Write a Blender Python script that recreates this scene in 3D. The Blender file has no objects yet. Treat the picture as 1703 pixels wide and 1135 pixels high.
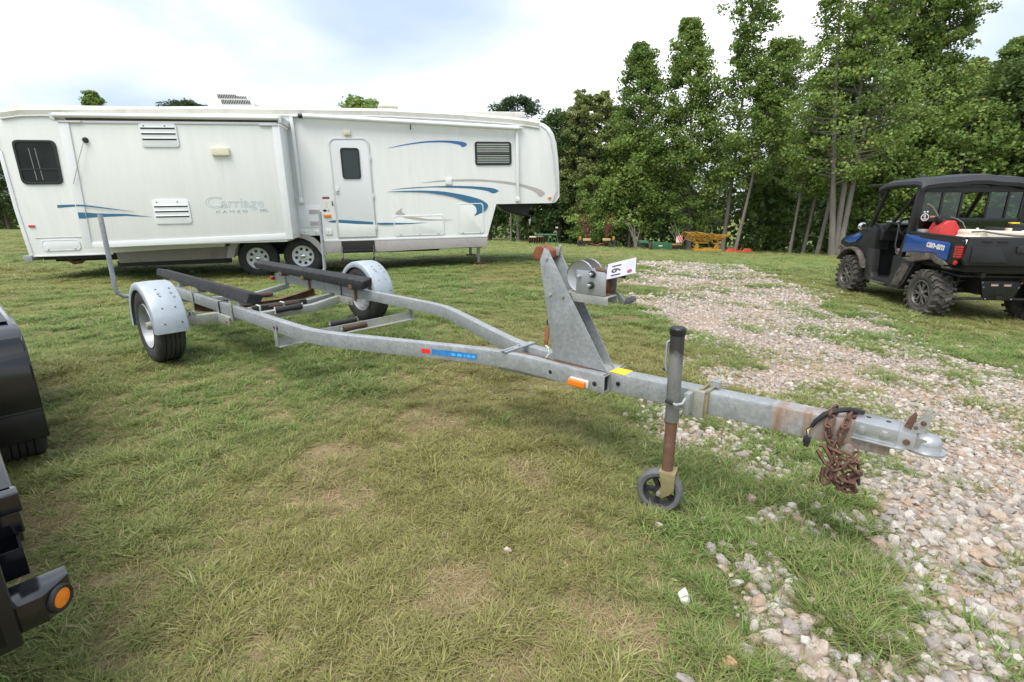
import bpy, bmesh, math, random
import numpy as np
from mathutils import Vector, Matrix, Euler
R = math.radians
scn = bpy.context.scene
COL = scn.collection
rnd = random.Random(7)

# ------------------------------------------------------------------ camera, sky, sun, exposure
cd = bpy.data.cameras.new('camera'); cam = bpy.data.objects.new('camera', cd); COL.objects.link(cam)
cd.sensor_width = 36; cd.lens = 36 * 832.4 / 1703; cd.clip_start = .05; cd.clip_end = 2000
cam.location = (0, 0, 1.372); cam.rotation_euler = (math.pi / 2 - .2683, 0, 0)
scn.camera = cam
SUN = Vector((-.28, -.44, 1.0)).normalized()
SKY_GAIN = .92
world = bpy.data.worlds.new('World'); scn.world = world; world.use_nodes = True
wn = world.node_tree.nodes; wl = world.node_tree.links
wn.clear()
wo = wn.new('ShaderNodeOutputWorld')
sky = wn.new('ShaderNodeTexSky'); sky.sky_type = 'NISHITA'; sky.sun_disc = False
sky.sun_elevation = math.asin(SUN.z); sky.sun_rotation = math.atan2(SUN.x, SUN.y); sky.air_density = 1.0; sky.dust_density = 2.0
bg1 = wn.new('ShaderNodeBackground'); bg1.inputs[1].default_value = .1
wl.new(sky.outputs[0], bg1.inputs[0])
tc = wn.new('ShaderNodeTexCoord')
mp = wn.new('ShaderNodeMapping'); mp.inputs['Scale'].default_value = (1.0, 1.0, 2.3); mp.inputs['Location'].default_value = (5.3, .4, .6)
wl.new(tc.outputs['Generated'], mp.inputs[0])
n1 = wn.new('ShaderNodeTexNoise'); n1.inputs['Scale'].default_value = 1.9; n1.inputs['Detail'].default_value = 5; n1.inputs['Roughness'].default_value = .46; n1.inputs['Distortion'].default_value = .35
wl.new(mp.outputs[0], n1.inputs['Vector'])
rp = wn.new('ShaderNodeValToRGB'); e = rp.color_ramp.elements
e[0].position = .36; e[0].color = (.34, .415, .53, 1)
e[1].position = .70; e[1].color = (.92, .92, .92, 1)
x = e.new(.46); x.color = (.45, .505, .575, 1)
x = e.new(.54); x.color = (.56, .595, .63, 1)
wl.new(n1.outputs['Fac'], rp.inputs[0])
bg2 = wn.new('ShaderNodeBackground'); bg2.inputs[1].default_value = SKY_GAIN
wl.new(rp.outputs[0], bg2.inputs[0])
mx = wn.new('ShaderNodeMixShader'); mx.inputs[0].default_value = .9
wl.new(bg1.outputs[0], mx.inputs[1]); wl.new(bg2.outputs[0], mx.inputs[2]); wl.new(mx.outputs[0], wo.inputs[0])
sl = bpy.data.lights.new('sun', 'SUN'); sl.energy = 1.9; sl.angle = R(38); sl.color = (1, .95, .87)
so = bpy.data.objects.new('sun', sl); COL.objects.link(so); so.rotation_euler = SUN.to_track_quat('Z', 'Y').to_euler(); so.location = (-20, -25, 40)
vs = scn.view_settings; vs.view_transform = 'Standard'; vs.look = 'None'; vs.gamma = 1; vs.exposure = 1.12; vs.use_curve_mapping = False

# ------------------------------------------------------------------ helpers
def lnk(o, parent=None):
    COL.objects.link(o)
    if parent is not None: o.parent = parent
    return o
def tag(o, label=None, cat=None, group=None, kind=None):
    if label: o['label'] = label
    if cat: o['category'] = cat
    if group: o['group'] = group
    if kind: o['kind'] = kind
    return o
def thing(name, label, cat, loc=(0, 0, 0), rot=(0, 0, 0), group=None):
    o = bpy.data.objects.new(name, None); o.empty_display_size = .1; lnk(o); o.location = loc; o.rotation_euler = rot
    return tag(o, label, cat, group)
def V(*a): return Vector(a)

class MB:
    def __init__(s): s.v = []; s.f = []
    def add(s, vs, fs, M=None):
        b = len(s.v)
        if M is not None: vs = [M @ Vector(q) for q in vs]
        s.v += [tuple(q) for q in vs]; s.f += [tuple(i + b for i in f) for f in fs]; return s
    def box(s, c, d, M=None, rot=None):
        x, y, z = (q / 2 for q in d)
        vs = [Vector((i * x, j * y, k * z)) for k in (-1, 1) for j in (-1, 1) for i in (-1, 1)]
        if rot: E_ = Euler(rot).to_matrix(); vs = [E_ @ q for q in vs]
        vs = [q + Vector(c) for q in vs]
        return s.add(vs, [(0, 2, 3, 1), (4, 5, 7, 6), (0, 1, 5, 4), (2, 6, 7, 3), (0, 4, 6, 2), (1, 3, 7, 5)], M)
    def bx(s, x0, x1, y0, y1, z0, z1, M=None):
        return s.box(((x0 + x1) / 2, (y0 + y1) / 2, (z0 + z1) / 2), (x1 - x0, y1 - y0, z1 - z0), M)
    def prism(s, poly, a, b, ax=1, M=None):
        """polygon in the two other axes (x,z for ax=1; y,z for ax=0; x,y for ax=2) extruded a..b"""
        def mk(p, t): return (p[0], t, p[1]) if ax == 1 else ((t, p[0], p[1]) if ax == 0 else (p[0], p[1], t))
        ar = sum(poly[i][0] * poly[(i + 1) % len(poly)][1] - poly[(i + 1) % len(poly)][0] * poly[i][1] for i in range(len(poly)))
        if ar < 0: poly = poly[::-1]
        n = len(poly); vs = [mk(p, a) for p in poly] + [mk(p, b) for p in poly]
        flip = (ax == 1) != (b < a)
        fs = [tuple(range(n)), tuple(range(2 * n - 1, n - 1, -1))] + [(i, i + n, (i + 1) % n + n, (i + 1) % n) for i in range(n)]
        if not flip: fs = [f[::-1] for f in fs]
        return s.add(vs, fs, M)
    def tube(s, path, r, n=8, M=None, close=False):
        P = [Vector(p) for p in path]; m = len(P); rr = r if isinstance(r, (list, tuple)) else [r] * m
        vs = []; up = None
        for i in range(m):
            if close: t = P[(i + 1) % m] - P[i - 1]
            else: t = P[min(i + 1, m - 1)] - P[max(i - 1, 0)]
            t.normalize()
            if up is None:
                up = Vector((0, 0, 1)) if abs(t.z) < .9 else Vector((1, 0, 0))
            sd = t.cross(up).normalized(); up = sd.cross(t).normalized()
            for k in range(n):
                a = 2 * math.pi * k / n
                vs.append(P[i] + sd * (rr[i] * math.cos(a)) + up * (rr[i] * math.sin(a)))
        fs = []
        for i in range(m if close else m - 1):
            j = (i + 1) % m
            for k in range(n): fs.append((i * n + k, i * n + (k + 1) % n, j * n + (k + 1) % n, j * n + k))
        if not close: fs += [tuple(range(n - 1, -1, -1)), tuple(range((m - 1) * n, m * n))]
        return s.add(vs, fs, M)
    def sweep(s, path, prof, up=(0, 0, 1), M=None, caps=True):
        """prof: list of (side, up) offsets"""
        P = [Vector(p) for p in path]; up0 = Vector(up); vs = []; n = len(prof); m = len(P)
        for i in range(m):
            if 0 < i < m - 1:
                t1 = (P[i] - P[i - 1]).normalized(); t2 = (P[i + 1] - P[i]).normalized(); t = (t1 + t2).normalized(); k = 1 / max(.3, t.dot(t1))
            else: t = (P[min(i + 1, m - 1)] - P[max(i - 1, 0)]).normalized(); k = 1
            sd = t.cross(up0).normalized(); u2 = sd.cross(t).normalized()
            for a, b in prof: vs.append(P[i] + sd * a * k + u2 * b)
        fs = []
        for i in range(m - 1):
            for k in range(n): fs.append((i * n + k, i * n + (k + 1) % n, (i + 1) * n + (k + 1) % n, (i + 1) * n + k))
        if caps: fs += [tuple(range(n - 1, -1, -1)), tuple(range((m - 1) * n, m * n))]
        return s.add(vs, fs, M)
    def lathe(s, prof, n=32, M=None, cap=False):
        """prof: (axial y, radius) rotated about the y axis"""
        vs = []; m = len(prof)
        for k in range(n):
            a = 2 * math.pi * k / n; c, q = math.cos(a), math.sin(a)
            for y, r in prof: vs.append((r * c, y, r * q))
        fs = []
        for k in range(n):
            k2 = (k + 1) % n
            for i in range(m - 1): fs.append((k * m + i, k * m + i + 1, k2 * m + i + 1, k2 * m + i))
        if cap: fs += [tuple(k * m for k in range(n)), tuple((n - 1 - k) * m + m - 1 for k in range(n))]
        return s.add(vs, fs, M)
    def build(s, name, mat, parent=None, bevel=0, smooth=35, seg=2, loc=None, rot=None):
        me = bpy.data.meshes.new(name); me.from_pydata(s.v, [], s.f)
        if bevel:
            bm = bmesh.new(); bm.from_mesh(me)
            bmesh.ops.recalc_face_normals(bm, faces=bm.faces)
            es = [ed for ed in bm.edges if len(ed.link_faces) == 2 and ed.calc_face_angle(0) > R(28)]
            try: bmesh.ops.bevel(bm, geom=es, offset=bevel, segments=seg, profile=.6, affect='EDGES', clamp_overlap=True)
            except Exception: pass
            bm.to_mesh(me); bm.free()
        if smooth:
            me.polygons.foreach_set('use_smooth', [True] * len(me.polygons)); me.set_sharp_from_angle(angle=R(smooth))
        me.materials.append(mat); me.update()
        o = bpy.data.objects.new(name, me); lnk(o, parent)
        if loc is not None: o.location = loc
        if rot is not None: o.rotation_euler = rot
        return o

def T(x, y, z, rz=0, ry=0, rx=0, s=1): return Matrix.Translation((x, y, z)) @ Euler((rx, ry, rz)).to_matrix().to_4x4() @ Matrix.Diagonal((s, s, s, 1))
def arc(cx, cy, r, a0, a1, n): return [(cx + r * math.cos(R(a0 + (a1 - a0) * i / n)), cy + r * math.sin(R(a0 + (a1 - a0) * i / n))) for i in range(n + 1)]
def rrect(x0, x1, z0, z1, r, n=4): return arc(x1 - r, z1 - r, r, 0, 90, n) + arc(x0 + r, z1 - r, r, 90, 180, n) + arc(x0 + r, z0 + r, r, 180, 270, n) + arc(x1 - r, z0 + r, r, 270, 360, n)
def ring(outer, inner, a, b, mb=None, ax=1):
    mb = mb or MB(); n = len(outer)
    mk = (lambda p, t: (p[0], t, p[1])) if ax == 1 else (lambda p, t: (t, p[0], p[1]))
    vs = [mk(p, a) for p in outer] + [mk(p, a) for p in inner] + [mk(p, b) for p in outer] + [mk(p, b) for p in inner]
    fs = []
    for i in range(n):
        j = (i + 1) % n
        fs += [(i, n + i, n + j, j), (2 * n + i, 2 * n + j, 3 * n + j, 3 * n + i), (i, j, 2 * n + j, 2 * n + i), (n + i, 3 * n + i, 3 * n + j, n + j)]
    return mb.add(vs, fs)
def chaikin(p, k=2):
    for _ in range(k):
        q = []; n = len(p)
        for i in range(n):
            a, b = p[i], p[(i + 1) % n]; q += [(a[0] * .8 + b[0] * .2, a[1] * .8 + b[1] * .2), (a[0] * .2 + b[0] * .8, a[1] * .2 + b[1] * .8)]
        p = q
    return p
def flat(poly, y, th, name, mat, parent, sm=2):
    """thin decal (x,z polygon) standing at y, th thick towards -y"""
    p = chaikin(poly, sm) if sm else poly
    bm = bmesh.new(); vs = [bm.verts.new((a, y - th, b)) for a, b in p]; f = bm.faces.new(vs); bm.normal_update()
    if f.normal.y > 0: f.normal_flip()
    bmesh.ops.triangulate(bm, faces=[f]); me = bpy.data.meshes.new(name); bm.to_mesh(me); bm.free(); me.materials.append(mat)
    return lnk(bpy.data.objects.new(name, me), parent)
def text_mesh(body, outline=0, bold=0, shear=0):
    c = bpy.data.curves.new('t', 'FONT'); c.body = body; c.size = 1; c.shear = shear; c.offset = bold; c.resolution_u = 4
    if outline: c.fill_mode = 'NONE'; c.bevel_depth = outline; c.bevel_resolution = 1
    else: c.extrude = .01
    o = bpy.data.objects.new('t', c); COL.objects.link(o); dg = bpy.context.evaluated_depsgraph_get(); dg.update()
    me = bpy.data.meshes.new_from_object(o.evaluated_get(dg)); bpy.data.objects.remove(o); bpy.data.curves.remove(c); return me
def text(body, name, mat, parent, fn, outline=0, bold=0, shear=0):
    """fn maps unit box (a,b) + depth to local coordinates"""
    me = text_mesh(body, outline, bold, shear); co = np.zeros(len(me.vertices) * 3); me.vertices.foreach_get('co', co); co = co.reshape(-1, 3)
    mn, mxx = co.min(0), co.max(0); u = (co - mn) / (mxx - mn + 1e-9)
    out = np.array([fn(p[0], p[1], p[2]) for p in u]); me.vertices.foreach_set('co', out.ravel()); me.materials.clear(); me.materials.append(mat); me.name = name; me.update()
    return lnk(bpy.data.objects.new(name, me), parent)

# ---- value noise
_rs = np.random.RandomState(3); _tab = _rs.rand(256, 256)
def vnoise(x, y):
    x = np.asarray(x, float); y = np.asarray(y, float); xi = np.floor(x).astype(int); yi = np.floor(y).astype(int); fx = x - xi; fy = y - yi
    fx = fx * fx * (3 - 2 * fx); fy = fy * fy * (3 - 2 * fy); g = lambda a, b: _tab[a % 256, b % 256]
    return (g(xi, yi) * (1 - fx) + g(xi + 1, yi) * fx) * (1 - fy) + (g(xi, yi + 1) * (1 - fx) + g(xi + 1, yi + 1) * fx) * fy
def fbm(x, y, o=4): return sum(vnoise(x * 2 ** k + 17 * k, y * 2 ** k + 31 * k) * .5 ** k for k in range(o)) / sum(.5 ** k for k in range(o))
def sstep(a, b, t): t = np.clip((np.asarray(t, float) - a) / (b - a), 0, 1); return t * t * (3 - 2 * t)

# ------------------------------------------------------------------ materials
def mat(name, col, rough=.5, metal=0., var=.12, scale=6., bump=0., bscale=60., dirt=None, coat=0., spec=.5, stretch=(1, 1, 1), voro=0.):
    """dirt=(colour, amount, scale): irregular stains"""
    m = bpy.data.materials.new(name); m.use_nodes = True; nt = m.node_tree; N = nt.nodes; L = nt.links; b = N['Principled BSDF']
    b.inputs['Roughness'].default_value = rough; b.inputs['Metallic'].default_value = metal; b.inputs['Specular IOR Level'].default_value = spec
    if coat: b.inputs['Coat Weight'].default_value = coat; b.inputs['Coat Roughness'].default_value = .08
    t = N.new('ShaderNodeTexCoord'); mpp = N.new('ShaderNodeMapping'); mpp.inputs['Scale'].default_value = stretch; L.new(t.outputs['Object'], mpp.inputs[0])
    n = N.new('ShaderNodeTexNoise'); n.inputs['Scale'].default_value = scale; n.inputs['Detail'].default_value = 6; n.inputs['Roughness'].default_value = .65; L.new(mpp.outputs[0], n.inputs['Vector'])
    r_ = N.new('ShaderNodeValToRGB'); r_.color_ramp.elements[0].position = .3; r_.color_ramp.elements[1].position = .7
    r_.color_ramp.elements[0].color = tuple(c * (1 - var) for c in col) + (1,); r_.color_ramp.elements[1].color = tuple(min(1, c * (1 + var)) for c in col) + (1,)
    L.new(n.outputs['Fac'], r_.inputs[0]); out = r_.outputs[0]
    if voro:
        v = N.new('ShaderNodeTexVoronoi'); v.inputs['Scale'].default_value = voro; L.new(t.outputs['Object'], v.inputs['Vector'])
        h = N.new('ShaderNodeMix'); h.data_type = 'RGBA'; h.blend_type = 'MULTIPLY'; h.inputs[0].default_value = .22
        sp = N.new('ShaderNodeSeparateColor'); L.new(v.outputs['Color'], sp.inputs[0]); cb = N.new('ShaderNodeCombineColor')
        for i in range(3): L.new(sp.outputs[0], cb.inputs[i])
        L.new(out, h.inputs[6]); L.new(cb.outputs[0], h.inputs[7]); out = h.outputs[2]
    if dirt:
        dc, am, ds = dirt; n2 = N.new('ShaderNodeTexNoise'); n2.inputs['Scale'].default_value = ds; n2.inputs['Detail'].default_value = 8; n2.inputs['Roughness'].default_value = .7; L.new(mpp.outputs[0], n2.inputs['Vector'])
        mr = N.new('ShaderNodeMapRange'); mr.inputs[1].default_value = .62 - .35 * am; mr.inputs[2].default_value = .82 - .2 * am; mr.inputs[4].default_value = min(1, .4 + am); L.new(n2.outputs['Fac'], mr.inputs[0])
        mm = N.new('ShaderNodeMix'); mm.data_type = 'RGBA'; L.new(mr.outputs[0], mm.inputs[0]); L.new(out, mm.inputs[6]); mm.inputs[7].default_value = tuple(dc) + (1,); out = mm.outputs[2]
    L.new(out, b.inputs['Base Color'])
    mr2 = N.new('ShaderNodeMapRange'); mr2.inputs[3].default_value = max(.02, rough - .1); mr2.inputs[4].default_value = min(1, rough + .1); L.new(n.outputs['Fac'], mr2.inputs[0]); L.new(mr2.outputs[0], b.inputs['Roughness'])
    if bump:
        n3 = N.new('ShaderNodeTexNoise'); n3.inputs['Scale'].default_value = bscale; n3.inputs['Detail'].default_value = 3; L.new(t.outputs['Object'], n3.inputs['Vector'])
        bp = N.new('ShaderNodeBump'); bp.inputs['Strength'].default_value = bump; bp.inputs['Distance'].default_value = .01; L.new(n3.outputs['Fac'], bp.inputs['Height']); L.new(bp.outputs[0], b.inputs['Normal'])
    return m
def glass(name, tint=(.75, .88, .82), refl=.12, tr=.9):
    m = bpy.data.materials.new(name); m.use_nodes = True; N = m.node_tree.nodes; L = m.node_tree.links; N.clear()
    o = N.new('ShaderNodeOutputMaterial'); a = N.new('ShaderNodeBsdfTransparent'); a.inputs[0].default_value = tuple(c * tr for c in tint) + (1,)
    g = N.new('ShaderNodeBsdfGlossy'); g.inputs['Roughness'].default_value = .03; mx_ = N.new('ShaderNodeMixShader'); f = N.new('ShaderNodeFresnel'); f.inputs[0].default_value = 1.5
    ad = N.new('ShaderNodeMath'); ad.inputs[1].default_value = refl; L.new(f.outputs[0], ad.inputs[0]); L.new(ad.outputs[0], mx_.inputs[0]); L.new(a.outputs[0], mx_.inputs[1]); L.new(g.outputs[0], mx_.inputs[2]); L.new(mx_.outputs[0], o.inputs[0])
    return m
M = {}
M['galv'] = mat('galvanised_steel', (.36, .385, .40), .5, .35, .13, 9, .06, 90, dirt=((.33, .32, .27), .18, 5), voro=70)
M['galv_fender'] = mat('galvanised_fender', (.40, .445, .495), .5, .3, .09, 14, .05, 120, dirt=((.33, .35, .37), .06, 40))
M['galv_rust'] = mat('galvanised_rust_streaks', (.40, .42, .43), .5, .3, .13, 8, .06, 90, dirt=((.30, .145, .06), .62, 7), stretch=(3, 1, .5), voro=70)
M['galv_algae'] = mat('galvanised_algae', (.36, .375, .36), .6, .25, .15, 9, .06, 90, dirt=((.29, .29, .17), .42, 8), voro=70)
M['jack_tube'] = mat('sooty_jack_tube', (.22, .225, .22), .5, .3, .15, 9, .05, 90, dirt=((.03, .03, .03), .42, 9), stretch=(1.5, 1.5, .5))
M['zinc'] = mat('zinc_plated', (.42, .44, .46), .38, .65, .12, 12, dirt=((.33, .33, .31), .2, 14))
M['zinc_yellow'] = mat('yellow_zinc', (.36, .31, .17), .4, .5, .2, 15, dirt=((.25, .15, .07), .35, 20))
M['rust'] = mat('rusty_steel', (.125, .068, .048), .85, .1, .35, 30, .3, 120)
M['rust_pipe'] = mat('rusty_pipe', (.15, .08, .05), .7, .2, .3, 12, .2, 90, dirt=((.3, .28, .22), .25, 9))
M['rubber'] = mat('tyre_rubber', (.030, .030, .031), .75, 0, .25, 14, .1, 120, dirt=((.11, .10, .085), .25, 9))
M['rubber_dusty'] = mat('dusty_rubber', (.05, .047, .043), .85, 0, .25, 16, .2, 90, dirt=((.19, .165, .135), .45, 7))
M['rubber_grey'] = mat('grey_rubber', (.11, .113, .12), .8, 0, .2, 30, .15, 120)
M['carpet'] = mat('bunk_carpet', (.028, .028, .032), .95, 0, .5, 20, .5, 300, dirt=((.10, .10, .105), .25, 14))
M['roller'] = mat('roller_brown', (.075, .042, .034), .6, 0, .4, 16, .1, 60, dirt=((.03, .03, .03), .4, 9))
M['black_wrap'] = mat('black_wrap', (.02, .02, .021), .6, 0, .3, 15, .1, 90)
M['bow_stop'] = mat('orange_bow_stop', (.19, .060, .022), .55, 0, .3, 20, .1, 80)
M['strap'] = mat('strap_leather', (.25, .11, .05), .8, 0, .3, 25)
M['fabric_shade'] = mat('shaded_brown_fabric', (.10, .06, .04), .9, 0, .3, 8)  # awning fabric brown, with the shadow of the gap put into the colour
M['white_strap'] = mat('white_strap', (.65, .64, .58), .8, 0, .15, 25)
M['amber'] = mat('amber_lens', (.80, .20, .015), .18, 0, .15, 30, .1, 200, coat=.6)
M['red_lens'] = mat('red_lens', (.55, .02, .015), .2, 0, .2, 40, coat=.6)
M['white_plastic'] = mat('white_plastic', (.62, .62, .61), .4, 0, .05, 9)
M['black_plastic'] = mat('black_plastic', (.012, .0125, .0145), .45, 0, .2, 8, .08, 200)
M['dusty_plastic'] = mat('dusty_plastic', (.018, .018, .020), .55, 0, .2, 8, .05, 150, dirt=((.10, .09, .075), .28, 5))
M['mud_plastic'] = mat('muddy_plastic', (.05, .047, .042), .8, 0, .25, 8, .2, 90, dirt=((.20, .17, .13), .6, 8))
M['gloss_black'] = mat('gloss_black_paint', (.006, .0066, .009), .16, 0, .2, 7, .01, 9, coat=.35, spec=.5)
M['satin_black'] = mat('satin_black_paint', (.007, .0075, .009), .35, 0, .2, 7, .03, 30)
M['rv'] = mat('rv_fibreglass', (.68, .69, .68), .42, 0, .035, 2.5, .015, 3, dirt=((.52, .50, .44), .16, 2.4), stretch=(2.2, 1, .35), coat=.1)
M['rv_slide'] = mat('rv_slide_fibreglass', (.675, .685, .67), .45, 0, .035, 2.0, .015, 3, dirt=((.56, .545, .49), .15, 2.6), stretch=(3.2, 1, .22))
M['rv_roof'] = mat('rv_roof_membrane', (.64, .63, .58), .6, 0, .06, 2, .1, 12, dirt=((.46, .43, .34), .4, 4), stretch=(1, 1, .5))
M['rv_white'] = mat('rv_white_trim', (.70, .715, .73), .32, 0, .03, 4)
M['rv_door'] = mat('rv_door_white', (.68, .695, .715), .35, 0, .02, 3, dirt=((.66, .65, .60), .12, 4))
M['rv_alu'] = mat('rv_aluminium', (.62, .63, .64), .35, .6, .06, 6)
M['rv_skirt'] = mat('rv_grey_skirt', (.37, .345, .345), .45, 0, .06, 4, dirt=((.25, .22, .18), .3, 5))
M['rv_under'] = mat('rv_dirty_underbelly', (.25, .235, .21), .7, 0, .2, 3, .2, 6, dirt=((.12, .10, .08), .45, 3))
M['chassis'] = mat('chassis_black', (.018, .017, .016), .8, 0, .3, 8, .1, 30)
M['cream'] = mat('cream_plastic', (.72, .64, .42), .45, 0, .05, 8)
M['teal'] = mat('teal_blue_vinyl', (.030, .135, .245), .4, 0, .06, 5)
M['blue_vinyl'] = mat('blue_vinyl', (.035, .14, .36), .4, 0, .06, 5)
M['taupe'] = mat('taupe_vinyl', (.41, .37, .36), .45, 0, .05, 5)
M['pale_blue'] = mat('faded_blue_vinyl', (.44, .55, .62), .5, 0, .2, 8)
M['grey_print'] = mat('grey_print', (.34, .39, .43), .5, 0, .1, 9)
M['dark_glass'] = mat('dark_glass', (.012, .016, .014), .06, 0, .5, 2.5, spec=.22)
M['door_glass'] = mat('door_dark_glass', (.028, .040, .042), .12, 0, .15, 3, spec=.3)
M['blind'] = mat('blind_white', (.55, .58, .57), .5, 0, .08, 6)
M['blue_paint'] = mat('blue_paint', (.012, .07, .30), .22, 0, .08, 5, coat=.5, dirt=((.10, .11, .14), .12, 9))
M['red_can'] = mat('red_polyethylene', (.52, .035, .035), .4, 0, .1, 7)
M['tank'] = mat('white_polyethylene', (.72, .68, .57), .45, 0, .06, 4, dirt=((.50, .43, .30), .25, 8))
M['seat'] = mat('tan_seat', (.33, .28, .20), .7, 0, .15, 8)
M['label_white'] = mat('white_print', (.72, .72, .72), .5, 0, .04, 9)
M['black_print'] = mat('black_print', (.015, .015, .018), .5, 0, .1, 9)
M['orange_print'] = mat('orange_label', (.45, .20, .10), .5, 0, .1, 9)
M['yellow_print'] = mat('yellow_sticker', (.75, .55, .02), .5, 0, .1, 9)
M['blue_print'] = mat('blue_sticker', (.03, .20, .50), .4, 0, .3, 30)
M['bright_blue'] = mat('light_blue_print', (.08, .42, .85), .4, 0, .1, 9)
M['red_print'] = mat('red_sticker', (.75, .03, .025), .4, 0, .1, 9)
M['maroon_print'] = mat('maroon_print', (.22, .04, .10), .5, 0, .2, 9)
M['tag_card'] = mat('tag_card', (.42, .41, .47), .6, 0, .03, 9)
M['wire'] = mat('black_cable', (.015, .015, .016), .5, 0, .1, 9)
M['hose'] = mat('grey_hose', (.16, .145, .12), .5, 0, .1, 9)
M['deere_green'] = mat('green_machine_paint', (.03, .115, .055), .5, 0, .2, 3)
M['dull_green'] = mat('weathered_green_paint', (.06, .16, .09), .6, 0, .3, 3)
M['yellow_paint'] = mat('machine_yellow', (.42, .225, .03), .5, 0, .2, 4)
M['orange_paint'] = mat('machine_orange', (.50, .07, .025), .5, 0, .1, 4)
M['red_rust'] = mat('weathered_red_paint', (.16, .035, .03), .7, 0, .3, 4)
M['tan_paint'] = mat('tan_cover', (.48, .33, .18), .6, 0, .2, 4)
M['g1'] = glass('clear_glass', (.58, .74, .66), .015, .8)
M['chrome'] = mat('chrome', (.75, .76, .78), .1, 1, .04, 5)
M['alloy'] = mat('dusty_alloy', (.17, .165, .155), .5, .5, .25, 12, dirt=((.20, .17, .13), .4, 12))

def sooty(m):
    nt = m.node_tree; N = nt.nodes; L = nt.links; b = N['Principled BSDF']; src = b.inputs['Base Color'].links[0].from_socket
    t = N.new('ShaderNodeTexCoord'); sp = N.new('ShaderNodeSeparateXYZ'); L.new(t.outputs['Object'], sp.inputs[0]); n = N.new('ShaderNodeTexNoise'); n.inputs['Scale'].default_value = 14; L.new(t.outputs['Object'], n.inputs['Vector'])
    a = N.new('ShaderNodeMath'); a.operation = 'MULTIPLY_ADD'; a.inputs[1].default_value = .16; L.new(n.outputs['Fac'], a.inputs[0]); L.new(sp.outputs['Z'], a.inputs[2])
    mr = N.new('ShaderNodeMapRange'); mr.inputs[1].default_value = .735; mr.inputs[2].default_value = .775; L.new(a.outputs[0], mr.inputs[0]); mm = N.new('ShaderNodeMix'); mm.data_type = 'RGBA'; L.new(mr.outputs[0], mm.inputs[0]); L.new(src, mm.inputs[6]); mm.inputs[7].default_value = (.035, .034, .033, 1); L.new(mm.outputs[2], b.inputs['Base Color'])
sooty(M['jack_tube'])

# ------------------------------------------------------------------ ground
def road_m(x, y):
    """metres inside (+) / outside (-) the gravel drive"""
    ys = [-3, .6, 1.2, 1.42, 1.75, 2.1, 2.6, 2.85, 3.2, 4.1, 5.4, 8.0, 12.2, 14.4]
    lx = [.55, .56, .58, .62, .80, 1.40, 1.30, .92, .92, 1.55, 1.75, 1.9, 2.6, 2.6]
    yr = [-3, 1, 3.2, 4.48, 5.63, 7.5, 10.1, 14.4]; rx = [7, 6.2, 5.3, 4.85, 4.6, 5.05, 5.95, 6.4]
    d = np.minimum(x - np.interp(y, ys, lx), np.interp(y, yr, rx) - x)
    return np.minimum(d, 14.3 - y)
def road_k(x, y):
    m = road_m(x, y) * .9 + (fbm(x * 1.7 + 5, y * 1.7) - .5) * 1.5 + (fbm(x * 5 + 50, y * 5, 2) - .5) * .5
    m = m - .5 * sstep(7.5, 12, y) * (fbm(x * .8 + 40, y * .8 + 9) > .5)
    k = sstep(-.05, .45, m)
    for cx, cy, rr in ((.98, 1.62, .13), (.92, 1.42, .11), (1.02, 1.24, .12), (1.24, 1.98, .11), (1.05, 2.78, .15), (1.10, 3.12, .16), (1.40, 2.52, .14)): k = np.maximum(k, 1.25 * np.exp(-((x - cx) ** 2 + (y - cy) ** 2) / (rr * rr)) * (.6 + .7 * fbm(x * 9, y * 9, 2)))
    return np.clip(k, 0, 1)
def gz(x, y):
    x = np.asarray(x, float); y = np.asarray(y, float)
    z = -.035 * np.maximum(x - .5, 0) * sstep(-2, 2, y) * (1 - .0 * x)
    z = np.where(x > 9, -.035 * 8.5 + (x - 9) * -.012, z)
    z = z + .08 * np.exp(-((x + 2.5) ** 2 + (y - 5.2) ** 2) / 9.)
    z = z - .10 * sstep(1, 4.5, -x) * sstep(7, 10, y)
    rt = x / np.maximum(y, 1)
    S = .0206 + (.0517 - .0206) * np.clip((rt + .98) / .98, 0, 1) + .010 * np.clip(rt / .6, 0, 1.3)
    far = np.clip(y - 12, 0, 36); soft = np.where(far < 2, far * far / 4, far - 1)
    z = z - S * soft * 1.04
    z = z - .10 * np.clip(y - 48, 0, 60)
    return z + (fbm(x * .9, y * .9, 3) - .5) * .035 * sstep(.5, 2, y)
def bare(x, y):
    """bare dirt amount on the lawn"""
    n = fbm(x * 1.5 + 80, y * 1.5 + 12, 4); k = .5 * sstep(.66, .82, n)
    for cx, cy, rr in ((-.55, 3.0, .2), (-.42, 2.9, .14), (-1.0, 2.45, .2), (-.2, 1.5, .16), (-.8, 2.1, .14), (.35, 1.35, .14), (.1, 2.3, .12)):
        k = np.maximum(k, .8 * np.exp(-((x - cx) ** 2 + (y - cy) ** 2) / (rr * rr)) * (.55 + .9 * fbm(x * 6, y * 6, 2)))
    return np.clip(k, 0, 1)
def axis_pts(lo, hi, step, far0, far1, g=1.16):
    a = list(np.arange(lo, hi + 1e-6, step)); s = step
    while a[-1] < far1: s *= g; a.append(a[-1] + s)
    s = step
    while a[0] > far0: s *= g; a.insert(0, a[0] - s)
    return np.array(a)
xs = axis_pts(-4.5, 6.5, .075, -420, 420); ys = axis_pts(.4, 9, .075, -60, 420)
GX, GY = np.meshgrid(xs, ys); Z = gz(GX, GY)
nx, ny = len(xs), len(ys)
vs_ = np.stack([GX.ravel(), GY.ravel(), Z.ravel()], 1)
idx = np.arange(nx * ny).reshape(ny, nx)
fq = np.stack([idx[:-1, :-1].ravel(), idx[:-1, 1:].ravel(), idx[1:, 1:].ravel(), idx[1:, :-1].ravel()], 1)
me = bpy.data.meshes.new('lawn_ground'); me.from_pydata(vs_.tolist(), [], fq.tolist())
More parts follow.
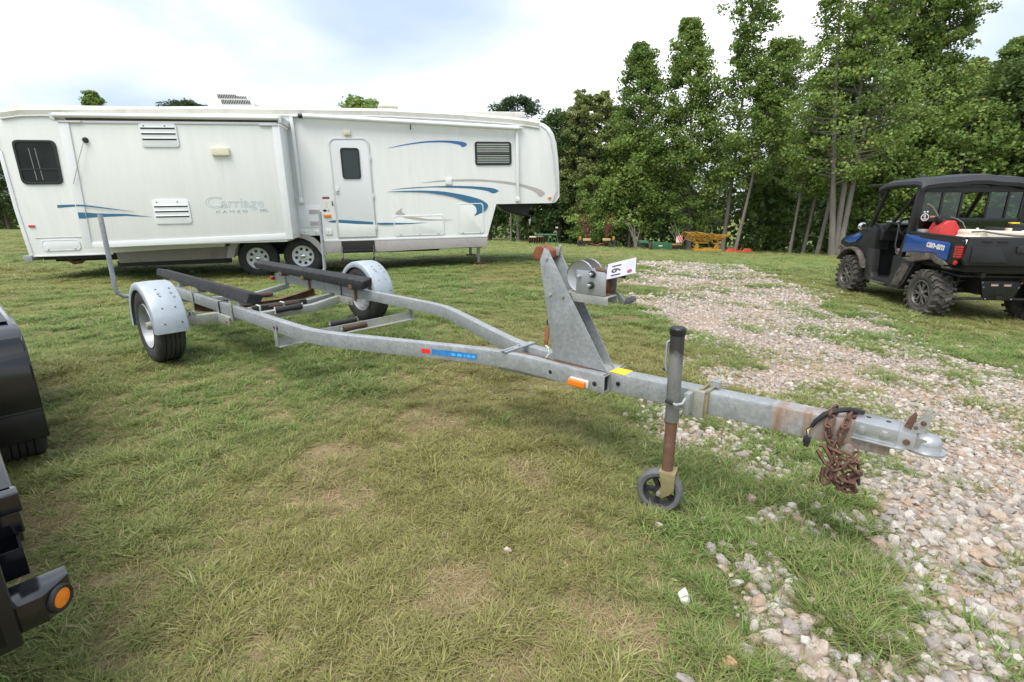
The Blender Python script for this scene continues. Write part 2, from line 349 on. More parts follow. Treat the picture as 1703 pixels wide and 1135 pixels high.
at = me.attributes.new('bare', 'FLOAT', 'POINT'); at.data.foreach_set('value', bare(GX, GY).ravel())
me.polygons.foreach_set('use_smooth', [True] * len(me.polygons))
def ground_mat():
    m = bpy.data.materials.new('lawn_soil'); m.use_nodes = True; N = m.node_tree.nodes; L = m.node_tree.links; b = N['Principled BSDF']; b.inputs['Roughness'].default_value = .95; b.inputs['Specular IOR Level'].default_value = .1
    g = N.new('ShaderNodeNewGeometry')
    def noise(sc, det=6, ro=.65):
        n = N.new('ShaderNodeTexNoise'); n.inputs['Scale'].default_value = sc; n.inputs['Detail'].default_value = det; n.inputs['Roughness'].default_value = ro; L.new(g.outputs['Position'], n.inputs['Vector']); return n.outputs['Fac']
    def ramp(f, *st):
        r_ = N.new('ShaderNodeValToRGB'); el = r_.color_ramp.elements; el[0].position, el[1].position = st[0][0], st[-1][0]; el[0].color = st[0][1] + (1,); el[1].color = st[-1][1] + (1,)
        for p, c in st[1:-1]: q = el.new(p); q.color = c + (1,)
        L.new(f, r_.inputs[0]); return r_.outputs[0]
    def mix(f, a, c):
        q = N.new('ShaderNodeMix'); q.data_type = 'RGBA'; L.new(f, q.inputs[0]); L.new(a, q.inputs[6]); L.new(c, q.inputs[7]); return q.outputs[2]
    soil = ramp(noise(34, 9, .85), (.36, (.10, .07, .038)), (.52, (.21, .165, .09)), (.68, (.40, .335, .205)))
    red = ramp(noise(16, 8, .8), (.32, (.24, .15, .09)), (.52, (.32, .22, .14)), (.7, (.42, .32, .22)))
    grass = ramp(noise(1.3, 8, .75), (.32, (.11, .15, .04)), (.5, (.155, .185, .056)), (.68, (.215, .215, .08)))
    fine = ramp(noise(30, 4, .8), (.35, (.07, .09, .028)), (.6, (.18, .20, .065)), (.8, (.27, .25, .11)))
    f2 = N.new('ShaderNodeValue'); f2.outputs[0].default_value = .5
    lawn = mix(f2.outputs[0], grass, fine)
    cdn = N.new('ShaderNodeVectorMath'); cdn.operation = 'LENGTH'; L.new(g.outputs['Position'], cdn.inputs[0])
    mr = N.new('ShaderNodeMapRange'); mr.inputs[1].default_value = 3; mr.inputs[2].default_value = 12; L.new(cdn.outputs['Value'], mr.inputs[0])
    base = mix(mr.outputs[0], soil, lawn)
    a = N.new('ShaderNodeAttribute'); a.attribute_name = 'bare'
    L.new(mix(a.outputs['Fac'], base, red), b.inputs['Base Color'])
    bp = N.new('ShaderNodeBump'); bp.inputs['Strength'].default_value = .5; bp.inputs['Distance'].default_value = .03; L.new(noise(26), bp.inputs['Height']); L.new(bp.outputs[0], b.inputs['Normal'])
    return m
me.materials.append(ground_mat())
ground = lnk(bpy.data.objects.new('lawn_ground', me)); ground['kind'] = 'structure'

# gravel drive: a separate sheet a few mm above the soil, ragged edge
xs2 = np.arange(.6, 7.6, .07); ys2 = np.arange(.3, 14.6, .07); X2, Y2 = np.meshgrid(xs2, ys2); K2 = road_k(X2, Y2)
vid = -np.ones(X2.shape, int); vl = []; fl = []
for j in range(len(ys2) - 1):
    for i in range(len(xs2) - 1):
        if K2[j:j + 2, i:i + 2].min() > .25:
            q = []
            for a_, b_ in ((j, i), (j, i + 1), (j + 1, i + 1), (j + 1, i)):
                if vid[a_, b_] < 0: vid[a_, b_] = len(vl); vl.append((X2[a_, b_], Y2[a_, b_]))
                q.append(vid[a_, b_])
            fl.append(q)
vl = np.array(vl); vz = gz(vl[:, 0], vl[:, 1]) + .006
me = bpy.data.meshes.new('gravel_drive'); me.from_pydata(np.c_[vl, vz].tolist(), [], fl)
def gravel_mat():
    m = bpy.data.materials.new('gravel_bed'); m.use_nodes = True; N = m.node_tree.nodes; L = m.node_tree.links; b = N['Principled BSDF']; b.inputs['Roughness'].default_value = .9; b.inputs['Specular IOR Level'].default_value = .15
    g = N.new('ShaderNodeNewGeometry'); v = N.new('ShaderNodeTexVoronoi'); v.inputs['Scale'].default_value = 34; L.new(g.outputs['Position'], v.inputs['Vector'])
    sp = N.new('ShaderNodeSeparateColor'); L.new(v.outputs['Color'], sp.inputs[0]); r_ = N.new('ShaderNodeValToRGB'); el = r_.color_ramp.elements; el[0].color = (.16, .115, .085, 1); el[1].color = (.46, .39, .34, 1); q = el.new(.5); q.color = (.30, .235, .185, 1)
    L.new(sp.outputs[0], r_.inputs[0]); n = N.new('ShaderNodeTexNoise'); n.inputs['Scale'].default_value = 1.1; n.inputs['Detail'].default_value = 5; L.new(g.outputs['Position'], n.inputs['Vector'])
    mr = N.new('ShaderNodeMapRange'); mr.inputs[1].default_value = .45; mr.inputs[2].default_value = .65; L.new(n.outputs['Fac'], mr.inputs[0])
    mm = N.new('ShaderNodeMix'); mm.data_type = 'RGBA'; L.new(mr.outputs[0], mm.inputs[0]); L.new(r_.outputs[0], mm.inputs[6]); mm.inputs[7].default_value = (.36, .26, .19, 1); L.new(mm.outputs[2], b.inputs['Base Color'])
    bp = N.new('ShaderNodeBump'); bp.inputs['Strength'].default_value = .8; bp.inputs['Distance'].default_value = .02; bp.invert = True; L.new(v.outputs['Distance'], bp.inputs['Height']); L.new(bp.outputs[0], b.inputs['Normal']); return m
me.materials.append(gravel_mat()); me.polygons.foreach_set('use_smooth', [True] * len(me.polygons))
drive = lnk(bpy.data.objects.new('gravel_drive', me)); drive['kind'] = 'structure'

# stones
def stone_mat():
    m = bpy.data.materials.new('granite_stone'); m.use_nodes = True; N = m.node_tree.nodes; L = m.node_tree.links; b = N['Principled BSDF']; b.inputs['Roughness'].default_value = .85; b.inputs['Specular IOR Level'].default_value = .25
    oi = N.new('ShaderNodeObjectInfo'); r_ = N.new('ShaderNodeValToRGB'); el = r_.color_ramp.elements; r_.color_ramp.interpolation = 'LINEAR'
    el[0].position = 0; el[0].color = (.36, .325, .30, 1); el[1].position = 1; el[1].color = (.70, .655, .60, 1)
    for p, c in ((.25, (.45, .41, .375)), (.45, (.54, .475, .41)), (.62, (.55, .445, .35)), (.70, (.49, .365, .275)), (.80, (.56, .51, .46))): q = el.new(p); q.color = c + (1,)
    L.new(oi.outputs['Random'], r_.inputs[0]); t = N.new('ShaderNodeTexCoord'); n = N.new('ShaderNodeTexNoise'); n.inputs['Scale'].default_value = 6; n.inputs['Detail'].default_value = 10; n.inputs['Roughness'].default_value = .85; L.new(t.outputs['Object'], n.inputs['Vector'])
    mr = N.new('ShaderNodeMapRange'); mr.inputs[1].default_value = .3; mr.inputs[2].default_value = .7; mr.inputs[3].default_value = .5; mr.inputs[4].default_value = 1.30; L.new(n.outputs['Fac'], mr.inputs[0])
    mm = N.new('ShaderNodeMix'); mm.data_type = 'RGBA'; mm.blend_type = 'MULTIPLY'; mm.inputs[0].default_value = 1; L.new(r_.outputs[0], mm.inputs[6]); L.new(mr.outputs[0], mm.inputs[7]); L.new(mm.outputs[2], b.inputs['Base Color'])
    bp = N.new('ShaderNodeBump'); bp.inputs['Strength'].default_value = .5; bp.inputs['Distance'].default_value = .08; L.new(n.outputs['Fac'], bp.inputs['Height']); L.new(bp.outputs[0], b.inputs['Normal']); return m
M['stone'] = stone_mat()
def stone_mesh(seed, flatk=.55):
    r_ = random.Random(seed); bm = bmesh.new(); sx, sy, sz = r_.uniform(.85, 1.35), r_.uniform(.65, 1.0), r_.uniform(.6, .95)
    for _ in range(20):
        v = Vector((r_.gauss(0, 1), r_.gauss(0, 1), r_.gauss(0, 1))).normalized() * r_.uniform(.85, 1.05); bm.verts.new((v.x * sx * .5, v.y * sy * .5, v.z * sz * .5))
    h = bmesh.ops.convex_hull(bm, input=bm.verts); bmesh.ops.delete(bm, geom=[q for q in h['geom_interior'] if isinstance(q, bmesh.types.BMVert)], context='VERTS')
    es = list(bm.edges); bmesh.ops.bevel(bm, geom=es, offset=.022, segments=1, affect='EDGES', clamp_overlap=True)
    me_ = bpy.data.meshes.new('stone'); bm.to_mesh(me_); bm.free(); me_.materials.append(M['stone'])
    me_.polygons.foreach_set('use_smooth', [True] * len(me_.polygons)); me_.set_sharp_from_angle(angle=R(24)); return me_
STONES = [stone_mesh(100 + i) for i in range(12)]
def src_collection(name, meshes):
    c = bpy.data.collections.new(name)
    for i, me_ in enumerate(meshes): c.objects.link(bpy.data.objects.new('%s_%02d' % (name, i), me_))
    return c
def scatter(name, pts, rot, scl, idx_, tint, coll, kind='stuff'):
    me_ = bpy.data.meshes.new(name); n = len(pts); me_.vertices.add(n); me_.vertices.foreach_set('co', np.asarray(pts, np.float32).ravel())
    for nm, ty, arr in (('rot', 'FLOAT_VECTOR', rot), ('scl', 'FLOAT_VECTOR', scl), ('idx', 'INT', idx_), ('tint', 'FLOAT', tint)):
        a_ = me_.attributes.new(nm, ty, 'POINT'); a_.data.foreach_set('vector' if ty == 'FLOAT_VECTOR' else 'value', np.asarray(arr).ravel().astype(np.int32 if ty == 'INT' else np.float32))
    o = lnk(bpy.data.objects.new(name, me_)); o['kind'] = kind
    g = bpy.data.node_groups.new(name + '_scatter', 'GeometryNodeTree'); g.interface.new_socket('Geometry', in_out='INPUT', socket_type='NodeSocketGeometry'); g.interface.new_socket('Geometry', in_out='OUTPUT', socket_type='NodeSocketGeometry')
    N = g.nodes; L = g.links; gi = N.new('NodeGroupInput'); go = N.new('NodeGroupOutput'); ip = N.new('GeometryNodeInstanceOnPoints'); ci = N.new('GeometryNodeCollectionInfo'); ci.inputs['Collection'].default_value = coll; ci.inputs['Separate Children'].default_value = True; ci.inputs['Reset Children'].default_value = True
    def na(nm, ty): q = N.new('GeometryNodeInputNamedAttribute'); q.data_type = ty; q.inputs['Name'].default_value = nm; return next(s_ for s_ in q.outputs if s_.enabled and s_.name == 'Attribute')
    L.new(gi.outputs[0], ip.inputs['Points']); L.new(ci.outputs[0], ip.inputs['Instance']); ip.inputs['Pick Instance'].default_value = True
    L.new(na('idx', 'INT'), ip.inputs['Instance Index']); L.new(na('rot', 'FLOAT_VECTOR'), ip.inputs['Rotation']); L.new(na('scl', 'FLOAT_VECTOR'), ip.inputs['Scale']); L.new(ip.outputs[0], go.inputs[0])
    md = o.modifiers.new('scatter', 'NODES'); md.node_group = g; return o
rs = np.random.RandomState(11)
def road_pts(x0, x1, y0, y1, dens):
    n = int((x1 - x0) * (y1 - y0) * dens); x_ = rs.uniform(x0, x1, n); y_ = rs.uniform(y0, y1, n); k = road_k(x_, y_); keep = rs.rand(n) < k * (1 - .45 * (fbm(x_ * 1.3 + 9, y_ * 1.3 + 33, 3) > .58) * sstep(2.5, 4.5, y_)); return x_[keep], y_[keep]
sx_, sy_, ss_ = [], [], []
for y0, y1, d, s0, s1 in ((.5, 2.2, 1600, .016, .064), (2.2, 4.2, 1600, .014, .050), (4.2, 7.5, 850, .017, .052), (7.5, 14.6, 330, .022, .07)):
    a_, b_ = road_pts(.6, 7.2, y0, y1, d); sx_.append(a_); sy_.append(b_); ss_.append(s0 + (s1 - s0) * rs.rand(len(a_)) ** 2.2)
sx_, sy_, ss_ = map(np.concatenate, (sx_, sy_, ss_))
# a few stones strewn beyond the edge of the drive
n_ = 900; a_ = rs.uniform(-.2, 6.5, n_); b_ = rs.uniform(1.1, 14, n_); m_ = road_m(a_, b_); kk = rs.rand(n_) < np.exp(-np.maximum(0, -m_) * 4.0) * .3 * (m_ < .4)
for cx, cy, n in ((1.02, 3.15, 20), (1.12, 2.85, 16), (1.35, 2.62, 18)):
    q = rs.normal(0, .09, (n, 2)); sx_ = np.r_[sx_, cx + q[:, 0]]; sy_ = np.r_[sy_, cy + q[:, 1]]; ss_ = np.r_[ss_, rs.uniform(.03, .07, n)]
sx_ = np.r_[sx_, a_[kk]]; sy_ = np.r_[sy_, b_[kk]]; ss_ = np.r_[ss_, rs.uniform(.03, .06, kk.sum())]
sz_ = gz(sx_, sy_) + .006 + ss_ * .10
ang = np.abs(np.arctan2(sx_, sy_)); show = (ang < .83) & (sy_ > 1.15); key = np.where(show, ss_ / np.hypot(sx_, np.hypot(sy_, 1.37)), 0)
order = np.argsort(-key); big = order[:300]; rest = order[300:]
for i in big:
    o = bpy.data.objects.new('stone', STONES[int(rs.randint(12))]); lnk(o, drive); o.location = (sx_[i], sy_[i], sz_[i]); o.rotation_euler = (rs.uniform(-.55, .55), rs.uniform(-.55, .55), rs.uniform(0, 6.28)); s = float(ss_[i] * rs.uniform(1.0, 1.25)); o.scale = (s, s, s)
nr = len(rest)
scatter('gravel', np.c_[sx_[rest], sy_[rest], sz_[rest]], np.c_[rs.uniform(-.6, .6, (nr, 2)), rs.uniform(0, 6.28, nr)], np.repeat((ss_[rest] * 1.1)[:, None], 3, 1), rs.randint(0, 12, nr), rs.rand(nr), src_collection('gravel_stone', STONES))

# grass
def blade_mat():
    m = bpy.data.materials.new('grass_blade'); m.use_nodes = True; N = m.node_tree.nodes; L = m.node_tree.links; b = N['Principled BSDF']; b.inputs['Roughness'].default_value = .6; b.inputs['Specular IOR Level'].default_value = .25
    a = N.new('ShaderNodeAttribute'); a.attribute_name = 'bc'; sp = N.new('ShaderNodeSeparateColor'); L.new(a.outputs['Color'], sp.inputs[0])
    t = N.new('ShaderNodeAttribute'); t.attribute_name = 'tint'; t.attribute_type = 'INSTANCER'
    r1 = N.new('ShaderNodeValToRGB'); el = r1.color_ramp.elements; el[0].color = (.285, .30, .088, 1); el[1].color = (.138, .285, .054, 1); q = el.new(.5); q.color = (.222, .302, .077, 1); L.new(t.outputs['Fac'], r1.inputs[0])
    r2 = N.new('ShaderNodeValToRGB'); el = r2.color_ramp.elements; el[0].color = (.30, .24, .11, 1); el[1].color = (.48, .41, .25, 1); L.new(sp.outputs[1], r2.inputs[0])
    mm = N.new('ShaderNodeMix'); mm.data_type = 'RGBA'; L.new(sp.outputs[0], mm.inputs[0]); L.new(r1.outputs[0], mm.inputs[6]); L.new(r2.outputs[0], mm.inputs[7])
    m2 = N.new('ShaderNodeMix'); m2.data_type = 'RGBA'; m2.blend_type = 'MULTIPLY'; m2.inputs[0].default_value = 1; L.new(mm.outputs[2], m2.inputs[6])
    mr = N.new('ShaderNodeMapRange'); mr.inputs[3].default_value = .72; mr.inputs[4].default_value = 1.25; L.new(sp.outputs[2], mr.inputs[0]); L.new(mr.outputs[0], m2.inputs[7]); L.new(m2.outputs[2], b.inputs['Base Color'])
    tl = N.new('ShaderNodeBsdfTranslucent'); L.new(m2.outputs[2], tl.inputs[0]); ms = N.new('ShaderNodeMixShader'); ms.inputs[0].default_value = .35; L.new(b.outputs[0], ms.inputs[1]); L.new(tl.outputs[0], ms.inputs[2]); L.new(ms.outputs[0], N['Material Output'].inputs[0]); return m
M['blade'] = blade_mat()
def tuft(seed, nb, rad, h0, h1, w, straw, lie=0.):
    r_ = random.Random(seed); vs, fs, cs = [], [], []
    for _ in range(nb):
        a = r_.uniform(0, 6.283); d = rad * math.sqrt(r_.random()); px, py = d * math.cos(a), d * math.sin(a); h = r_.uniform(h0, h1); la = a + r_.gauss(0, .9); ln = min(.97, abs(r_.gauss(.45, .3))) if not lie else r_.uniform(.85, .99)
        lx, ly = math.cos(la), math.sin(la); up = math.sqrt(max(0, 1 - ln * ln)); ww = w * r_.uniform(.7, 1.3); tx, ty = -ly, lx; b = len(vs); st = 1. if r_.random() < straw else r_.uniform(0, .25); gg = r_.random(); bb = r_.random()
        for k, (f, wk) in enumerate(((0, 1), (.4, .95), (.75, .65), (1, 0))):
            bend = ln * f + .35 * f * f; hz = h * f * up * (1 - .3 * f) + (.006 if lie else 0) + h * .06 * (k == 1)
            cx, cy = px + lx * h * bend * .8, py + ly * h * bend * .8
            sv = min(1, st + (.35 * f * f if not lie else 0))
            if wk: vs += [(cx + tx * ww * wk, cy + ty * ww * wk, hz), (cx - tx * ww * wk, cy - ty * ww * wk, hz)]; cs += [(sv, gg, bb)] * 2
            else: vs.append((cx, cy, hz)); cs.append((sv, gg, bb))
        fs += [(b, b + 1, b + 3, b + 2), (b + 2, b + 3, b + 5, b + 4), (b + 4, b + 5, b + 6)]
    me_ = bpy.data.meshes.new('grass_tuft'); me_.from_pydata(vs, [], fs); ca = me_.color_attributes.new('bc', 'FLOAT_COLOR', 'POINT'); ca.data.foreach_set('color', np.c_[np.array(cs), np.ones(len(cs))].ravel()); me_.materials.append(M['blade']); return me_
TUFTS = [tuft(i, 26, .042, .03, .085, .00125, .10) for i in range(7)] + [tuft(20 + i, 24, .026, .05, .115, .0014, .10) for i in range(4)] + [tuft(40 + i, 20, .07, .03, .09, .0010, .93, 1) for i in range(4)] + [tuft(60 + i, 11, .02, .06, .15, .0024, .05) for i in range(2)] + [tuft(80 + i, 10, .015, .03, .06, .0060, .02, .6) for i in range(2)]
NT_G, NT_TALL, NT_ST, NT_LUSH, NT_WEED = range(0, 7), range(7, 11), range(11, 15), range(15, 17), range(17, 19)
P_, R_, S_, I_, T_ = [], [], [], [], []
def grow(r0, r1, dens, sc, zsc):
    A = 1.12; n = int(A * (r1 * r1 - r0 * r0) * dens); r = np.sqrt(rs.uniform(r0 * r0, r1 * r1, n)); a = rs.uniform(-A, A, n); x_, y_ = r * np.sin(a), r * np.cos(a)
    rk = road_k(x_, y_); bk = bare(x_, y_); cl = fbm(x_ * 2.6 + 7, y_ * 2.6 + 70, 3)
    cf = fbm(x_ * 6.5 + 3, y_ * 6.5 + 41, 2); pr = (1 - .6 * bk) * (.50 + .35 * sstep(.3, .62, cl)) * (.6 + .55 * sstep(.36, .56, cf)); onroad = rk > .25
    isl = sstep(.56, .68, fbm(x_ * 1.9 + 60, y_ * 1.9 + 3, 3)); pr = np.where(onroad, np.maximum((1 - rk) * .35, .75 * isl) * np.where(y_ < 2.2, .35, 1), pr)
    k = rs.rand(n) < pr; x_, y_, cl, bk, onroad, isl, cf = (q[k] for q in (x_, y_, cl, bk, onroad, isl, cf)); n = len(x_)
    lush = fbm(x_ * .55 + 3, y_ * .55 + 22, 4); edge = np.exp(-np.abs(road_m(x_, y_)) * 1.4)
    t = np.clip((lush - .28) * 2.6 + edge * .3 + rs.normal(0, .14, n) + .25 * onroad, 0, 1)
    u = rs.rand(n); ix = rs.choice(list(NT_G), n); ix = np.where(u < .28, rs.choice(list(NT_TALL), n), ix); ix = np.where((u > .84 + .15 * lush) & ~onroad, rs.choice(list(NT_ST), n), ix); ix = np.where((u > .30) & (u < .30 + .10 * t), rs.choice(list(NT_LUSH), n), ix)
    ix = np.where((bk > .25) & (rs.rand(n) < .8), rs.choice(list(NT_ST), n), ix); ix = np.where(rs.rand(n) < .022, rs.choice(list(NT_WEED), n), ix)
    s = sc * rs.uniform(.75, 1.3, n) * (.9 + .3 * sstep(.4, .7, cl)); zz = zsc * rs.uniform(.7, 1.2, n) * (.62 + .22 * sstep(.4, .72, cl) + .34 * sstep(.45, .68, cf)) * (1 + .2 * edge)
    P_.append(np.c_[x_, y_, gz(x_, y_) - .002]); R_.append(np.c_[rs.uniform(-.12, .12, (n, 2)), rs.uniform(0, 6.283, n)]); S_.append(np.c_[s, s, zz]); I_.append(ix); T_.append(t)
grow(.9, 3.3, 2300, .92, .68); grow(3.3, 7, 1150, 1.1, .68); grow(7, 14, 230, 1.8, .75); grow(14, 27, 60, 3.2, .85); grow(27, 50, 10, 6., 1.0)
for _ in range(90):   # crabgrass rosettes in the lawn
    r = math.sqrt(rs.uniform(1.2, 110)); a = rs.uniform(-1.05, 1.05); cx, cy = r * math.sin(a), r * math.cos(a)
    if road_k(np.array([cx]), np.array([cy]))[0] > .2: continue
    n = int(rs.uniform(8, 26)); rr = rs.uniform(.06, .18); q = rs.normal(0, 1, (n, 2)) * rr; x_, y_ = cx + q[:, 0], cy + q[:, 1]
    P_.append(np.c_[x_, y_, gz(x_, y_)]); R_.append(np.c_[rs.uniform(-.2, .2, (n, 2)), rs.uniform(0, 6.283, n)]); s = rs.uniform(.7, 1.15, n); S_.append(np.c_[s, s, s * rs.uniform(.45, .75, n)]); I_.append(rs.choice(list(NT_LUSH), n)); T_.append(np.clip(rs.normal(.9, .12, n), 0, 1))
for _ in range(150):   # weeds coming through the gravel
    cx, cy = rs.uniform(.9, 6.2), rs.uniform(1.3, 14) ; 
    if road_k(np.array([cx]), np.array([cy]))[0] < .6: continue
    n = int(rs.uniform(5, 26)); rr = rs.uniform(.04, .17) * (1 + cy * .05); q = rs.normal(0, 1, (n, 2)) * rr * np.array([1.5, .7]); x_, y_ = cx + q[:, 0], cy + q[:, 1]
    P_.append(np.c_[x_, y_, gz(x_, y_)]); R_.append(np.c_[rs.uniform(-.2, .2, (n, 2)), rs.uniform(0, 6.283, n)]); s = rs.uniform(.6, 1.2, n) * (1 + cy * .06); S_.append(np.c_[s, s, rs.uniform(.45, .9, n)]); I_.append(rs.choice(list(NT_TALL) + list(NT_G), n)); T_.append(np.clip(rs.normal(.35 + .5 * rs.rand(), .15, n), 0, 1))
# lush long-bladed clumps where the lawn meets the stones
for cx, cy, rr, n in ((1.28, 1.55, .18, 190), (1.18, 1.76, .15, 120), (1.16, 1.36, .14, 140), (1.40, 1.66, .10, 60), (1.02, 2.35, .3, 190), (1.35, 2.2, .16, 90), (1.62, 2.25, .12, 60), (1.55, 1.95, .12, 40), (.72, 1.18, .1, 30), (2.35, 3.1, .12, 35), (3.2, 4.1, .2, 50), (2.1, 4.3, .18, 45), (3.7, 5.0, .2, 45), (2.9, 5.8, .25, 45), (1.62, 2.85, .1, 30)):
    q = rs.normal(0, 1, (n, 2)) * rr * .55; x_, y_ = cx + q[:, 0], cy + q[:, 1]
    P_.append(np.c_[x_, y_, gz(x_, y_)]); R_.append(np.c_[rs.uniform(-.2, .2, (n, 2)), rs.uniform(0, 6.283, n)]); s = rs.uniform(.8, 1.25, n); S_.append(np.c_[s, s, s * rs.uniform(.5, .9, n)]); I_.append(rs.choice(list(NT_LUSH)[:1] + list(NT_TALL), n)); T_.append(np.clip(rs.normal(.8, .2, n), 0, 1))
scatter('grass', np.concatenate(P_), np.concatenate(R_), np.concatenate(S_), np.concatenate(I_), np.concatenate(T_), src_collection('grass_tuft', TUFTS))

# loose stones on the lawn
def loose(x_, y_, s, seed, label, col=None):
    me_ = stone_mesh(seed)
    if col: me_.materials.clear(); me_.materials.append(mat('loose_stone', col, .8, 0, .2, 30, .4, 40))
    o = lnk(bpy.data.objects.new('loose_stone', me_)); o.location = (x_, y_, float(gz(x_, y_)) + s * .22); o.scale = (s, s, s * 1.1); o.rotation_euler = (.3, .5, seed); tag(o, label, 'stone', 'loose stones on the lawn')
loose(.61, 1.49, .065, 5, 'small pointed chalk white stone lying alone in the grass below the jack wheel', (.74, .73, .66))
loose(.665, 1.21, .075, 9, 'orange tan stone at the bottom edge of the lawn beside the gravel', (.46, .27, .16))
loose(.64, 1.90, .05, 15, 'grey stone half sunk in the grass just under the jack wheel', (.42, .38, .35))
loose(-.02, 1.72, .045, 21, 'pale stone in the lawn left of and below the jack wheel', (.50, .42, .34))
loose(.86, 1.95, .045, 27, 'light grey stone in the green grass right of the jack wheel', (.50, .49, .47))

# ------------------------------------------------------------------ fifth-wheel trailer (local x along the wall to the front, y away from the camera, z up)
RVL = (-3.656, 10.807, 0.); RVR = (0, -.017, .186)
rv = thing('travel_trailer', 'long white fifth wheel camper with slide out room and teal swooshes', 'camper', RVL, RVR)
WID = 2.44
def rv_top(s): return float(np.interp(s, [-5.74, -5.70, -5.55, -2, 1.2, 2.6, 3.75, 4.3, 4.5, 4.62, 4.70, 4.76, 4.80, 4.83, 4.845], [2.75, 3.0, 3.135, 3.205, 3.205, 3.155, 3.085, 3.03, 2.97, 2.89, 2.78, 2.60, 2.3, 1.95, 1.46]))
def rv_bot(s):
    b = float(np.interp(s, [-5.745, -5.70, -4.3, -3.2, -2.25, -2.2, -.36, -.31, .0, 3.18, 3.39, 4.70, 4.76, 4.845], [2.45, .475, .50, .54, .56, .73, .73, .63, .62, .62, 1.30, 1.30, 1.33, 1.43]))
    return b
st = sorted(set([-5.745, -5.73, -5.715, -5.70, -5.66, -5.55, -5.0, -4.3, -3.2, -2.25, -2.2, -1.3, -.36, -.31, 0, .6, 1.2, 2, 2.6, 3.18, 3.25, 3.32, 3.39, 3.75, 4.1, 4.3, 4.4, 4.5, 4.56, 4.62, 4.67, 4.70, 4.735, 4.76, 4.78, 4.80, 4.815, 4.83, 4.845]))
body = MB(); vs, fs = [], []; ring_n = 0
for s in st:
    t1 = rv_top(s); t0 = min(rv_bot(s), t1 - .01); r_ = min(.13, (t1 - t0) * .4); pr = [(0., t0)] + [(r_ - r_ * math.cos(R(a)), t1 - r_ + r_ * math.sin(R(a))) for a in (0, 22, 45, 67, 90)]
    ins = .05 * float(np.interp(s, [4.5, 4.845], [0, 1])) ** 2
    pr = [(max(p[0], ins), p[1]) for p in pr]; pr += [(WID - p[0], p[1]) for p in pr[::-1]]; ring_n = len(pr); vs += [(s, p[0], p[1]) for p in pr]
for i in range(len(st) - 1):
    for k in range(ring_n): fs.append((i * ring_n + k, i * ring_n + (k + 1) % ring_n, (i + 1) * ring_n + (k + 1) % ring_n, (i + 1) * ring_n + k))
fs += [tuple(range(ring_n)), tuple(range(len(st) * ring_n - 1, (len(st) - 1) * ring_n - 1, -1))]
body.add(vs, fs); bo = body.build('body', M['rv'], rv, 0, 30)
bm = bmesh.new(); bm.from_mesh(bo.data); bmesh.ops.recalc_face_normals(bm, faces=bm.faces); bm.to_mesh(bo.data); bm.free()
# roof edge membrane with rolled gutter
mb = MB(); mp_ = [(s, rv_top(s)) for s in np.linspace(-5.6, 4.36, 30)]
mb.sweep([(s, -.012, t - .085) for s, t in mp_], [(-.012, -.055), (.012, -.055), (.03, .03), (-.05, .075), (-.13, .1), (-.13, .085)]); mb.build('roof_edge', M['rv_roof'], rv, 0, 60)
mb = MB(); mb.sweep([(s, -.012, t - .152) for s, t in mp_], [(-.012, -.012), (.014, -.012), (.022, .004), (.014, .012), (-.012, .012)]); mb.build('gutter', M['rv_white'], rv, 0, 30)
mb = MB(); mb.bx(-5.55, 4.1, .2, 2.25, 3.10, 3.214); mb.build('roof_membrane', M['rv_roof'], rv, .02)
# corner mouldings
mb = MB(); mb.sweep([(s, -.004, t) for s, t in ((-5.755, 2.4), (-5.752, 1.9), (-5.748, 1.35), (-5.725, .9), (-5.70, .47))], [(-.02, -.03), (.012, -.03), (.012, .035), (-.02, .035)], up=(1, 0, 0)); mb.build('corner_moulding', M['rv_white'], rv, .004)
mb = MB(); mb.sweep([(s, -.001, t) for s, t in ((4.40, 2.915), (4.52, 2.83), (4.62, 2.68), (4.69, 2.3), (4.755, 1.8), (4.775, 1.6), (4.66, 1.30))], [(-.01, -.012), (.008, -.012), (.008, .012), (-.01, .012)], up=(1, 0, 0)); mb.build('front_seam', M['rv_alu'], rv, .002)
mb = MB(); mb.bx(-.30, 3.17, -.012, .01, .595, .635); mb.build('belt_moulding', M['rv_white'], rv, .005)
mb = MB(); mb.bx(-5.69, -4.3, -.010, .01, .47, .50); mb.build('lower_moulding', M['rv_white'], rv, .004)
mb = MB(); mb.bx(-5.56, -4.31, -.008, .01, .82, .832); mb.build('seam_strip', M['rv_alu'], rv, .002)
# skirts, arches, underside
mb = MB(); mb.prism([(-.33, .595), (.04, .595), (.04, .362), (-.40, .362), (-.345, .50)], -.006, .05); mb.build('skirt_panel', M['rv_skirt'], rv, .004)
mb = MB(); mb.prism([(.72, .595), (3.175, .595), (3.15, .385), (2.0, .372), (.72, .345)], -.006, .05); mb.build('skirt_panel', M['rv_skirt'], rv, .004)
mb = MB(); mb.prism([(-4.28, .50), (-2.0, .585), (-2.06, .36), (-2.2, .315), (-4.25, .29)], .03, .30); mb.build('lower_panel', M['rv_under'], rv, .02)
ap = [(-2.10, .33), (-2.05, .50), (-1.97, .615), (-1.86, .675), (-1.7, .705), (-.9, .705), (-.72, .68), (-.58, .61), (-.46, .48), (-.37, .32)]
apo = [(-2.24, .33), (-2.19, .53), (-2.08, .69), (-1.92, .765), (-1.7, .785), (-.9, .785), (-.66, .76), (-.49, .68), (-.36, .52), (-.28, .32)]
mb = MB(); n = len(ap); vs = [(p[0], yy, p[1]) for yy in (-.03, .05) for p in apo + ap]
fs = []
for i in range(n - 1): fs += [(i, i + 1, n + i + 1, n + i), (2 * n + i, 3 * n + i, 3 * n + i + 1, 2 * n + i + 1), (i, 2 * n + i, 2 * n + i + 1, i + 1), (n + i, n + i + 1, 3 * n + i + 1, 3 * n + i)]
mb.add(vs, fs); mb.build('wheel_arch', M['rv_skirt'], rv, 0, 40)
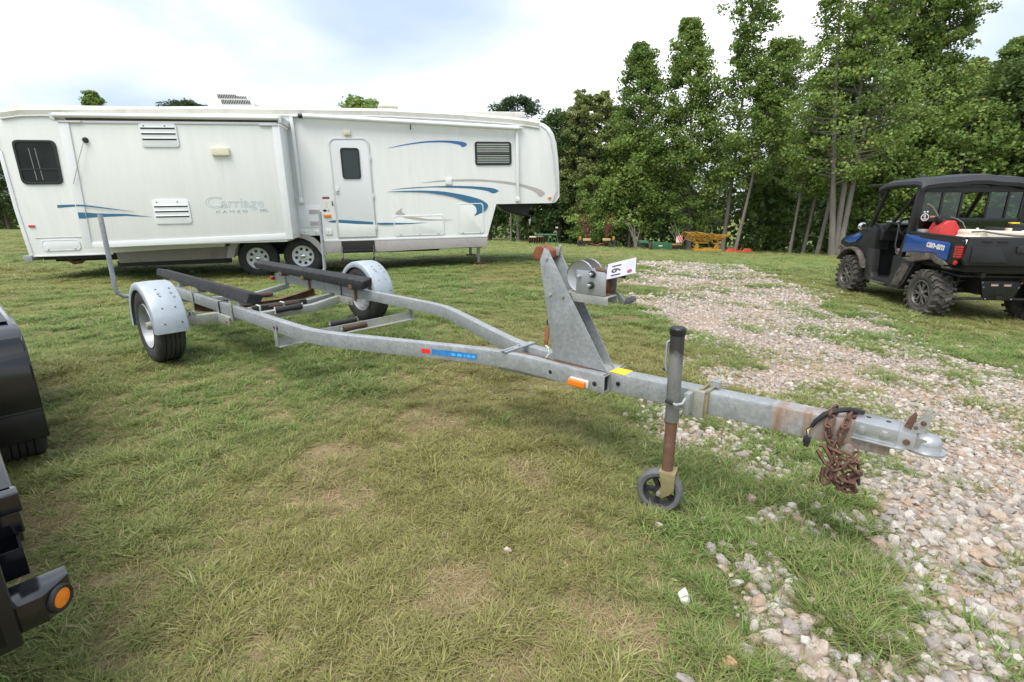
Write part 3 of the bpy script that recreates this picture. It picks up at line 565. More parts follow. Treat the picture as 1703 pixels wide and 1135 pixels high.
mb = MB(); mb.bx(-5.6, 3.1, .45, .53, .33, .50); mb.bx(-5.6, 3.1, 1.9, 1.98, .33, .50); mb.bx(-5.5, 3.0, .5, 1.95, .40, .47); mb.bx(-2.2, -.3, .40, 2.1, .5, .74); mb.bx(.7, 2.1, .1, 1.9, .325, .40); mb.build('chassis', M['chassis'], rv, .01)
mb = MB(); mb.bx(-5.55, -4.3, .06, .14, .40, .468); mb.bx(-4.3, -2.2, .06, .14, .22, .33); mb.build('belly_pan', M['chassis'], rv, .01)
mb = MB(); mb.tube([(-1.62, .1, .28), (-1.62, 2.3, .28)], .045, 10); mb.tube([(-.76, .1, .29), (-.76, 2.3, .29)], .045, 10); mb.build('axle', M['chassis'], rv)
mb = MB(); mb.bx(-5.82, -5.68, -.05, 2.5, .40, .505); mb.build('rear_bumper', M['galv'], rv, .006)
mb = MB(); mb.tube([(-5.30, .30, .37), (-5.2, .32, .31), (-5.08, .33, .32), (-5.0, .33, .37)], [.025, .04, .035, .025], 8); mb.build('drain_valve', M['rust_pipe'], rv)
# wheels
def rv_wheel(s, t):
    w = bpy.data.objects.new('wheel', None); lnk(w, rv); w.location = (s, .17, t)
    mb = MB(); mb.lathe([(.11, .22), (.115, .26), (.12, .33), (.10, .375), (.07, .393), (.05, .385), (.03, .393), (0, .393), (-.03, .393), (-.05, .385), (-.07, .393), (-.10, .375), (-.12, .33), (-.115, .26), (-.10, .215)], 40); mb.build('tyre', M['rubber'], w, 0, 40)
    mb = MB(); mb.lathe([(-.10, .222), (-.112, .218), (-.10, .205), (-.075, .195), (-.06, .17), (-.058, .11), (-.075, .09), (-.075, .0)], 40); mb.lathe([(.1, .22), (.05, .18), (-.06, .19)], 24); mb.build('rim', M['rv_white'], w, 0, 40)
    mb = MB()
    for k in range(8):
        a = math.pi / 4 * k + .2; Mx = Matrix.Rotation(-a, 4, 'Y'); mb.prism([(.120, -.022), (.172, -.034), (.178, .0), (.172, .034), (.120, .022)], -.066, -.052, M=Mx)
    mb.build('rim_slot', M['black_plastic'], w, .003)
    mb = MB(); mb.lathe([(-.07, .058), (-.10, .055), (-.115, .045), (-.12, .03), (-.122, 0)], 20)
    for k in range(8): a = math.pi / 4 * k; mb.lathe([(-.07, .011), (-.092, .010), (-.097, 0)], 6, M=T(.082 * math.cos(a), 0, .082 * math.sin(a)))
    mb.build('hub', M['chrome'], w, 0, 40)
rv_wheel(-1.675, .29); rv_wheel(-.775, .305)
# entry step
sp = bpy.data.objects.new('entry_step', None); lnk(sp, rv)
mb = MB(); mb.bx(.04, .72, -.02, .4, .36, .60); mb.build('step_well', M['chassis'], sp, .005)
for (z, y0) in ((.40, -.18), (.19, -.42)):
    mb = MB(); mb.bx(.07, .69, y0, y0 + .24, z - .015, z + .02); mb.bx(.07, .69, y0 - .01, y0 + .01, z - .04, z + .025); mb.build('tread', M['satin_black'], sp, .004)
mb = MB()
for s in (.06, .70): mb.tube([(s, .05, .55), (s, -.05, .42), (s, -.10, .40), (s, -.20, .25), (s, -.38, .19)], .018, 6)
mb.build('step_frame', M['satin_black'], sp)
# landing jacks
for yy, zz in ((.32, .0), (2.1, 0)):
    mb = MB(); mb.bx(2.96, 3.03, yy - .035, yy + .035, .01, .62); mb.bx(2.94, 3.05, yy - .05, yy + .05, .36, .62); mb.build('landing_leg', M['galv_algae'], rv, .004)
    mb = MB(); mb.bx(2.88, 3.12, yy - .1, yy + .1, -.005, .02); mb.build('jack_pad', M['rust'], rv, .004)
# pin box
mb = MB(); mb.prism([(3.55, 1.30), (4.45, 1.30), (4.30, 1.06), (4.42, 1.01), (4.40, .985), (4.05, 1.03), (3.7, 1.15)], .95, 1.5); mb.build('pin_box', M['satin_black'], rv, .01)
mb = MB(); mb.tube([(4.40, 1.0, 1.02), (4.385, .99, .95), (4.37, .99, .93)], .006, 6); mb.prism([(4.33, .93), (4.40, .94), (4.37, .80), (4.345, .80)], .975, .985); mb.build('hanging_cover', M['label_white'], rv)

def rounded(poly, r=.05, n=5):
    out = []; m = len(poly)
    for i in range(m):
        p0, p1, p2 = Vector(poly[i - 1]), Vector(poly[i]), Vector(poly[(i + 1) % m]); a, b = p1 + (p0 - p1).normalized() * r, p1 + (p2 - p1).normalized() * r
        for k in range(n + 1): t = k / n; q = a * (1 - t) ** 2 + p1 * 2 * t * (1 - t) + b * t * t; out.append((q.x, q.y))
    return out
def shrink(poly, d):
    cx = sum(p[0] for p in poly) / len(poly); cy = sum(p[1] for p in poly) / len(poly); wx = max(abs(p[0] - cx) for p in poly); wy = max(abs(p[1] - cy) for p in poly)
    return [(cx + (p[0] - cx) * (1 - d / wx), cy + (p[1] - cy) * (1 - d / wy)) for p in poly]
def window(poly, r, parent, y=0., fr=.03, gm='dark_glass'):
    o_ = rounded(poly, r); i_ = shrink(o_, fr); mb = MB(); ring(o_, i_, y - .022, y - .001, mb); w = mb.build('window', M['black_plastic'], parent, .004, 30)
    mb = MB(); mb.prism(shrink(o_, fr - .004), y - .010, y - .002); mb.build('pane', M[gm], w, 0, 20); return w
w1 = window([(-5.53, 2.585), (-4.83, 2.58), (-4.86, 1.805), (-5.535, 1.805)], .10, rv, fr=.042)
mb = MB(); mb.bx(-5.50, -4.88, -.018, -.008, 2.055, 2.085); mb.build('sash_bar', M['black_plastic'], w1, .003)
mb = MB()
for s0 in (-5.29, -5.19): mb.tube([(s0, -.008, 2.44), (s0 + .01, -.008, 1.88)], .007, 4)
mb.build('curtain_edge', M['taupe'], w1)
w2 = window([(2.955, 2.585), (3.745, 2.58), (3.745, 2.115), (2.955, 2.11)], .06, rv, fr=.035)
for i in range(9):
    z = 2.165 + i * .045; mb = MB(); mb.box((3.35, -.012, z), (.70, .004, .036 if i > 4 else .028), rot=(R(25), 0, 0)); mb.build('blind_slat', M['blind'], w2)
mb = MB(); mb.bx(2.985, 3.715, -.019, -.009, 2.325, 2.355); mb.build('sash_bar', M['black_plastic'], w2, .003)
# door
dp = rounded([(.012, 2.62), (.765, 2.625), (.765, .69), (.012, .69)], .001)
dpo = arc(.765 - .12, 2.625 - .12, .12, 0, 90, 5) + arc(.012 + .12, 2.62 - .12, .12, 90, 180, 5) + [(.012, .69), (.765, .69)]
mb = MB(); mb.prism(dpo, -.014, .002); door = mb.build('door', M['rv_door'], rv, .004, 30)
mb = MB(); ring([(0.389 + (p[0] - .389) * 1.055, 1.655 + (p[1] - 1.655) * 1.02) for p in dpo], [(.389 + (p[0] - .389) * .985, 1.655 + (p[1] - 1.655) * .994) for p in dpo], -.024, -.0005, mb); mb.build('door_frame', M['rv_alu'], door, .003, 30)
mb = MB(); mb.bx(.02, .757, -.0165, -.0135, .70, .985); mb.build('kick_panel', M['rv'], door, .001)
window([(.205, 2.457), (.577, 2.453), (.572, 1.855), (.205, 1.855)], .06, door, y=-.014, fr=.03, gm='door_glass')
mb = MB(); mb.bx(.03, .11, -.028, -.014, 1.56, 1.70); mb.tube([(.05, -.04, 1.60), (.09, -.04, 1.64)], .012, 6); mb.build('handle', M['white_plastic'], door, .003)
mb = MB()
for z in (2.25, 1.5, .85): mb.bx(.765, .80, -.03, -.02, z - .06, z + .06)
mb.build('hinge', M['rv_alu'], door, .003)
mb = MB(); mb.tube([(-.05, -.03, 1.33), (-.05, -.06, 1.36), (-.05, -.03, 1.42)], .012, 6); mb.build('door_catch', M['black_plastic'], rv)
mb = MB(); mb.bx(.31, .445, -.045, -.002, 2.69, 2.785); pl = mb.build('porch_light', M['cream'], rv, .01)
mb = MB(); mb.bx(.335, .42, -.05, -.044, 2.71, 2.755); mb.build('light_lens', M['blind'], pl, .003)
# compartment doors
for nm, (s0, s1, z0, z1), rr in (('compartment_door', (1.155, 2.223, .675, 1.095), .05), ('compartment_door', (2.545, 3.10, .685, 1.33), .06), ('compartment_door', (-5.49, -4.83, .575, .785), .07)):
    po = rrect(s0, s1, z0, z1, rr); mb = MB(); mb.prism(shrink(po, .018), -.010, .001); d = mb.build(nm, M['rv_white'] if s0 < 0 else M['rv'], rv, .003, 30)
    mb = MB(); ring(po, shrink(po, .018), -.014, -.0005, mb); mb.build('trim', M['rv_white'], d, .002, 30)
    mb = MB()
    for q in ((.12, .5, .88) if s1 - s0 > 1 else (.15, .85)): mb.bx(s0 + (s1 - s0) * q - .012, s0 + (s1 - s0) * q + .012, -.024, -.009, z0 + .015, z0 + .05)
    mb.build('latch', M['rv_alu'], d, .002)
mb = MB(); mb.bx(-.742, -.30, -.012, .001, .895, 1.335); fr_ = mb.build('service_panel', M['rv_white'], rv, .004)
for z0, z1 in ((1.165, 1.255), (.93, 1.02)):
    mb = MB()
    for k in range(8): zz = z0 + (z1 - z0) * (k + .5) / 8; mb.box((-.43, -.014, zz), (.215, .006, (z1 - z0) / 13), rot=(R(-35), 0, 0))
    mb.build('louvre', M['taupe'], fr_)
for s0, s1, z0, z1 in ((-.727, -.587, .745, .858), (-.47, -.39, .765, .835), (-.25, -.118, .74, .852)):
    mb = MB(); mb.bx(s0, s1, -.022, .001, z0, z1); hb = mb.build('hatch', M['rv_white'], rv, .006)
    mb = MB(); mb.lathe([(-.028, .0), (-.028, .008), (-.02, .008)], 8, M=T((s0 * .6 + s1 * .4), 0, (z0 + z1) / 2)); mb.build('lock', M['black_plastic'], hb)
def lens(name, s0, s1, z0, z1, m, parent, d=.03, y=0.):
    mb = MB(); mb.bx(s0, s1, y - d, y - .001, z0, z1); return mb.build(name, M[m], parent, .012, 40, 3)
lens('marker_light', -.25, -.105, 1.095, 1.158, 'amber', rv); lens('marker_light', 4.56, 4.64, 1.393, 1.437, 'amber', rv, .02); lens('marker_light', -5.62, -5.515, 1.028, 1.07, 'red_lens', rv, .02)
mb = MB(); mb.bx(-5.80, -5.745, .06, .16, .86, 1.05); mb.build('tail_light', M['red_lens'], rv, .01)
for poly, m in (([(-.259 + .038 + .038 * math.cos(a), 1.232 + .024 * math.sin(a)) for a in np.linspace(0, 6.28, 14)[:-1]], 'black_print'), ([(-.15 + .02 * math.cos(a), 1.232 + .024 * math.sin(a)) for a in np.linspace(0, 6.28, 12)[:-1]], 'grey_print'), ([(-.242, 1.465), (-.104, 1.465), (-.104, 1.507), (-.242, 1.507)], 'maroon_print'), ([(-.19, 1.29), (-.155, 1.29), (-.155, 1.417), (-.19, 1.417)], 'cream')): flat(poly, -.0005, .003, 'sticker', M[m], rv, 0)
mb = MB(); mb.bx(2.303, 2.435, -.03, .001, 1.72, 1.852); mb.build('receptacle_cover', M['rv_white'], rv, .006)
# swooshes
for poly, m in (([(1.067, 2.434), (1.5, 2.53), (1.931, 2.593), (2.305, 2.608), (2.681, 2.589), (2.80, 2.545), (2.78, 2.50), (2.684, 2.468), (2.659, 2.517), (2.378, 2.57), (1.93, 2.565), (1.5, 2.51)], 'blue_vinyl'),
    ([(1.672, 1.754), (2.301, 1.821), (2.92, 1.834), (3.59, 1.783), (3.991, 1.712), (4.358, 1.612), (4.523, 1.514), (4.378, 1.42), (4.275, 1.556), (3.91, 1.682), (3.193, 1.783), (2.3, 1.792)], 'taupe'),
    ([(1.048, 1.627), (1.648, 1.678), (2.41, 1.699), (2.993, 1.677), (3.347, 1.636), (3.474, 1.574), (3.324, 1.519), (3.187, 1.589), (2.796, 1.642), (2.026, 1.673), (1.571, 1.653)], 'teal'),
    ([(.916, 1.588), (1.643, 1.612), (2.212, 1.59), (2.712, 1.501), (3.062, 1.402), (3.226, 1.285), (3.134, 1.152), (2.871, 1.043), (2.954, 1.137), (2.938, 1.252), (2.823, 1.33), (2.4, 1.487), (1.83, 1.576)], 'teal'),
    ([(1.374, 1.269), (1.208, 1.161), (1.212, 1.108), (1.438, 1.111), (1.319, 1.188)], 'taupe'), ([(1.295, 1.069), (1.644, 1.062), (1.91, 1.006), (2.572, .990), (1.831, .98), (1.565, 1.014)], 'taupe')):
    flat(poly, -.0105 if poly[0][0] in (.916, 1.295) else -.0005, .003, 'swoosh_stripe', M[m], rv, 2)
flat([(-.197, 1.006), (-.1, 1.03), (-.025, 1.036), (-.025, .984), (-.1, .985)], -.0005, .003, 'swoosh_stripe', M['teal'], rv, 0)
flat([(.03, 1.042), (.403, 1.011), (.735, .98), (.735, .928), (.397, .944), (.03, .979)], -.0145, .003, 'swoosh_stripe', M['teal'], rv, 0)
flat([(.81, .965), (1.521, .938), (1.945, .945), (1.443, .915), (.81, .918)], -.0105, .003, 'swoosh_stripe', M['teal'], rv, 1)
flat([(-5.062, 1.428), (-4.735, 1.434), (-4.735, 1.398), (-5.065, 1.376)], -.0005, .003, 'swoosh_stripe', M['teal'], rv, 0)
# awning on the main wall
def awning_roll(p0, p1, r, name='awning_roll'):
    mb = MB(); mb.tube([p0, p1], r, 16); return mb.build(name, M['rv_white'], rv, 0, 50)
aw = awning_roll((-.49, -.09, 3.035), (3.89, -.09, 2.842), .046)
mb = MB(); mb.tube([(-.50, -.09, 3.035), (-.42, -.09, 3.031)], .047, 16); mb.build('end_cap', M['black_plastic'], aw)
mb = MB(); mb.bx(1.63, 1.655, -.10, -.085, 2.80, 2.93); mb.build('pull_strap', M['black_plastic'], aw)
mb = MB(); mb.sweep([(-.55, -.02, 3.085), (3.95, -.02, 2.89)], [(-.015, -.01), (.015, -.01), (.015, .01), (-.015, .01)]); mb.build('awning_rail', M['rv_white'], rv, .002)
for sa, za, zb in ((-.645, 3.03, 1.42), (3.865, 2.85, 1.38)):
    mb = MB(); mb.bx(sa - .03, sa + .03, -.075, -.03, zb, za); mb.bx(sa - .038, sa + .038, -.09, -.002, zb - .03, zb + .06); mb.bx(sa - .02, sa + .13, -.08, -.03, za - .01, za + .02); mb.build('awning_arm', M['rv_white'], rv, .006)
# slide-out room
YS = -.62
sl_ = bpy.data.objects.new('slide_out', None); lnk(sl_, rv)
mb = MB(); mb.bx(-4.30, -.885, YS, .0, .66, 2.80); mb.build('slide_wall', M['rv_slide'], sl_, .01)
mb = MB(); mb.prism([(-4.36, 2.82), (-4.20, 2.82), (-4.29, .645), (-4.425, .64)], YS - .022, -.001); mb.build('corner_trim', M['rv_white'], sl_, .006)
mb = MB(); mb.prism([(-.888, 2.80), (-.755, 2.80), (-.77, .71), (-.90, .705)], YS - .022, -.001); mb.build('corner_trim', M['rv_white'], sl_, .006)
mb = MB(); mb.prism([(-4.29, .645), (-4.29, .745), (-.895, .815), (-.895, .705)], YS - .018, -.002); mb.build('bottom_trim', M['rv_white'], sl_, .006)
mb = MB(); mb.bx(-4.25, -.80, YS - .015, YS + .02, 2.79, 2.835); mb.build('top_trim', M['rv_alu'], sl_, .004)
awr = bpy.data.objects.new('slide_awning', None); lnk(awr, rv)
mb = MB(); mb.tube([(-4.40, YS - .03, 2.915), (-.745, YS - .03, 2.905)], .04, 14); mb.build('roll', M['rv_white'], awr, 0, 50)
mb = MB(); mb.bx(-4.35, -.78, YS + .0, -.05, 2.895, 2.91); mb.build('fabric', M['rv_roof'], awr)
mb = MB(); mb.bx(-4.24, -.80, YS - .004, YS + .02, 2.836, 2.872); mb.build('shaded_fabric_gap', M['fabric_shade'], awr)  # dark strip paints the shadow gap and brown fabric below the roll
mb = MB(); mb.bx(-4.45, -4.38, YS - .05, -.01, 2.83, 2.95); mb.bx(-.76, -.70, YS - .05, -.01, 2.82, 2.94); mb.bx(-4.36, -4.0, YS - .035, YS - .014, 2.80, 2.83); mb.bx(-1.1, -.78, YS - .035, YS - .014, 2.775, 2.81); mb.build('bracket', M['rv_alu'], awr, .004)
for s0, s1, z0, z1, a in ((-3.122, -2.507, 2.40, 2.80, 2.53), (-3.153, -2.529, 1.05, 1.49, 1.18)):
    po = rrect(s0, s1, z0, z1, .05); mb = MB(); mb.prism(po, YS - .02, YS + .001); v = mb.build('vent_cover', M['rv_white'], sl_, .006, 30)
    for k in range(3):
        zz = a + k * .092; mb = MB(); mb.bx(s0 + .03, s1 - .03, YS - .0225, YS - .019, zz - .010, zz + .010); mb.build('vent_slot', M['chassis'], v)
        mb = MB(); mb.box(((s0 + s1) / 2, YS - .028, zz + .018), (s1 - s0 - .06, .02, .012), rot=(R(30), 0, 0)); mb.build('vent_lip', M['rv_white'], v, .003)
    mb = MB()
    for q in (.14, .70): mb.lathe([(-.026, 0), (-.026, .012), (-.02, .014)], 8, M=T(s0 + (s1 - s0) * q, YS + .003, z1 - .045))
    mb.build('screw', M['chassis'], v)
mb = MB(); mb.bx(-1.99, -1.68, YS - .06, YS + .001, 2.254, 2.392); pl = mb.build('porch_light', M['cream'], sl_, .015)
mb = MB()
for k in range(10): mb.bx(-1.97 + k * .0285, -1.958 + k * .0285, YS - .063, YS - .058, 2.27, 2.376)
mb.build('lens_rib', M['rv_white'], pl)
mb = MB(); mb.lathe([(-.05, 0), (-.05, .03), (-.02, .045), (0, .05)], 14, M=T(-4.006, YS, 2.517)); mb.build('antenna_mount', M['black_plastic'], sl_)
mb = MB(); mb.tube([(-4.02, YS - .04, 2.49), (-4.14, YS - .07, 2.2), (-4.33, YS - .05, 1.78)], .006, 6); mb.build('antenna_whip', M['taupe'], sl_)
flat([(-4.385, 1.425), (-4.23, 1.417), (-3.83, 1.35), (-3.405, 1.274), (-3.83, 1.33), (-4.23, 1.39), (-4.385, 1.395)], YS - .022, .003, 'swoosh_stripe', M['teal'], sl_, 0)
flat([(-4.385, 1.29), (-4.268, 1.285), (-4.268, 1.18), (-4.388, 1.182)], YS - .0225, .003, 'swoosh_stripe', M['teal'], sl_, 0)
flat([(-4.268, 1.285), (-4.084, 1.265), (-3.62, 1.246), (-3.182, 1.182), (-3.62, 1.212), (-4.084, 1.200), (-4.268, 1.19)], YS - .0005, .003, 'swoosh_stripe', M['teal'], sl_, 0)
def on_slide(s0, s1, z0, z1): return lambda a, b, d: (s0 + (s1 - s0) * a, YS - .0005 - .004 * d, z0 + (z1 - z0) * b)
text('C', 'lettering', M['pale_blue'], sl_, on_slide(-2.247, -1.955, 1.325, 1.535), outline=.010)
text('arriage', 'lettering', M['pale_blue'], sl_, on_slide(-1.975, -1.225, 1.275, 1.49), outline=.009)
text('C A M E O', 'lettering', M['grey_print'], sl_, on_slide(-2.09, -1.53, 1.232, 1.278))
text('SEL', 'lettering', M['grey_print'], sl_, on_slide(-1.315, -1.15, 1.245, 1.292))
# roof gear
ac = bpy.data.objects.new('air_conditioner', None); lnk(ac, rv)
mb = MB(); mb.prism([(-2.43, 3.19), (-2.43, 3.595), (-2.0, 3.585), (-1.75, 3.555), (-1.53, 3.43), (-1.50, 3.19)], .9, 1.65); mb.build('housing', M['white_plastic'], ac, .025, 40)
for row, (z, n, s0) in enumerate(((3.50, 20, -2.21), (3.395, 19, -2.15))):
    for k in range(n):
        s = s0 + k * .033
        if s > -1.60 + (0 if row else -.05): continue
        mb = MB(); mb.prism([(s, z), (s + .018, z), (s + .008, z + .075 if s < -1.85 or row else z + .045), (s - .010, z + .075 if s < -1.85 or row else z + .045)], .892, .902); mb.build('grille_slot', M['chassis'], ac)
mb = MB(); mb.bx(.96, 1.36, 1.0, 1.4, 3.2, 3.40); mb.prism([(.96, 3.40), (1.0, 3.47), (1.2, 3.50), (1.36, 3.46), (1.40, 3.40)], .98, 1.42); mb.build('roof_vent', M['rv_roof'], rv, .02)
mb = MB(); mb.lathe([(0, .0), (0, .06), (-.05, .05)], 12, M=T(.72, 1.1, 3.31, rx=R(-90))); mb.tube([(.72, 1.1, 3.2), (.72, 1.1, 3.31)], .03, 8); mb.build('vent_pipe', M['rv_roof'], rv)

# ------------------------------------------------------------------ boat trailer (local x to the coupler, y to its left, z up)
BT = thing('boat_trailer', 'long galvanised empty boat trailer with bunks, winch stand and tongue jack', 'trailer', (-2.3104, 4.8666, .0779), (0, 0, -.7157))
RW, RH = .06, .092     # rail section
WT = .475
rp_ = [(-1.25, .58), (1.55, .58), (1.72, .573), (1.87, .548), (2.03, .498), (2.2, .43), (2.5, .312), (2.8, .195), (2.95, .140), (3.06, .108), (3.18, .088), (3.3, .080), (3.75, .078)]
prof = [(-RW / 2, -RH), (RW / 2, -RH), (RW / 2, 0), (-RW / 2, 0)]
def hollow(mb, path, prof, wall=.006):
    pi = [(a * (1 - 2 * wall / RW), b + (wall if b < -RH / 2 else -wall)) for a, b in prof]
    mb.sweep(path, prof, caps=False); mb.sweep([path[-1] if False else p for p in path[-2:]], pi, caps=False)
    a, b = len(mb.v) - 8 - 4, len(mb.v) - 4
    return mb
for sg in (-1, 1):
    mb = MB(); path = [(u, sg * v, WT) for u, v in rp_]; mb.sweep(path, prof, caps=False)
    rl = mb.build('side_rail', M['galv'], BT, .005, 30)
    mb = MB(); outer = [(sg * .078 - RW / 2, WT - RH), (sg * .078 + RW / 2, WT - RH), (sg * .078 + RW / 2, WT), (sg * .078 - RW / 2, WT)]; inner = [(p[0] + (.006 if p[0] < sg * .078 else -.006), p[1] + (.006 if p[1] < WT - .04 else -.006)) for p in outer]
    ring(outer, inner, 3.742, 3.756, mb, ax=0); mb.build('rail_end', M['galv_algae'], rl, .001)
    mb = MB(); mb.bx(3.70, 3.74, sg * .078 - RW / 2 + .004, sg * .078 + RW / 2 - .004, WT - RH + .004, WT - .004); mb.build('rail_hollow', M['chassis'], rl)
    mb = MB(); mb.bx(-1.262, -1.248, sg * .58 - RW / 2, sg * .58 + RW / 2, WT - RH, WT); mb.build('rail_cap', M['chassis'], rl, .002)
# rust stains plate on the near rail front, tongue
def tz(u): return .478 + .036 * (u - 3.74)
mb = MB(); mb.sweep([(2.98, 0, tz(2.98) - .022), (3.4, 0, tz(3.4) - .014), (3.74, 0, tz(3.74)), (4.50, 0, tz(4.5))], [(-.045, -.102), (.045, -.102), (.045, 0), (-.045, 0)]); tongue = mb.build('tongue', M['galv'], BT, .007, 30)
mb = MB(); mb.sweep([(4.495, 0, tz(4.495)), (4.885, 0, tz(4.885))], [(-.0455, -.1025), (.0455, -.1025), (.0455, .0005), (-.0455, .0005)], caps=False); mb.build('tongue_front', M['galv_rust'], BT, .006, 30)
mb = MB(); mb.bx(4.80, 4.87, -.040, .040, tz(4.84) - .096, tz(4.84) - .004); mb.build('tongue_hollow', M['chassis'], BT)
mb = MB(); mb.prism([(3.14, -.078), (3.30, -.06), (3.42, -.072), (3.60, -.070), (3.68, -.05), (3.5, -.048), (3.3, -.045), (3.16, -.055)], WT + .0005, WT + .0015, ax=2); mb.build('rust_stain', M['rust_pipe'], BT)
# holes, bolts, sticker, reflector on the rails
def disc(mb, u, v, w, r, d=.004, n=14): mb.lathe([(-d, 0), (-d, r * .9), (-d * .5, r), (0, r)], n, M=T(u, v, w))
for u, w in ((3.427, .425), (3.702, .424)):
    mb = MB(); disc(mb, u, -.1085, w, .013, .001); mb.build('rail_hole', M['chassis'], BT)
mb = MB(); disc(mb, 3.80, -.0455, .432, .011, .008, 10); mb.build('bolt', M['black_plastic'], BT)
mb = MB(); disc(mb, 1.33, -.6105, .425, .014, .008, 8); mb.build('bolt', M['rust'], BT)
mb = MB(); mb.bx(3.560, 3.672, -.125, -.108, .392, .434); ml = mb.build('side_marker', M['white_plastic'], BT, .008, 40, 3)
mb = MB(); mb.bx(3.562, 3.664, -.146, -.124, .395, .432); mb.build('lens', M['amber'], ml, .009, 40, 3)
# decal follows the rail face between u 2.60 and 2.94
def rail_v(u): return float(np.interp(u, [p[0] for p in rp_], [p[1] for p in rp_]))
def rail_face(u0, u1, w0, w1, name, m, off=.002, w0b=None, w1b=None, n=6):
    """sheet lying on the outer face of the near rail"""
    vs, fs = [], []
    for i in range(n + 1):
        u = u0 + (u1 - u0) * i / n; sl = (rail_v(u + .01) - rail_v(u - .01)) / .02; nl = math.hypot(1, sl); un, vn = u + (sl / nl) * -(RW / 2 + off) * -1 * -1, -rail_v(u) - (RW / 2 + off) / nl
        k = i / n; a = w0 + ((w0b if w0b is not None else w0) - w0) * k; b = w1 + ((w1b if w1b is not None else w1) - w1) * k
        vs += [(un, vn, a), (un, vn, b)]
    for i in range(n): fs.append((2 * i, 2 * i + 2, 2 * i + 3, 2 * i + 1))
    mb = MB(); mb.add(vs, fs); return mb.build(name, M[m], BT, 0, 60)
rail_face(2.585, 2.640, .415, .442, 'sticker', 'red_print'); dk = rail_face(2.65, 2.93, .412, .446, 'sticker', 'blue_print', w0b=.410, w1b=.444)
for u0, u1 in ((2.775, 2.80), (2.812, 2.84), (2.852, 2.862), (2.87, 2.893), (2.90, 2.922)): rail_face(u0, u1, .417, .433, 'sticker_mark', 'bright_blue', .003, n=2)
mb = MB(); mb.bx(3.745, 3.83, -.043, .043, tz(3.78) + .0015, tz(3.78) + .003, M=T(0, 0, 0, ry=0)); mb.build('warning_sticker', M['yellow_print'], BT)
# tie plate
mb = MB(); mb.bx(3.09, 3.135, -.135, .135, WT + .002, WT + .012); mb.build('tie_plate', M['galv'], BT, .003)
mb = MB(); mb.bx(3.11, 3.12, -.15, -.05, WT + .012, WT + .016); mb.lathe([(-.004, 0), (-.004, .012), (.004, .012)], 8, M=T(3.112, 0, WT + .016, rx=R(-90))); mb.build('bolt', M['galv'], BT)
# winch stand
for v, poly in ((-.048, [(3.403, WT + .004), (3.735, WT + .004), (3.352, 1.062), (3.328, 1.07), (3.300, 1.005)]), (.048, [(3.403, WT + .004), (3.72, WT + .004), (3.352, 1.062), (3.328, 1.07), (3.300, 1.005)])):
    mb = MB(); mb.prism(poly, v - .003, v + .003); mb.build('stand_plate', M['galv'], BT, .002, 30)
mb = MB()
for u, w in ((3.345, 1.018), (3.375, .83), (3.455, .83)): disc(mb, u, -.051, w, .010, .008, 6)
mb.build('stand_bolt', M['galv_algae'], BT)
mb = MB(); mb.prism([(3.405, WT), (3.72, WT), (3.70, WT + .01), (3.415, WT + .01)], -.045, .045); mb.build('stand_base', M['galv_algae'], BT, .002)
# bow stop
mb = MB(); mb.prism([(3.238, 1.035), (3.262, 1.075), (3.30, 1.082), (3.345, 1.055), (3.352, 1.02), (3.325, .998), (3.29, 1.0), (3.252, 1.005)], -.040, .040); mb.build('bow_stop', M['bow_stop'], BT, .010, 40, 3)
mb = MB(); mb.prism([(3.335, 1.03), (3.365, 1.085), (3.38, 1.08), (3.36, 1.025)], .028, .042); mb.build('stop_bracket', M['galv_algae'], BT, .002)
# winch
wi = bpy.data.objects.new('winch', None); lnk(wi, BT)
mb = MB(); mb.prism([(3.50, .857), (3.718, .852), (3.718, .812), (3.52, .812)], -.048, -.043); mb.prism([(3.50, .857), (3.718, .852), (3.718, .812), (3.52, .812)], .043, .048); mb.bx(3.45, 3.718, -.045, .045, .850, .856); mb.build('winch_bracket', M['galv_algae'], wi, .002)
for v in (-.045, .062):
    mb = MB(); mb.prism([(3.532, .857), (3.702, .857), (3.702, .962), (3.692, .973), (3.642, .975), (3.632, .992), (3.622, .975), (3.532, .975)], v - .0025, v + .0025); mb.build('winch_side', M['zinc'], wi, .001, 30)
mb = MB(); mb.bx(3.532, 3.702, -.045, .062, .857, .861); mb.build('winch_base', M['rust_pipe'], wi)
for v in (-.034, .052):
    mb = MB(); mb.lathe([(-.005, .078), (-.003, .080), (.0, .076), (0, .0)], 32, M=T(3.547, v, .942)); mb.lathe([(0, .0), (.002, .0), (.002, .070), (.006, .075), (.004, .080), (-.005, .080)], 32, M=T(3.547, v, .942)); mb.build('drum_flange', M['zinc'], wi, 0, 40)
mb = MB(); mb.tube([(3.547, -.034, .942), (3.547, .052, .942)], .030, 14); mb.build('drum', M['rust'], wi)
for u, w in ((3.628, .960), (3.622, .905)):
    mb = MB(); mb.lathe([(-.004, .017), (-.012, .017), (-.012, .0)], 14, M=T(u, -.047, w)); mb.build('bushing', M['black_plastic'], wi)
    mb = MB(); mb.lathe([(-.01, .009), (-.03, .009), (-.032, .006), (-.032, 0)], 10, M=T(u, -.047, w)); mb.build('shaft', M['zinc'], wi)
mb = MB(); mb.lathe([(0, .011), (-.014, .010), (-.018, 0)], 8, M=T(3.549, -.047, .942)); mb.build('axle_nut', M['zinc'], wi)
mb = MB()
for k in range(16): mb.box((.034 * math.cos(k * math.pi / 8), 0, .034 * math.sin(k * math.pi / 8)), (.010, .012, .007), rot=(0, -k * math.pi / 8, 0), M=T(3.665, .03, .90))
mb.lathe([(-.006, 0), (-.006, .032), (.006, .032), (.006, 0)], 20, M=T(3.665, .03, .90)); mb.build('gear', M['rust_pipe'], wi)
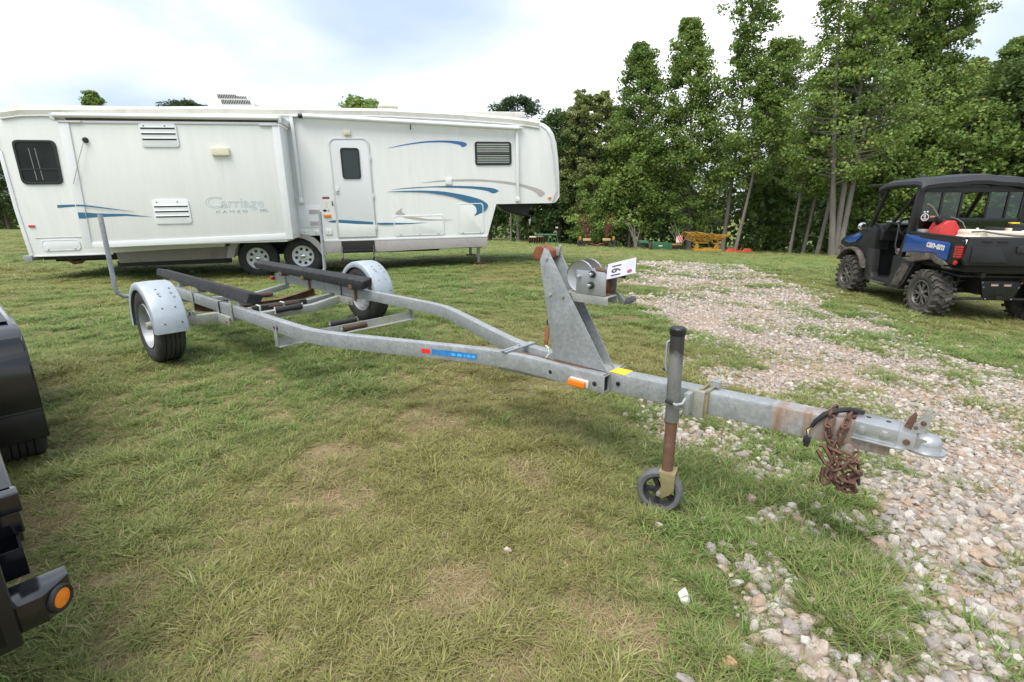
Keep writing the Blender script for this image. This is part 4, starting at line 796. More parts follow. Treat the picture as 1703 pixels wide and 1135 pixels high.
mb = MB(); mb.tube([(3.622, .05, .905), (3.622, .088, .905)], .009, 8); mb.prism([(3.61, .915), (3.632, .912), (3.742, .826), (3.735, .806), (3.72, .806)], .082, .089); mb.build('crank_arm', M['zinc'], wi, .002)
mb = MB(); mb.tube([(3.735, .088, .816), (3.735, .16, .816), (3.737, .19, .818)], [.014, .017, .013], 10); mb.build('crank_grip', M['rubber_grey'], wi)
mb = MB(); mb.tube([(3.59, .02, .965), (3.615, .03, .972), (3.64, .045, .965)], [.012, .016, .012], 8); mb.build('winch_strap', M['rust'], wi)
mb = MB(); mb.tube([(3.70, .06, .955), (3.735, .085, .945)], .012, 8); mb.build('ratchet_knob', M['black_plastic'], wi)
# strap and hook behind the stand
mb = MB(); mb.tube([(3.36, .0, .93), (3.362, -.03, .75), (3.36, -.055, .66)], .004, 5); mb.build('strap_cable', M['wire'], BT)
mb = MB(); mb.prism([(3.362, .665), (3.372, .655), (3.376, .60), (3.366, .555), (3.352, .545), (3.344, .56), (3.346, .61), (3.354, .655)], -.062, -.054); mb.build('bow_strap', M['strap'], BT, .003)
mb = MB(); mb.tube([(3.357, -.06, .55), (3.38, -.065, .54), (3.385, -.065, .51), (3.365, -.065, .485)], .004, 5); mb.build('white_cord', M['white_strap'], BT)
# coupler
cp = bpy.data.objects.new('coupler', None); lnk(cp, BT)
zt = tz(4.85) + .004
mb = MB(); mb.bx(4.775, 4.905, -.050, .050, zt, zt + .006); mb.bx(4.775, 4.905, -.053, -.047, zt - .055, zt + .004); mb.bx(4.775, 4.905, .047, .053, zt - .055, zt + .004); mb.bx(4.775, 4.93, -.068, -.05, zt - .062, zt - .055); mb.bx(4.775, 4.93, .05, .068, zt - .062, zt - .055)
mb.add([(4.905, -.05, zt + .006), (4.905, .05, zt + .006), (4.955, .043, zt - .006), (4.955, -.043, zt - .006), (4.905, -.053, zt - .055), (4.905, .053, zt - .055), (4.955, .046, zt - .06), (4.955, -.046, zt - .06)], [(0, 1, 2, 3), (0, 3, 7, 4), (1, 5, 6, 2)])
mb.build('channel', M['zinc'], cp, .003, 35)
mb = MB(); mb.lathe([(-.030, .048), (-.026, .044), (0, .043), (.012, .040), (.024, .030), (.031, .014), (.032, 0)], 24, M=T(4.985, 0, zt - .032, rx=R(90))); mb.bx(4.945, 4.985, -.040, .040, zt - .062, zt - .014); mb.build('ball_socket', M['zinc'], cp, 0, 45)
mb = MB(); mb.lathe([(-.004, .0), (-.004, .058), (.004, .058), (.004, .040)], 24, M=T(4.985, 0, zt - .062, rx=R(90))); mb.build('socket_lip', M['zinc'], cp, 0, 40)
mb = MB(); mb.prism([(4.936, zt - .004), (4.942, zt + .028), (4.958, zt + .046), (4.968, zt + .088), (4.978, zt + .092), (4.984, zt + .075), (4.982, zt + .028), (4.976, zt - .006)], -.012, .012); mb.build('latch', M['galv_algae'], cp, .002)
mb = MB(); mb.prism([(4.915, zt + .0), (4.925, zt + .04), (4.938, zt + .062), (4.945, zt + .055), (4.945, zt)], .0, .02); disc(mb, 4.966, -.012, zt + .036, .009, .005, 8); disc(mb, 4.948, -.012, zt + .014, .007, .004, 8); mb.build('latch_trigger', M['rust'], cp, .002)
mb = MB(); 
for u in (4.80, 4.868): mb.lathe([(0, .014), (-.009, .014), (-.011, .0)], 6, M=T(u, -.053, zt - .024))
mb.build('coupler_bolt', M['zinc'], cp)
mb = MB(); disc(mb, 4.932, -.048, zt - .033, .011, .006, 10); mb.build('pin', M['rust'], cp)
mb = MB()
for u in (4.81, 4.87): mb.lathe([(-.0005, 0), (-.0005, .008), (.0005, .008)], 10, M=T(u, .01, zt + .0065, rx=R(-90)))
mb.build('top_hole', M['chassis'], cp)
# safety chains
def link_mesh():
    mb = MB(); L_, W_, r_ = .019, .0115, .0052; pth = [(-L_ + W_ * math.cos(a) if False else (L_ if math.cos(a) > 0 else -L_) * .7 + W_ * math.cos(a), W_ * math.sin(a), 0) for a in np.linspace(0, 2 * math.pi, 13)[:-1]]
    mb.tube(pth, r_, 5, close=True); o = mb.build('chain_link', M['rust'], None, 0, 60); me_ = o.data; bpy.data.objects.remove(o); return me_
LM = link_mesh()
def chain(path, parent, step=.034):
    P = [Vector(p) for p in path]; seg = [(P[i + 1] - P[i]).length for i in range(len(P) - 1)]; tot = sum(seg); d = 0; k = 0
    while d < tot:
        q = d; i = 0
        while i < len(seg) - 1 and q > seg[i]: q -= seg[i]; i += 1
        t = (P[i + 1] - P[i]).normalized(); p = P[i] + t * q; o = bpy.data.objects.new('chain_link', LM); lnk(o, parent); o.location = p
        o.rotation_mode = 'QUATERNION'; o.rotation_quaternion = t.to_track_quat('X', 'Z') @ Euler((R(90 * (k % 2) + rnd.uniform(-25, 25)), rnd.uniform(-.2, .2), rnd.uniform(-.2, .2))).to_quaternion(); d += step; k += 1
for pth in ([(4.70, .055, .50), (4.70, .03, tz(4.7) + .012), (4.70, -.04, tz(4.7) + .014), (4.700, -.062, .50), (4.705, -.066, .44), (4.730, -.07, .39), (4.745, -.07, .345), (4.735, -.065, .30), (4.755, -.06, .265), (4.78, -.055, .245), (4.81, -.05, .25), (4.80, -.06, .29), (4.785, -.065, .33)],
    [(4.768, .055, .50), (4.762, .03, tz(4.76) + .013), (4.757, -.04, tz(4.76) + .015), (4.752, -.062, .51), (4.742, -.066, .455), (4.735, -.07, .40), (4.75, -.08, .37), (4.79, -.08, .355), (4.815, -.075, .335), (4.80, -.075, .30), (4.765, -.085, .30), (4.755, -.085, .335), (4.78, -.085, .36), (4.80, -.06, .40)],
    [(4.735, -.075, .40), (4.77, -.08, .39), (4.80, -.07, .375), (4.812, -.06, .32), (4.79, -.05, .26), (4.765, -.06, .25)]):
    ch = bpy.data.objects.new('safety_chain', None); lnk(ch, BT); chain(pth, ch)
for (u, w, a) in ((4.705, .375, -35), (4.722, .30, 0), (4.735, .325, 8)):
    mb = MB(); mb.tube([(.0, 0, .040), (.013, 0, .034), (.015, 0, 0), (.013, 0, -.032), (0, 0, -.042), (-.013, 0, -.032), (-.014, 0, .024)], .0075, 6, M=T(u, -.085, w) @ Matrix.Rotation(R(a), 4, 'Y')); mb.build('chain_hook', M['rust'], BT, 0, 60)
mb = MB(); disc(mb, 4.772, -.0475, .412, .018, .012, 14); mb.build('chain_bolt', M['galv_rust'], BT)
# wiring
mb = MB(); mb.tube([(4.79, .03, tz(4.79) + .02), (4.75, -.01, tz(4.75) + .034), (4.71, -.035, tz(4.7) + .028), (4.68, -.055, .525), (4.655, -.062, .49), (4.645, -.064, .465)], [.008, .010, .010, .010, .009, .007], 8); mb.build('wire_loom', M['wire'], BT)
for dv, m in ((0, 'label_white'), (.004, 'yellow_print'), (-.004, 'black_print')):
    mb = MB(); mb.tube([(4.645, -.064 + dv, .468), (4.634 + dv, -.066, .45), (4.637, -.066 + dv, .43), (4.638, -.066, .418)], .0022, 4); mb.build('wire', M[m], BT)
mb = MB(); mb.bx(4.625, 4.650, -.074, -.058, .398, .420); mb.bx(4.628, 4.647, -.072, -.060, .382, .399); mb.build('connector', M['wire'], BT, .002)
mb = MB(); mb.tube([(4.82, -.06, .31), (4.826, -.066, .285)], .006, 6); mb.build('wire_tail', M['wire'], BT)
# tongue jack
jk = bpy.data.objects.new('tongue_jack', None); lnk(jk, BT); jk.location = (4.135, -.165, 0)
mb = MB(); mb.tube([(0, 0, .372), (-.008, 0, .775)], .0295, 20); mb.build('outer_tube', M['jack_tube'], jk, .002)
mb = MB(); mb.lathe([(0, 0), (0, .032), (.004, .034), (.026, .034), (.032, .028), (.032, 0)], 20, M=T(-.008, 0, .763, rx=R(90))); mb.build('cap', M['black_plastic'], jk, 0, 40)
mb = MB(); mb.lathe([(0, .0), (0, .0322), (.045, .0325), (.075, .0322), (.12, .0322), (.12, 0)], 20, M=T(-.006, 0, .645, rx=R(90))); mb.build('grease_sleeve', M['chassis'], jk, 0, 40) if False else None
mb = MB(); mb.tube([(0, 0, .10), (0, 0, .375)], .0255, 18); mb.build('inner_tube', M['rust_pipe'], jk)
mb = MB(); mb.tube([(-.035, -.005, .735), (-.045, -.012, .725), (-.044, -.014, .62), (-.036, -.012, .60)], .006, 8); mb.tube([(-.03, 0, .70), (-.035, -.005, .735)], .006, 6); mb.build('crank_handle', M['zinc'], jk)
mb = MB(); mb.tube([(-.038, .0, .605), (-.05, .03, .59), (-.085, .075, .575)], [.007, .008, .009], 8); mb.build('crank_grip', M['wire'], jk)
mb = MB(); mb.tube([(.0, -.045, .475), (.035, -.05, .472), (.05, -.03, .475), (.05, 0, .49)], .0065, 8); mb.build('pull_pin', M['zinc'], jk)
mb = MB(); mb.tube([(-.015, -.044, .477), (.02, -.048, .474)], .009, 8); mb.build('pin_grip', M['wire'], jk)
mb = MB(); mb.bx(.035, .10, .085, .112, .382, .505); mb.bx(.03, .055, .03, .11, .40, .50); mb.build('swivel_bracket', M['galv_algae'], jk, .004)
for du in (.075, .105):
    mb = MB(); mb.bx(du - .006, du + .006, .095, .235, tz(4.2) + .002, tz(4.2) + .014); mb.bx(du - .006, du + .006, .098, .112, .375, tz(4.2) + .014); mb.build('clamp_plate', M['zinc_yellow'], jk, .003)
mb = MB()
for dw in (.395, .495): disc(mb, .09, .094, dw, .010, .008, 6)
mb.bx(.09, .13, .17, .2, tz(4.2) + .014, tz(4.2) + .04); mb.build('clamp_bolt', M['zinc'], jk)
fk = bpy.data.objects.new('caster', None); lnk(fk, jk); fk.rotation_euler = (0, 0, R(14))
mb = MB(); mb.bx(-.030, .042, -.040, .040, .128, .136)
for v in (-.038, .038): mb.prism([(-.028, .132), (.042, .132), (.042, .055), (.022, .028), (-.008, .006), (-.032, .012), (-.034, .030), (-.014, .06)], v - .003, v + .003)
mb.build('fork', M['zinc_yellow'], fk, .003, 30)
mb = MB(); mb.lathe([(-.022, .070), (-.026, .078), (-.027, .092), (-.018, .101), (0, .1035), (.018, .101), (.027, .092), (.026, .078), (.022, .070)], 36, M=T(-.024, 0, .026)); mb.build('tyre', M['rubber_grey'], fk, 0, 40)
mb = MB(); mb.lathe([(-.024, .074), (-.020, .066), (.020, .066), (.024, .074)], 36, M=T(-.024, 0, .026)); mb.lathe([(-.03, 0), (-.03, .022), (.03, .022), (.03, 0)], 16, M=T(-.024, 0, .026))
for k in range(5): mb.box((.043, 0, 0), (.05, .022, .020), M=T(-.024, 0, .026) @ Matrix.Rotation(k * 2 * math.pi / 5 + .5, 4, 'Y'))
mb.build('wheel_hub', M['dusty_plastic'], fk, .002, 30)
mb = MB(); disc(mb, -.024, -.041, .026, .010, .008, 8); mb.build('axle_bolt', M['zinc'], fk)
# axle and cross members
mb = MB(); mb.sweep([(.20, -.87, .385), (.20, -.58, .380), (.20, -.25, .325), (.20, .25, .325), (.20, .58, .380), (.20, .87, .385)], [(-.035, -.075), (.035, -.075), (.035, 0), (-.035, 0)]); mb.build('torsion_axle', M['galv_algae'], BT, .006, 30)
mb = MB(); mb.sweep([(.02, -.58, .378), (.02, -.3, .345), (.02, .3, .345), (.02, .58, .378)], [(-.03, -.06), (.03, -.06), (.03, 0), (-.03, 0)]); mb.build('cross_member', M['galv'], BT, .004, 30)
mb = MB(); mb.sweep([(-.40, -.60, .378), (-.40, -.2, .315), (-.40, .2, .315), (-.40, .60, .378)], [(-.03, -.075), (.03, -.075), (.03, -.069), (-.024, -.069), (-.024, -.006), (.03, -.006), (.03, 0), (-.03, 0)]); mb.build('cross_member', M['rust_pipe'], BT, .002, 30)
mb = MB(); mb.sweep([(-1.0, -.58, .378), (-1.0, -.2, .315), (-1.0, .2, .315), (-1.0, .58, .378)], [(-.03, -.06), (.03, -.06), (.03, 0), (-.03, 0)]); mb.build('cross_member', M['galv'], BT, .004, 30)
mb = MB(); mb.sweep([(1.31, -.615, .345), (1.31, .615, .345)], [(-.004, -.07), (.045, -.07), (.045, -.062), (.004, -.062), (.004, 0), (-.004, 0)]); mb.build('cross_member', M['galv_algae'], BT, .001, 30)
for sg in (-1, 1):
    mb = MB(); mb.bx(1.285, 1.33, sg * .6 - .004 + .016 * sg, sg * .6 + .004 + .016 * sg, .275, .435); mb.build('hanger', M['galv'], BT, .002)
    mb = MB(); disc(mb, 1.308, sg * .612 - .006, .425, .012, .008, 6); mb.build('bolt', M['rust'], BT)
def rollr(p0, p1, r, m, brk='white_strap'):
    P0, P1 = Vector(p0), Vector(p1); mb = MB(); mb.tube([P0, P0.lerp(P1, .08), P0.lerp(P1, .5), P0.lerp(P1, .92), P1], [r * .85, r, r * .82, r, r * .85], 14); o = mb.build('keel_roller', M[m], BT, 0, 50)
    mb = MB()
    d = (P1 - P0).normalized()
    for q, sg in ((P0, -1), (P1, 1)): c = q + d * .008 * sg; mb.box(c, (.02, .005, r * 2.0)); mb.tube([q, c + d * .012 * sg], .008, 6)
    mb.build('roller_bracket', M[brk], o)
rollr((-.44, -.15, .365), (-.44, .14, .365), .030, 'roller', 'zinc')
mb = MB(); mb.sweep([(.02, -.27, .350), (.02, .27, .350)], [(-.036, -.072), (.036, -.072), (.036, .004), (-.036, .004)]); mb.build('keel_pad', M['black_wrap'], BT, .012, 30)
for v in (-.20, .03):
    mb = MB(); mb.sweep([(.02, v - .008, .352), (.02, v + .008, .352)], [(-.04, -.078), (.04, -.078), (.04, .006), (-.04, .006)]); mb.build('pad_strap', M['white_strap'], BT, .004)
rollr((.275, -.15, .335), (.275, .10, .335), .032, 'black_wrap'); 
mb = MB(); mb.box((.14, .0, .355), (.012, .30, .012)); mb.build('roller_strap', M['rust_pipe'], BT)
rollr((1.22, -.13, .345), (1.22, .10, .345), .026, 'black_wrap', 'zinc'); rollr((1.40, -.13, .335), (1.40, .08, .335), .028, 'roller', 'zinc')
# bunks with brackets
for sg in (-1, 1):
    u0, u1 = -1.60, .80; v0 = sg * .52
    b = bpy.data.objects.new('bunk', None); lnk(b, BT)
    mb = MB(); Mx = T(0, v0, 0) @ Matrix.Rotation(sg * R(16), 4, 'X'); zb, zt_ = .515, .600
    mb.prism([(u0, zb + .01), (u0, zt_ - .01), (u0 + .02, zt_), (u1 - .01, zt_), (u1, zt_ - .01), (u1 - .04, zb - .005), (u1 - .14, zb - .012)], -.055, .055, M=T(0, v0, .555) @ Matrix.Rotation(sg * R(14), 4, 'X') @ T(0, 0, -.555)); mb.build('carpet_board', M['carpet'], b, .012, 40, 2)
    for u in (-.93, -.41, .55):
        mb = MB(); mb.bx(u - .03, u + .03, v0 - .05, v0 + .05, WT + .002, .530); mb.build('bunk_bracket', M['rust_pipe'] if sg > 0 else M['galv_algae'], b, .003)
    for u in (-.97, -.42, .255, .50):
        m = 'rust_pipe' if (sg > 0 and u in (-.42, .50)) else 'galv_algae'
        mb = MB(); a = RW / 2 + .007; mb.tube([(u, sg * .58 - a, .362), (u, sg * .58 - a, WT + .006), (u, sg * .58 + a, WT + .006), (u, sg * .58 + a, .362)], .0055, 6); mb.build('u_bolt', M[m if u != .255 else 'chassis'], b)
        if u in (-.42, .50): mb = MB(); mb.bx(u + .0, u + .035, sg * .58 - a - .004, sg * .58 - a + .002, .350, .52); mb.build('strap_plate', M[m], b, .001)
    mb = MB(); mb.bx(.16, .50, sg * .58 - .05, sg * .58 + .05, .368, .378); mb.bx(.17, .48, sg * .58 - .052, sg * .58 - .046, .305, .372); mb.build('axle_bracket', M['galv_algae'], BT, .002)
    mb = MB(); 
    for u in (.22, .43): disc(mb, u, sg * .58 - .053, .33, .011, .007, 6)
    mb.build('bracket_bolt', M['rust'], BT)
mb = MB(); mb.bx(-1.115, -1.05, -.613, -.6105, .405, .440); mb.build('reflector', M['red_lens'], BT)
mb = MB(); mb.bx(-1.31, -1.27, .51, .57, .39, .435); mb.build('tail_light', M['red_lens'], BT, .01)
mb = MB(); mb.bx(-1.33, -1.27, -.62, -.50, .375, .44); mb.build('tail_light', M['red_lens'], BT, .01)
# wheels, fenders, guide poles
for sg in (-1, 1):
    w = bpy.data.objects.new('wheel', None); lnk(w, BT); w.location = (.0, sg * 1.005, .312); w.rotation_euler = (0, 0, 0 if sg < 0 else math.pi)
    mb = MB(); pr = [(.085, .185), (.095, .20), (.105, .25), (.100, .285), (.085, .305)]
    for k in range(5):
        c = .066 - k * .033
        if k: pr += [(c + .0195, .303), (c + .018, .311)] if False else []
        pr += [(c + .0125, .311), (c - .0125, .311)]
        if k < 4: pr += [(c - .0145, .302), (c - .0185, .302)]
    pr += [(-.085, .305), (-.100, .285), (-.105, .25), (-.095, .20), (-.085, .185)]; mb.lathe(pr, 44); mb.build('tyre', M['rubber'], w, 0, 35)
    mb = MB(); mb.lathe([(-.084, .188), (-.098, .184), (-.086, .172), (-.02, .160), (.0, .15), (-.012, .10), (-.02, .06), (-.02, 0)], 36); mb.lathe([(-.02, .16), (.07, .168), (.085, .187)], 36); mb.build('rim', M['galv'], w, 0, 40)
    mb = MB(); mb.lathe([(-.02, .042), (-.06, .036), (-.095, .030), (-.10, 0)], 18); mb.build('hub', M['galv_algae'], w, 0, 40)
    mb = MB()
    for k in range(5): a = k * 2 * math.pi / 5; mb.lathe([(-.012, .010), (-.034, .009), (-.036, 0)], 6, M=T(.065 * math.cos(a), 0, .065 * math.sin(a)))
    mb.build('lug_nut', M['galv'], w)
    mb = MB(); mb.tube([(0, .0, 0), (0, .16, 0)], .03, 10); mb.prism([(-.03, -.04), (.23, .03), (.23, .08), (-.03, .04)] if sg < 0 else [(.03, -.04), (-.23, .03), (-.23, .08), (.03, .04)], .12, .16); mb.build('torsion_arm', M['chassis'], w, .004)
    # fender: curved sheet with rolled sides
    f = MB(); NA = 26; a0, a1 = -2, 188; Rf = .362; sec = [(-.120, -.055), (-.120, -.018), (-.114, -.004), (-.10, .002), (0, .006), (.10, .002), (.114, -.004), (.120, -.018), (.120, -.055)]
    vs, fs = [], []
    for i in range(NA + 1):
        a = R(a0 + (a1 - a0) * i / NA)
        for y, dr in sec: vs.append(((Rf + dr) * math.cos(a), sg * 1.005 + y, .312 + (Rf + dr) * math.sin(a)))
        for y, dr in sec: vs.append(((Rf + dr - .004) * math.cos(a), sg * 1.005 + y * .975, .312 + (Rf + dr - .004) * math.sin(a)))
    k = len(sec)
    for i in range(NA):
        for j in range(k - 1):
            a = i * 2 * k + j; b = (i + 1) * 2 * k + j; fs += [(a, b, b + 1, a + 1), (a + k, a + k + 1, b + k + 1, b + k)]
        for j in (0, k - 1): a = i * 2 * k + j; b = (i + 1) * 2 * k + j; fs.append((a, a + k, b + k, b))
    for i in (0, NA):
        for j in range(k - 1): a = i * 2 * k + j; fs.append((a, a + 1, a + k + 1, a + k))
    f.add(vs, fs); fo = f.build('fender', M['galv_fender'], BT, 0, 40)
    mb = MB()
    for ad, y in ((52, -.03), (52, .06), (48, .035 - .06), (48, .07)):
        a = R(ad - (3 if y in (-.025, .07) else 0)); mb.lathe([(.003, 0), (.003, .009), (-.004, .009)], 8, M=Matrix.Translation(((Rf + .008) * math.cos(a), sg * 1.005 + y, .312 + (Rf + .008) * math.sin(a))) @ Matrix.Rotation(-(a - math.pi / 2), 4, 'Y') @ Matrix.Rotation(R(90), 4, 'X'))
    mb.build('fender_bolt', M['galv'], fo)
    mb = MB()
    for ad, y in ((60, -.03), (60, .065), (30, -.04), (30, .05), (10, -.05), (10, .07)):
        a = R(ad); mb.lathe([(.0005, 0), (.0005, .0055), (-.002, .0055)], 8, M=Matrix.Translation(((Rf + .0075) * math.cos(a), sg * 1.005 + y, .312 + (Rf + .0075) * math.sin(a))) @ Matrix.Rotation(-(a - math.pi / 2), 4, 'Y') @ Matrix.Rotation(R(90), 4, 'X'))
    mb.build('fender_hole', M['chassis'], fo)
    mb = MB(); mb.bx(.17, .23, sg * .84 - .03 * sg - .02, sg * .84 - .03 * sg + .02, .30, .42); mb.tube([(.22, sg * .86, .36), (.25, sg * .87, .44), (.24, sg * .88, .50)], .006, 6); mb.tube([(.21, sg * .80, .39), (.28, sg * .83, .43), (.30, sg * .88, .47)], .004, 5); mb.build('fender_stay', M['galv_algae'], BT, .003)
    mb = MB(); mb.tube([(-1.0, sg * .62, .42), (-1.0, sg * .96, .425), (-1.0, sg * 1.02, .435), (-1.0, sg * 1.055, .465), (-.997, sg * 1.07, .52), (-.99, sg * 1.07, 1.195)], .020, 14); mb.build('guide_pole', M['galv'], BT, 0, 50)
    mb = MB(); mb.bx(-1.03, -.97, sg * .58 - .04, sg * .58 + .09, .385, .455) if False else mb.bx(-1.035, -.965, sg * .625 - .012, sg * .625 + .012, .37, .46); mb.build('pole_clamp', M['galv'], BT, .003)

# auction tag wedged on the winch
tg = thing('lot_tag', 'white card tag marked 191 wedged on top of the trailer winch', 'tag', BT.location, BT.rotation_euler)
A_, B_, C_ = Vector((3.685, -.018, .935)), Vector((3.775, .0, .962)), Vector((3.625, .100, .995))   # near-left, near-right, far-left corners
ex, ey = B_ - A_, C_ - A_; ez = ex.cross(ey).normalized()
ex = ex * 1.0
mb = MB(); q = [A_, A_ + ex * 1.55, A_ + ex * 1.55 + ey, A_ + ey]; mb.add([p + ez * .0008 for p in q] + [p - ez * .0008 for p in q], [(0, 1, 2, 3), (7, 6, 5, 4), (0, 4, 5, 1), (1, 5, 6, 2), (2, 6, 7, 3), (3, 7, 4, 0)]); mb.build('card', M['tag_card'], tg, 0, 20)
EX = ex * 1.55
def on_tag(a0, a1, b0, b1):  # text runs along ey, top towards -ex
    return lambda a, b, d: tuple(A_ + EX * (a1 - (a1 - a0) * b) + ey * (b0 + (b1 - b0) * a) + ez * (.0012 + .0006 * d))
text('191', 'number', M['black_print'], tg, on_tag(.16, .50, .12, .78), bold=.02)
for k in range(4): text(('AUCTION', 'LOT', 'NO', 'TAG')[k] if False else 'IIIIIIIII IIII', 'print_line', M['grey_print'], tg, on_tag(.72 + k * .065, .755 + k * .065, .42, .95)) if False else None
for k in range(4):
    mb = MB(); a0 = .70 + k * .065; c = [A_ + EX * a0 + ey * .40, A_ + EX * (a0 + .028) + ey * .40, A_ + EX * (a0 + .028) + ey * .94, A_ + EX * a0 + ey * .94]; mb.add([p + ez * .0012 for p in c], [(0, 1, 2, 3)]); mb.build('print_line', M['grey_print'], tg, 0, 0)
mb = MB(); c0 = A_ + EX * .80 + ey * .20; mb.add([c0 + EX * (.09 * math.cos(a)) + ey * (.12 * math.sin(a)) + ez * .0012 for a in np.linspace(0, 2 * math.pi, 17)[:-1]], [tuple(range(16))]); mb.build('round_seal', M['maroon_print'], tg, 0, 0)

# ------------------------------------------------------------------ black utility trailer at the left edge (local x backwards along it, y outwards, z up)
KT = thing('utility_trailer', 'glossy black utility trailer cut off at the left edge of the picture', 'trailer', (-1.12, 1.06, 0), (0, 0, math.atan2(.656, -.755)))
# local frame: +x = away along the trailer; +y = inwards after this rotation, so outward is -y
def ky(o): return -o
mb = MB(); mb.bx(-.02, 4.4, ky(-.125), ky(-.2), .36, .50); mb.build('frame_beam', M['satin_black'], KT, .006)
mb = MB(); mb.bx(-.02, .045, ky(-.104), ky(-1.9), .345, .60); mb.build('front_beam', M['satin_black'], KT, .006)
mb = MB(); mb.bx(.28, 4.4, ky(-.045), ky(-.105), .545, .622); mb.bx(.3, .36, ky(-.05), ky(-.10), .45, .56); mb.build('top_rail', M['gloss_black'], KT, .006)
mb = MB(); mb.bx(.245, .305, ky(-.038), ky(-.11), .565, .622); mb.bx(.25, .30, ky(-.045), ky(-.11), .50, .567); mb.build('rail_end_cap', M['gloss_black'], KT, .006)
mb = MB(); o_ = [(.168, ky(-.13)), (.168, ky(-.060)), (.262, ky(-.060)), (.262, ky(-.13))]; i_ = [(.174, ky(-.124)), (.174, ky(-.066)), (.256, ky(-.066)), (.256, ky(-.124))]
vs = [(a, b, z) for z in (.42, .50) for a, b in o_ + i_]; mb.add(vs, [f for k in range(4) for f in ((8 + k, 8 + (k + 1) % 4, 12 + (k + 1) % 4, 12 + k), (k, (k + 1) % 4, 8 + (k + 1) % 4, 8 + k), (4 + k, 12 + k, 12 + (k + 1) % 4, 4 + (k + 1) % 4))] + [(0, 3, 2, 1)]); mb.build('stake_pocket', M['gloss_black'], KT, 0)
mb = MB(); mb.prism([(0, ky(-.11)), (0, ky(-.052)), (.056, ky(.004)), (.105, ky(.004)), (.105, ky(-.11))], .366, .440, ax=2); bmp = mb.build('bumper_wing', M['gloss_black'], KT, .003)
Mx = T(.027, ky(-.0255), .401, rz=R(-45)); mb = MB(); mb.lathe([(0, .035), (-.008, .035), (-.012, .031), (-.010, .025), (0, .025)], 28, M=Mx); lp = mb.build('lamp_grommet', M['black_plastic'], KT, 0, 40)
mb = MB(); mb.lathe([(-.003, .026), (-.009, .024), (-.012, .015), (-.013, 0)], 28, M=Mx); mb.build('amber_lamp', M['amber'], lp, 0, 40)
# tandem fender and tyres
fp = [(1.99, .16), (1.87, .215), (1.862, .40), (1.87, .58), (1.885, .66), (1.93, .722), (2.0, .752), (2.10, .765), (2.4, .775), (4.0, .775)]
mb = MB(); vs, fs = [], []; fi = [(p[0] + .012, p[1] - .012) for p in fp]
for p, q in zip(fp, fi): vs += [(p[0], ky(.158), p[1] - .012), (p[0], ky(.148), p[1]), (p[0], ky(-.045), p[1]), (q[0], ky(-.045), q[1] - .01), (q[0], ky(.150), q[1] - .01)]
for i in range(len(fp) - 1):
    for k in range(4): a, b = i * 5 + k, i * 5 + 5 + k; fs.append((a, a + 1, b + 1, b))
mb.add(vs, fs); mb.build('fender', M['gloss_black'], KT, 0, 30)
mb = MB(); mb.prism([(1.866, .20), (1.866, .58), (1.882, .66), (1.93, .72), (2.0, .75), (2.1, .763), (4.0, .773), (4.0, .70), (2.2, .69), (2.0, .62), (1.95, .5), (1.95, .2)], ky(.150), ky(.160)); mb.build('fender_skirt', M['gloss_black'], KT, .004)
mb = MB(); mb.bx(1.86, 1.90, ky(.158), ky(-.045), .20, .35); mb.bx(1.855, 1.875, ky(.158), ky(-.045), .345, .357); mb.build('mud_flap', M['satin_black'], KT, .005)
mb = MB(); mb.bx(2.13, 4.0, ky(.13), ky(-.03), .775, .779); mb.build('tread_plate', mat('tread_plate', (.05, .06, .062), .35, .5, .4, 40, .3, 60), KT, .001)
for a in (2.23, 3.08):
    w = bpy.data.objects.new('wheel', None); lnk(w, KT); w.location = (a, ky(.05), .335)
    mb = MB(); pr = [(.085, .19), (.10, .22), (.108, .27), (.10, .315), (.085, .335)]
    for k in range(5): c = .06 - k * .03; pr += [(c + .011, .34), (c - .011, .34)] + ([(c - .013, .331), (c - .017, .331)] if k < 4 else [])
    pr += [(-.085, .335), (-.10, .315), (-.108, .27), (-.10, .22), (-.085, .19)]; mb.lathe(pr, 40); mb.build('tyre', M['rubber'], w, 0, 35)
    mb = MB(); mb.lathe([(-.085, .192), (-.07, .17), (-.01, .15), (-.02, .06), (-.06, .05), (-.06, 0)], 30); mb.build('rim', M['satin_black'], w, 0, 40)
mb = MB(); mb.bx(.04, 4.4, ky(-.18), ky(-1.8), .46, .50); mb.build('deck', M['satin_black'], KT, .004)

# ------------------------------------------------------------------ side-by-side vehicle (local x forward, y left, z up)
UT = thing('utility_vehicle', 'blue and black side by side off road vehicle parked beyond the gravel drive', 'buggy', (6.715, 7.111, -.236), (0, 0, 1.445))
def pr_(poly, a, b, name, m, parent=UT, bev=.01, ax=1): mb = MB(); mb.prism(poly, a, b, ax); return mb.build(name, M[m] if isinstance(m, str) else m, parent, bev, 35)
def tb(paths, r, name, m, parent=UT, n=8):
    mb = MB()
    for p in paths: mb.tube(p, r, n)
    return mb.build(name, M[m], parent, 0, 50)
def arch_pts(cx, cz, r, a0, a1, n=8): return arc(cx, cz, r, a0, a1, n)
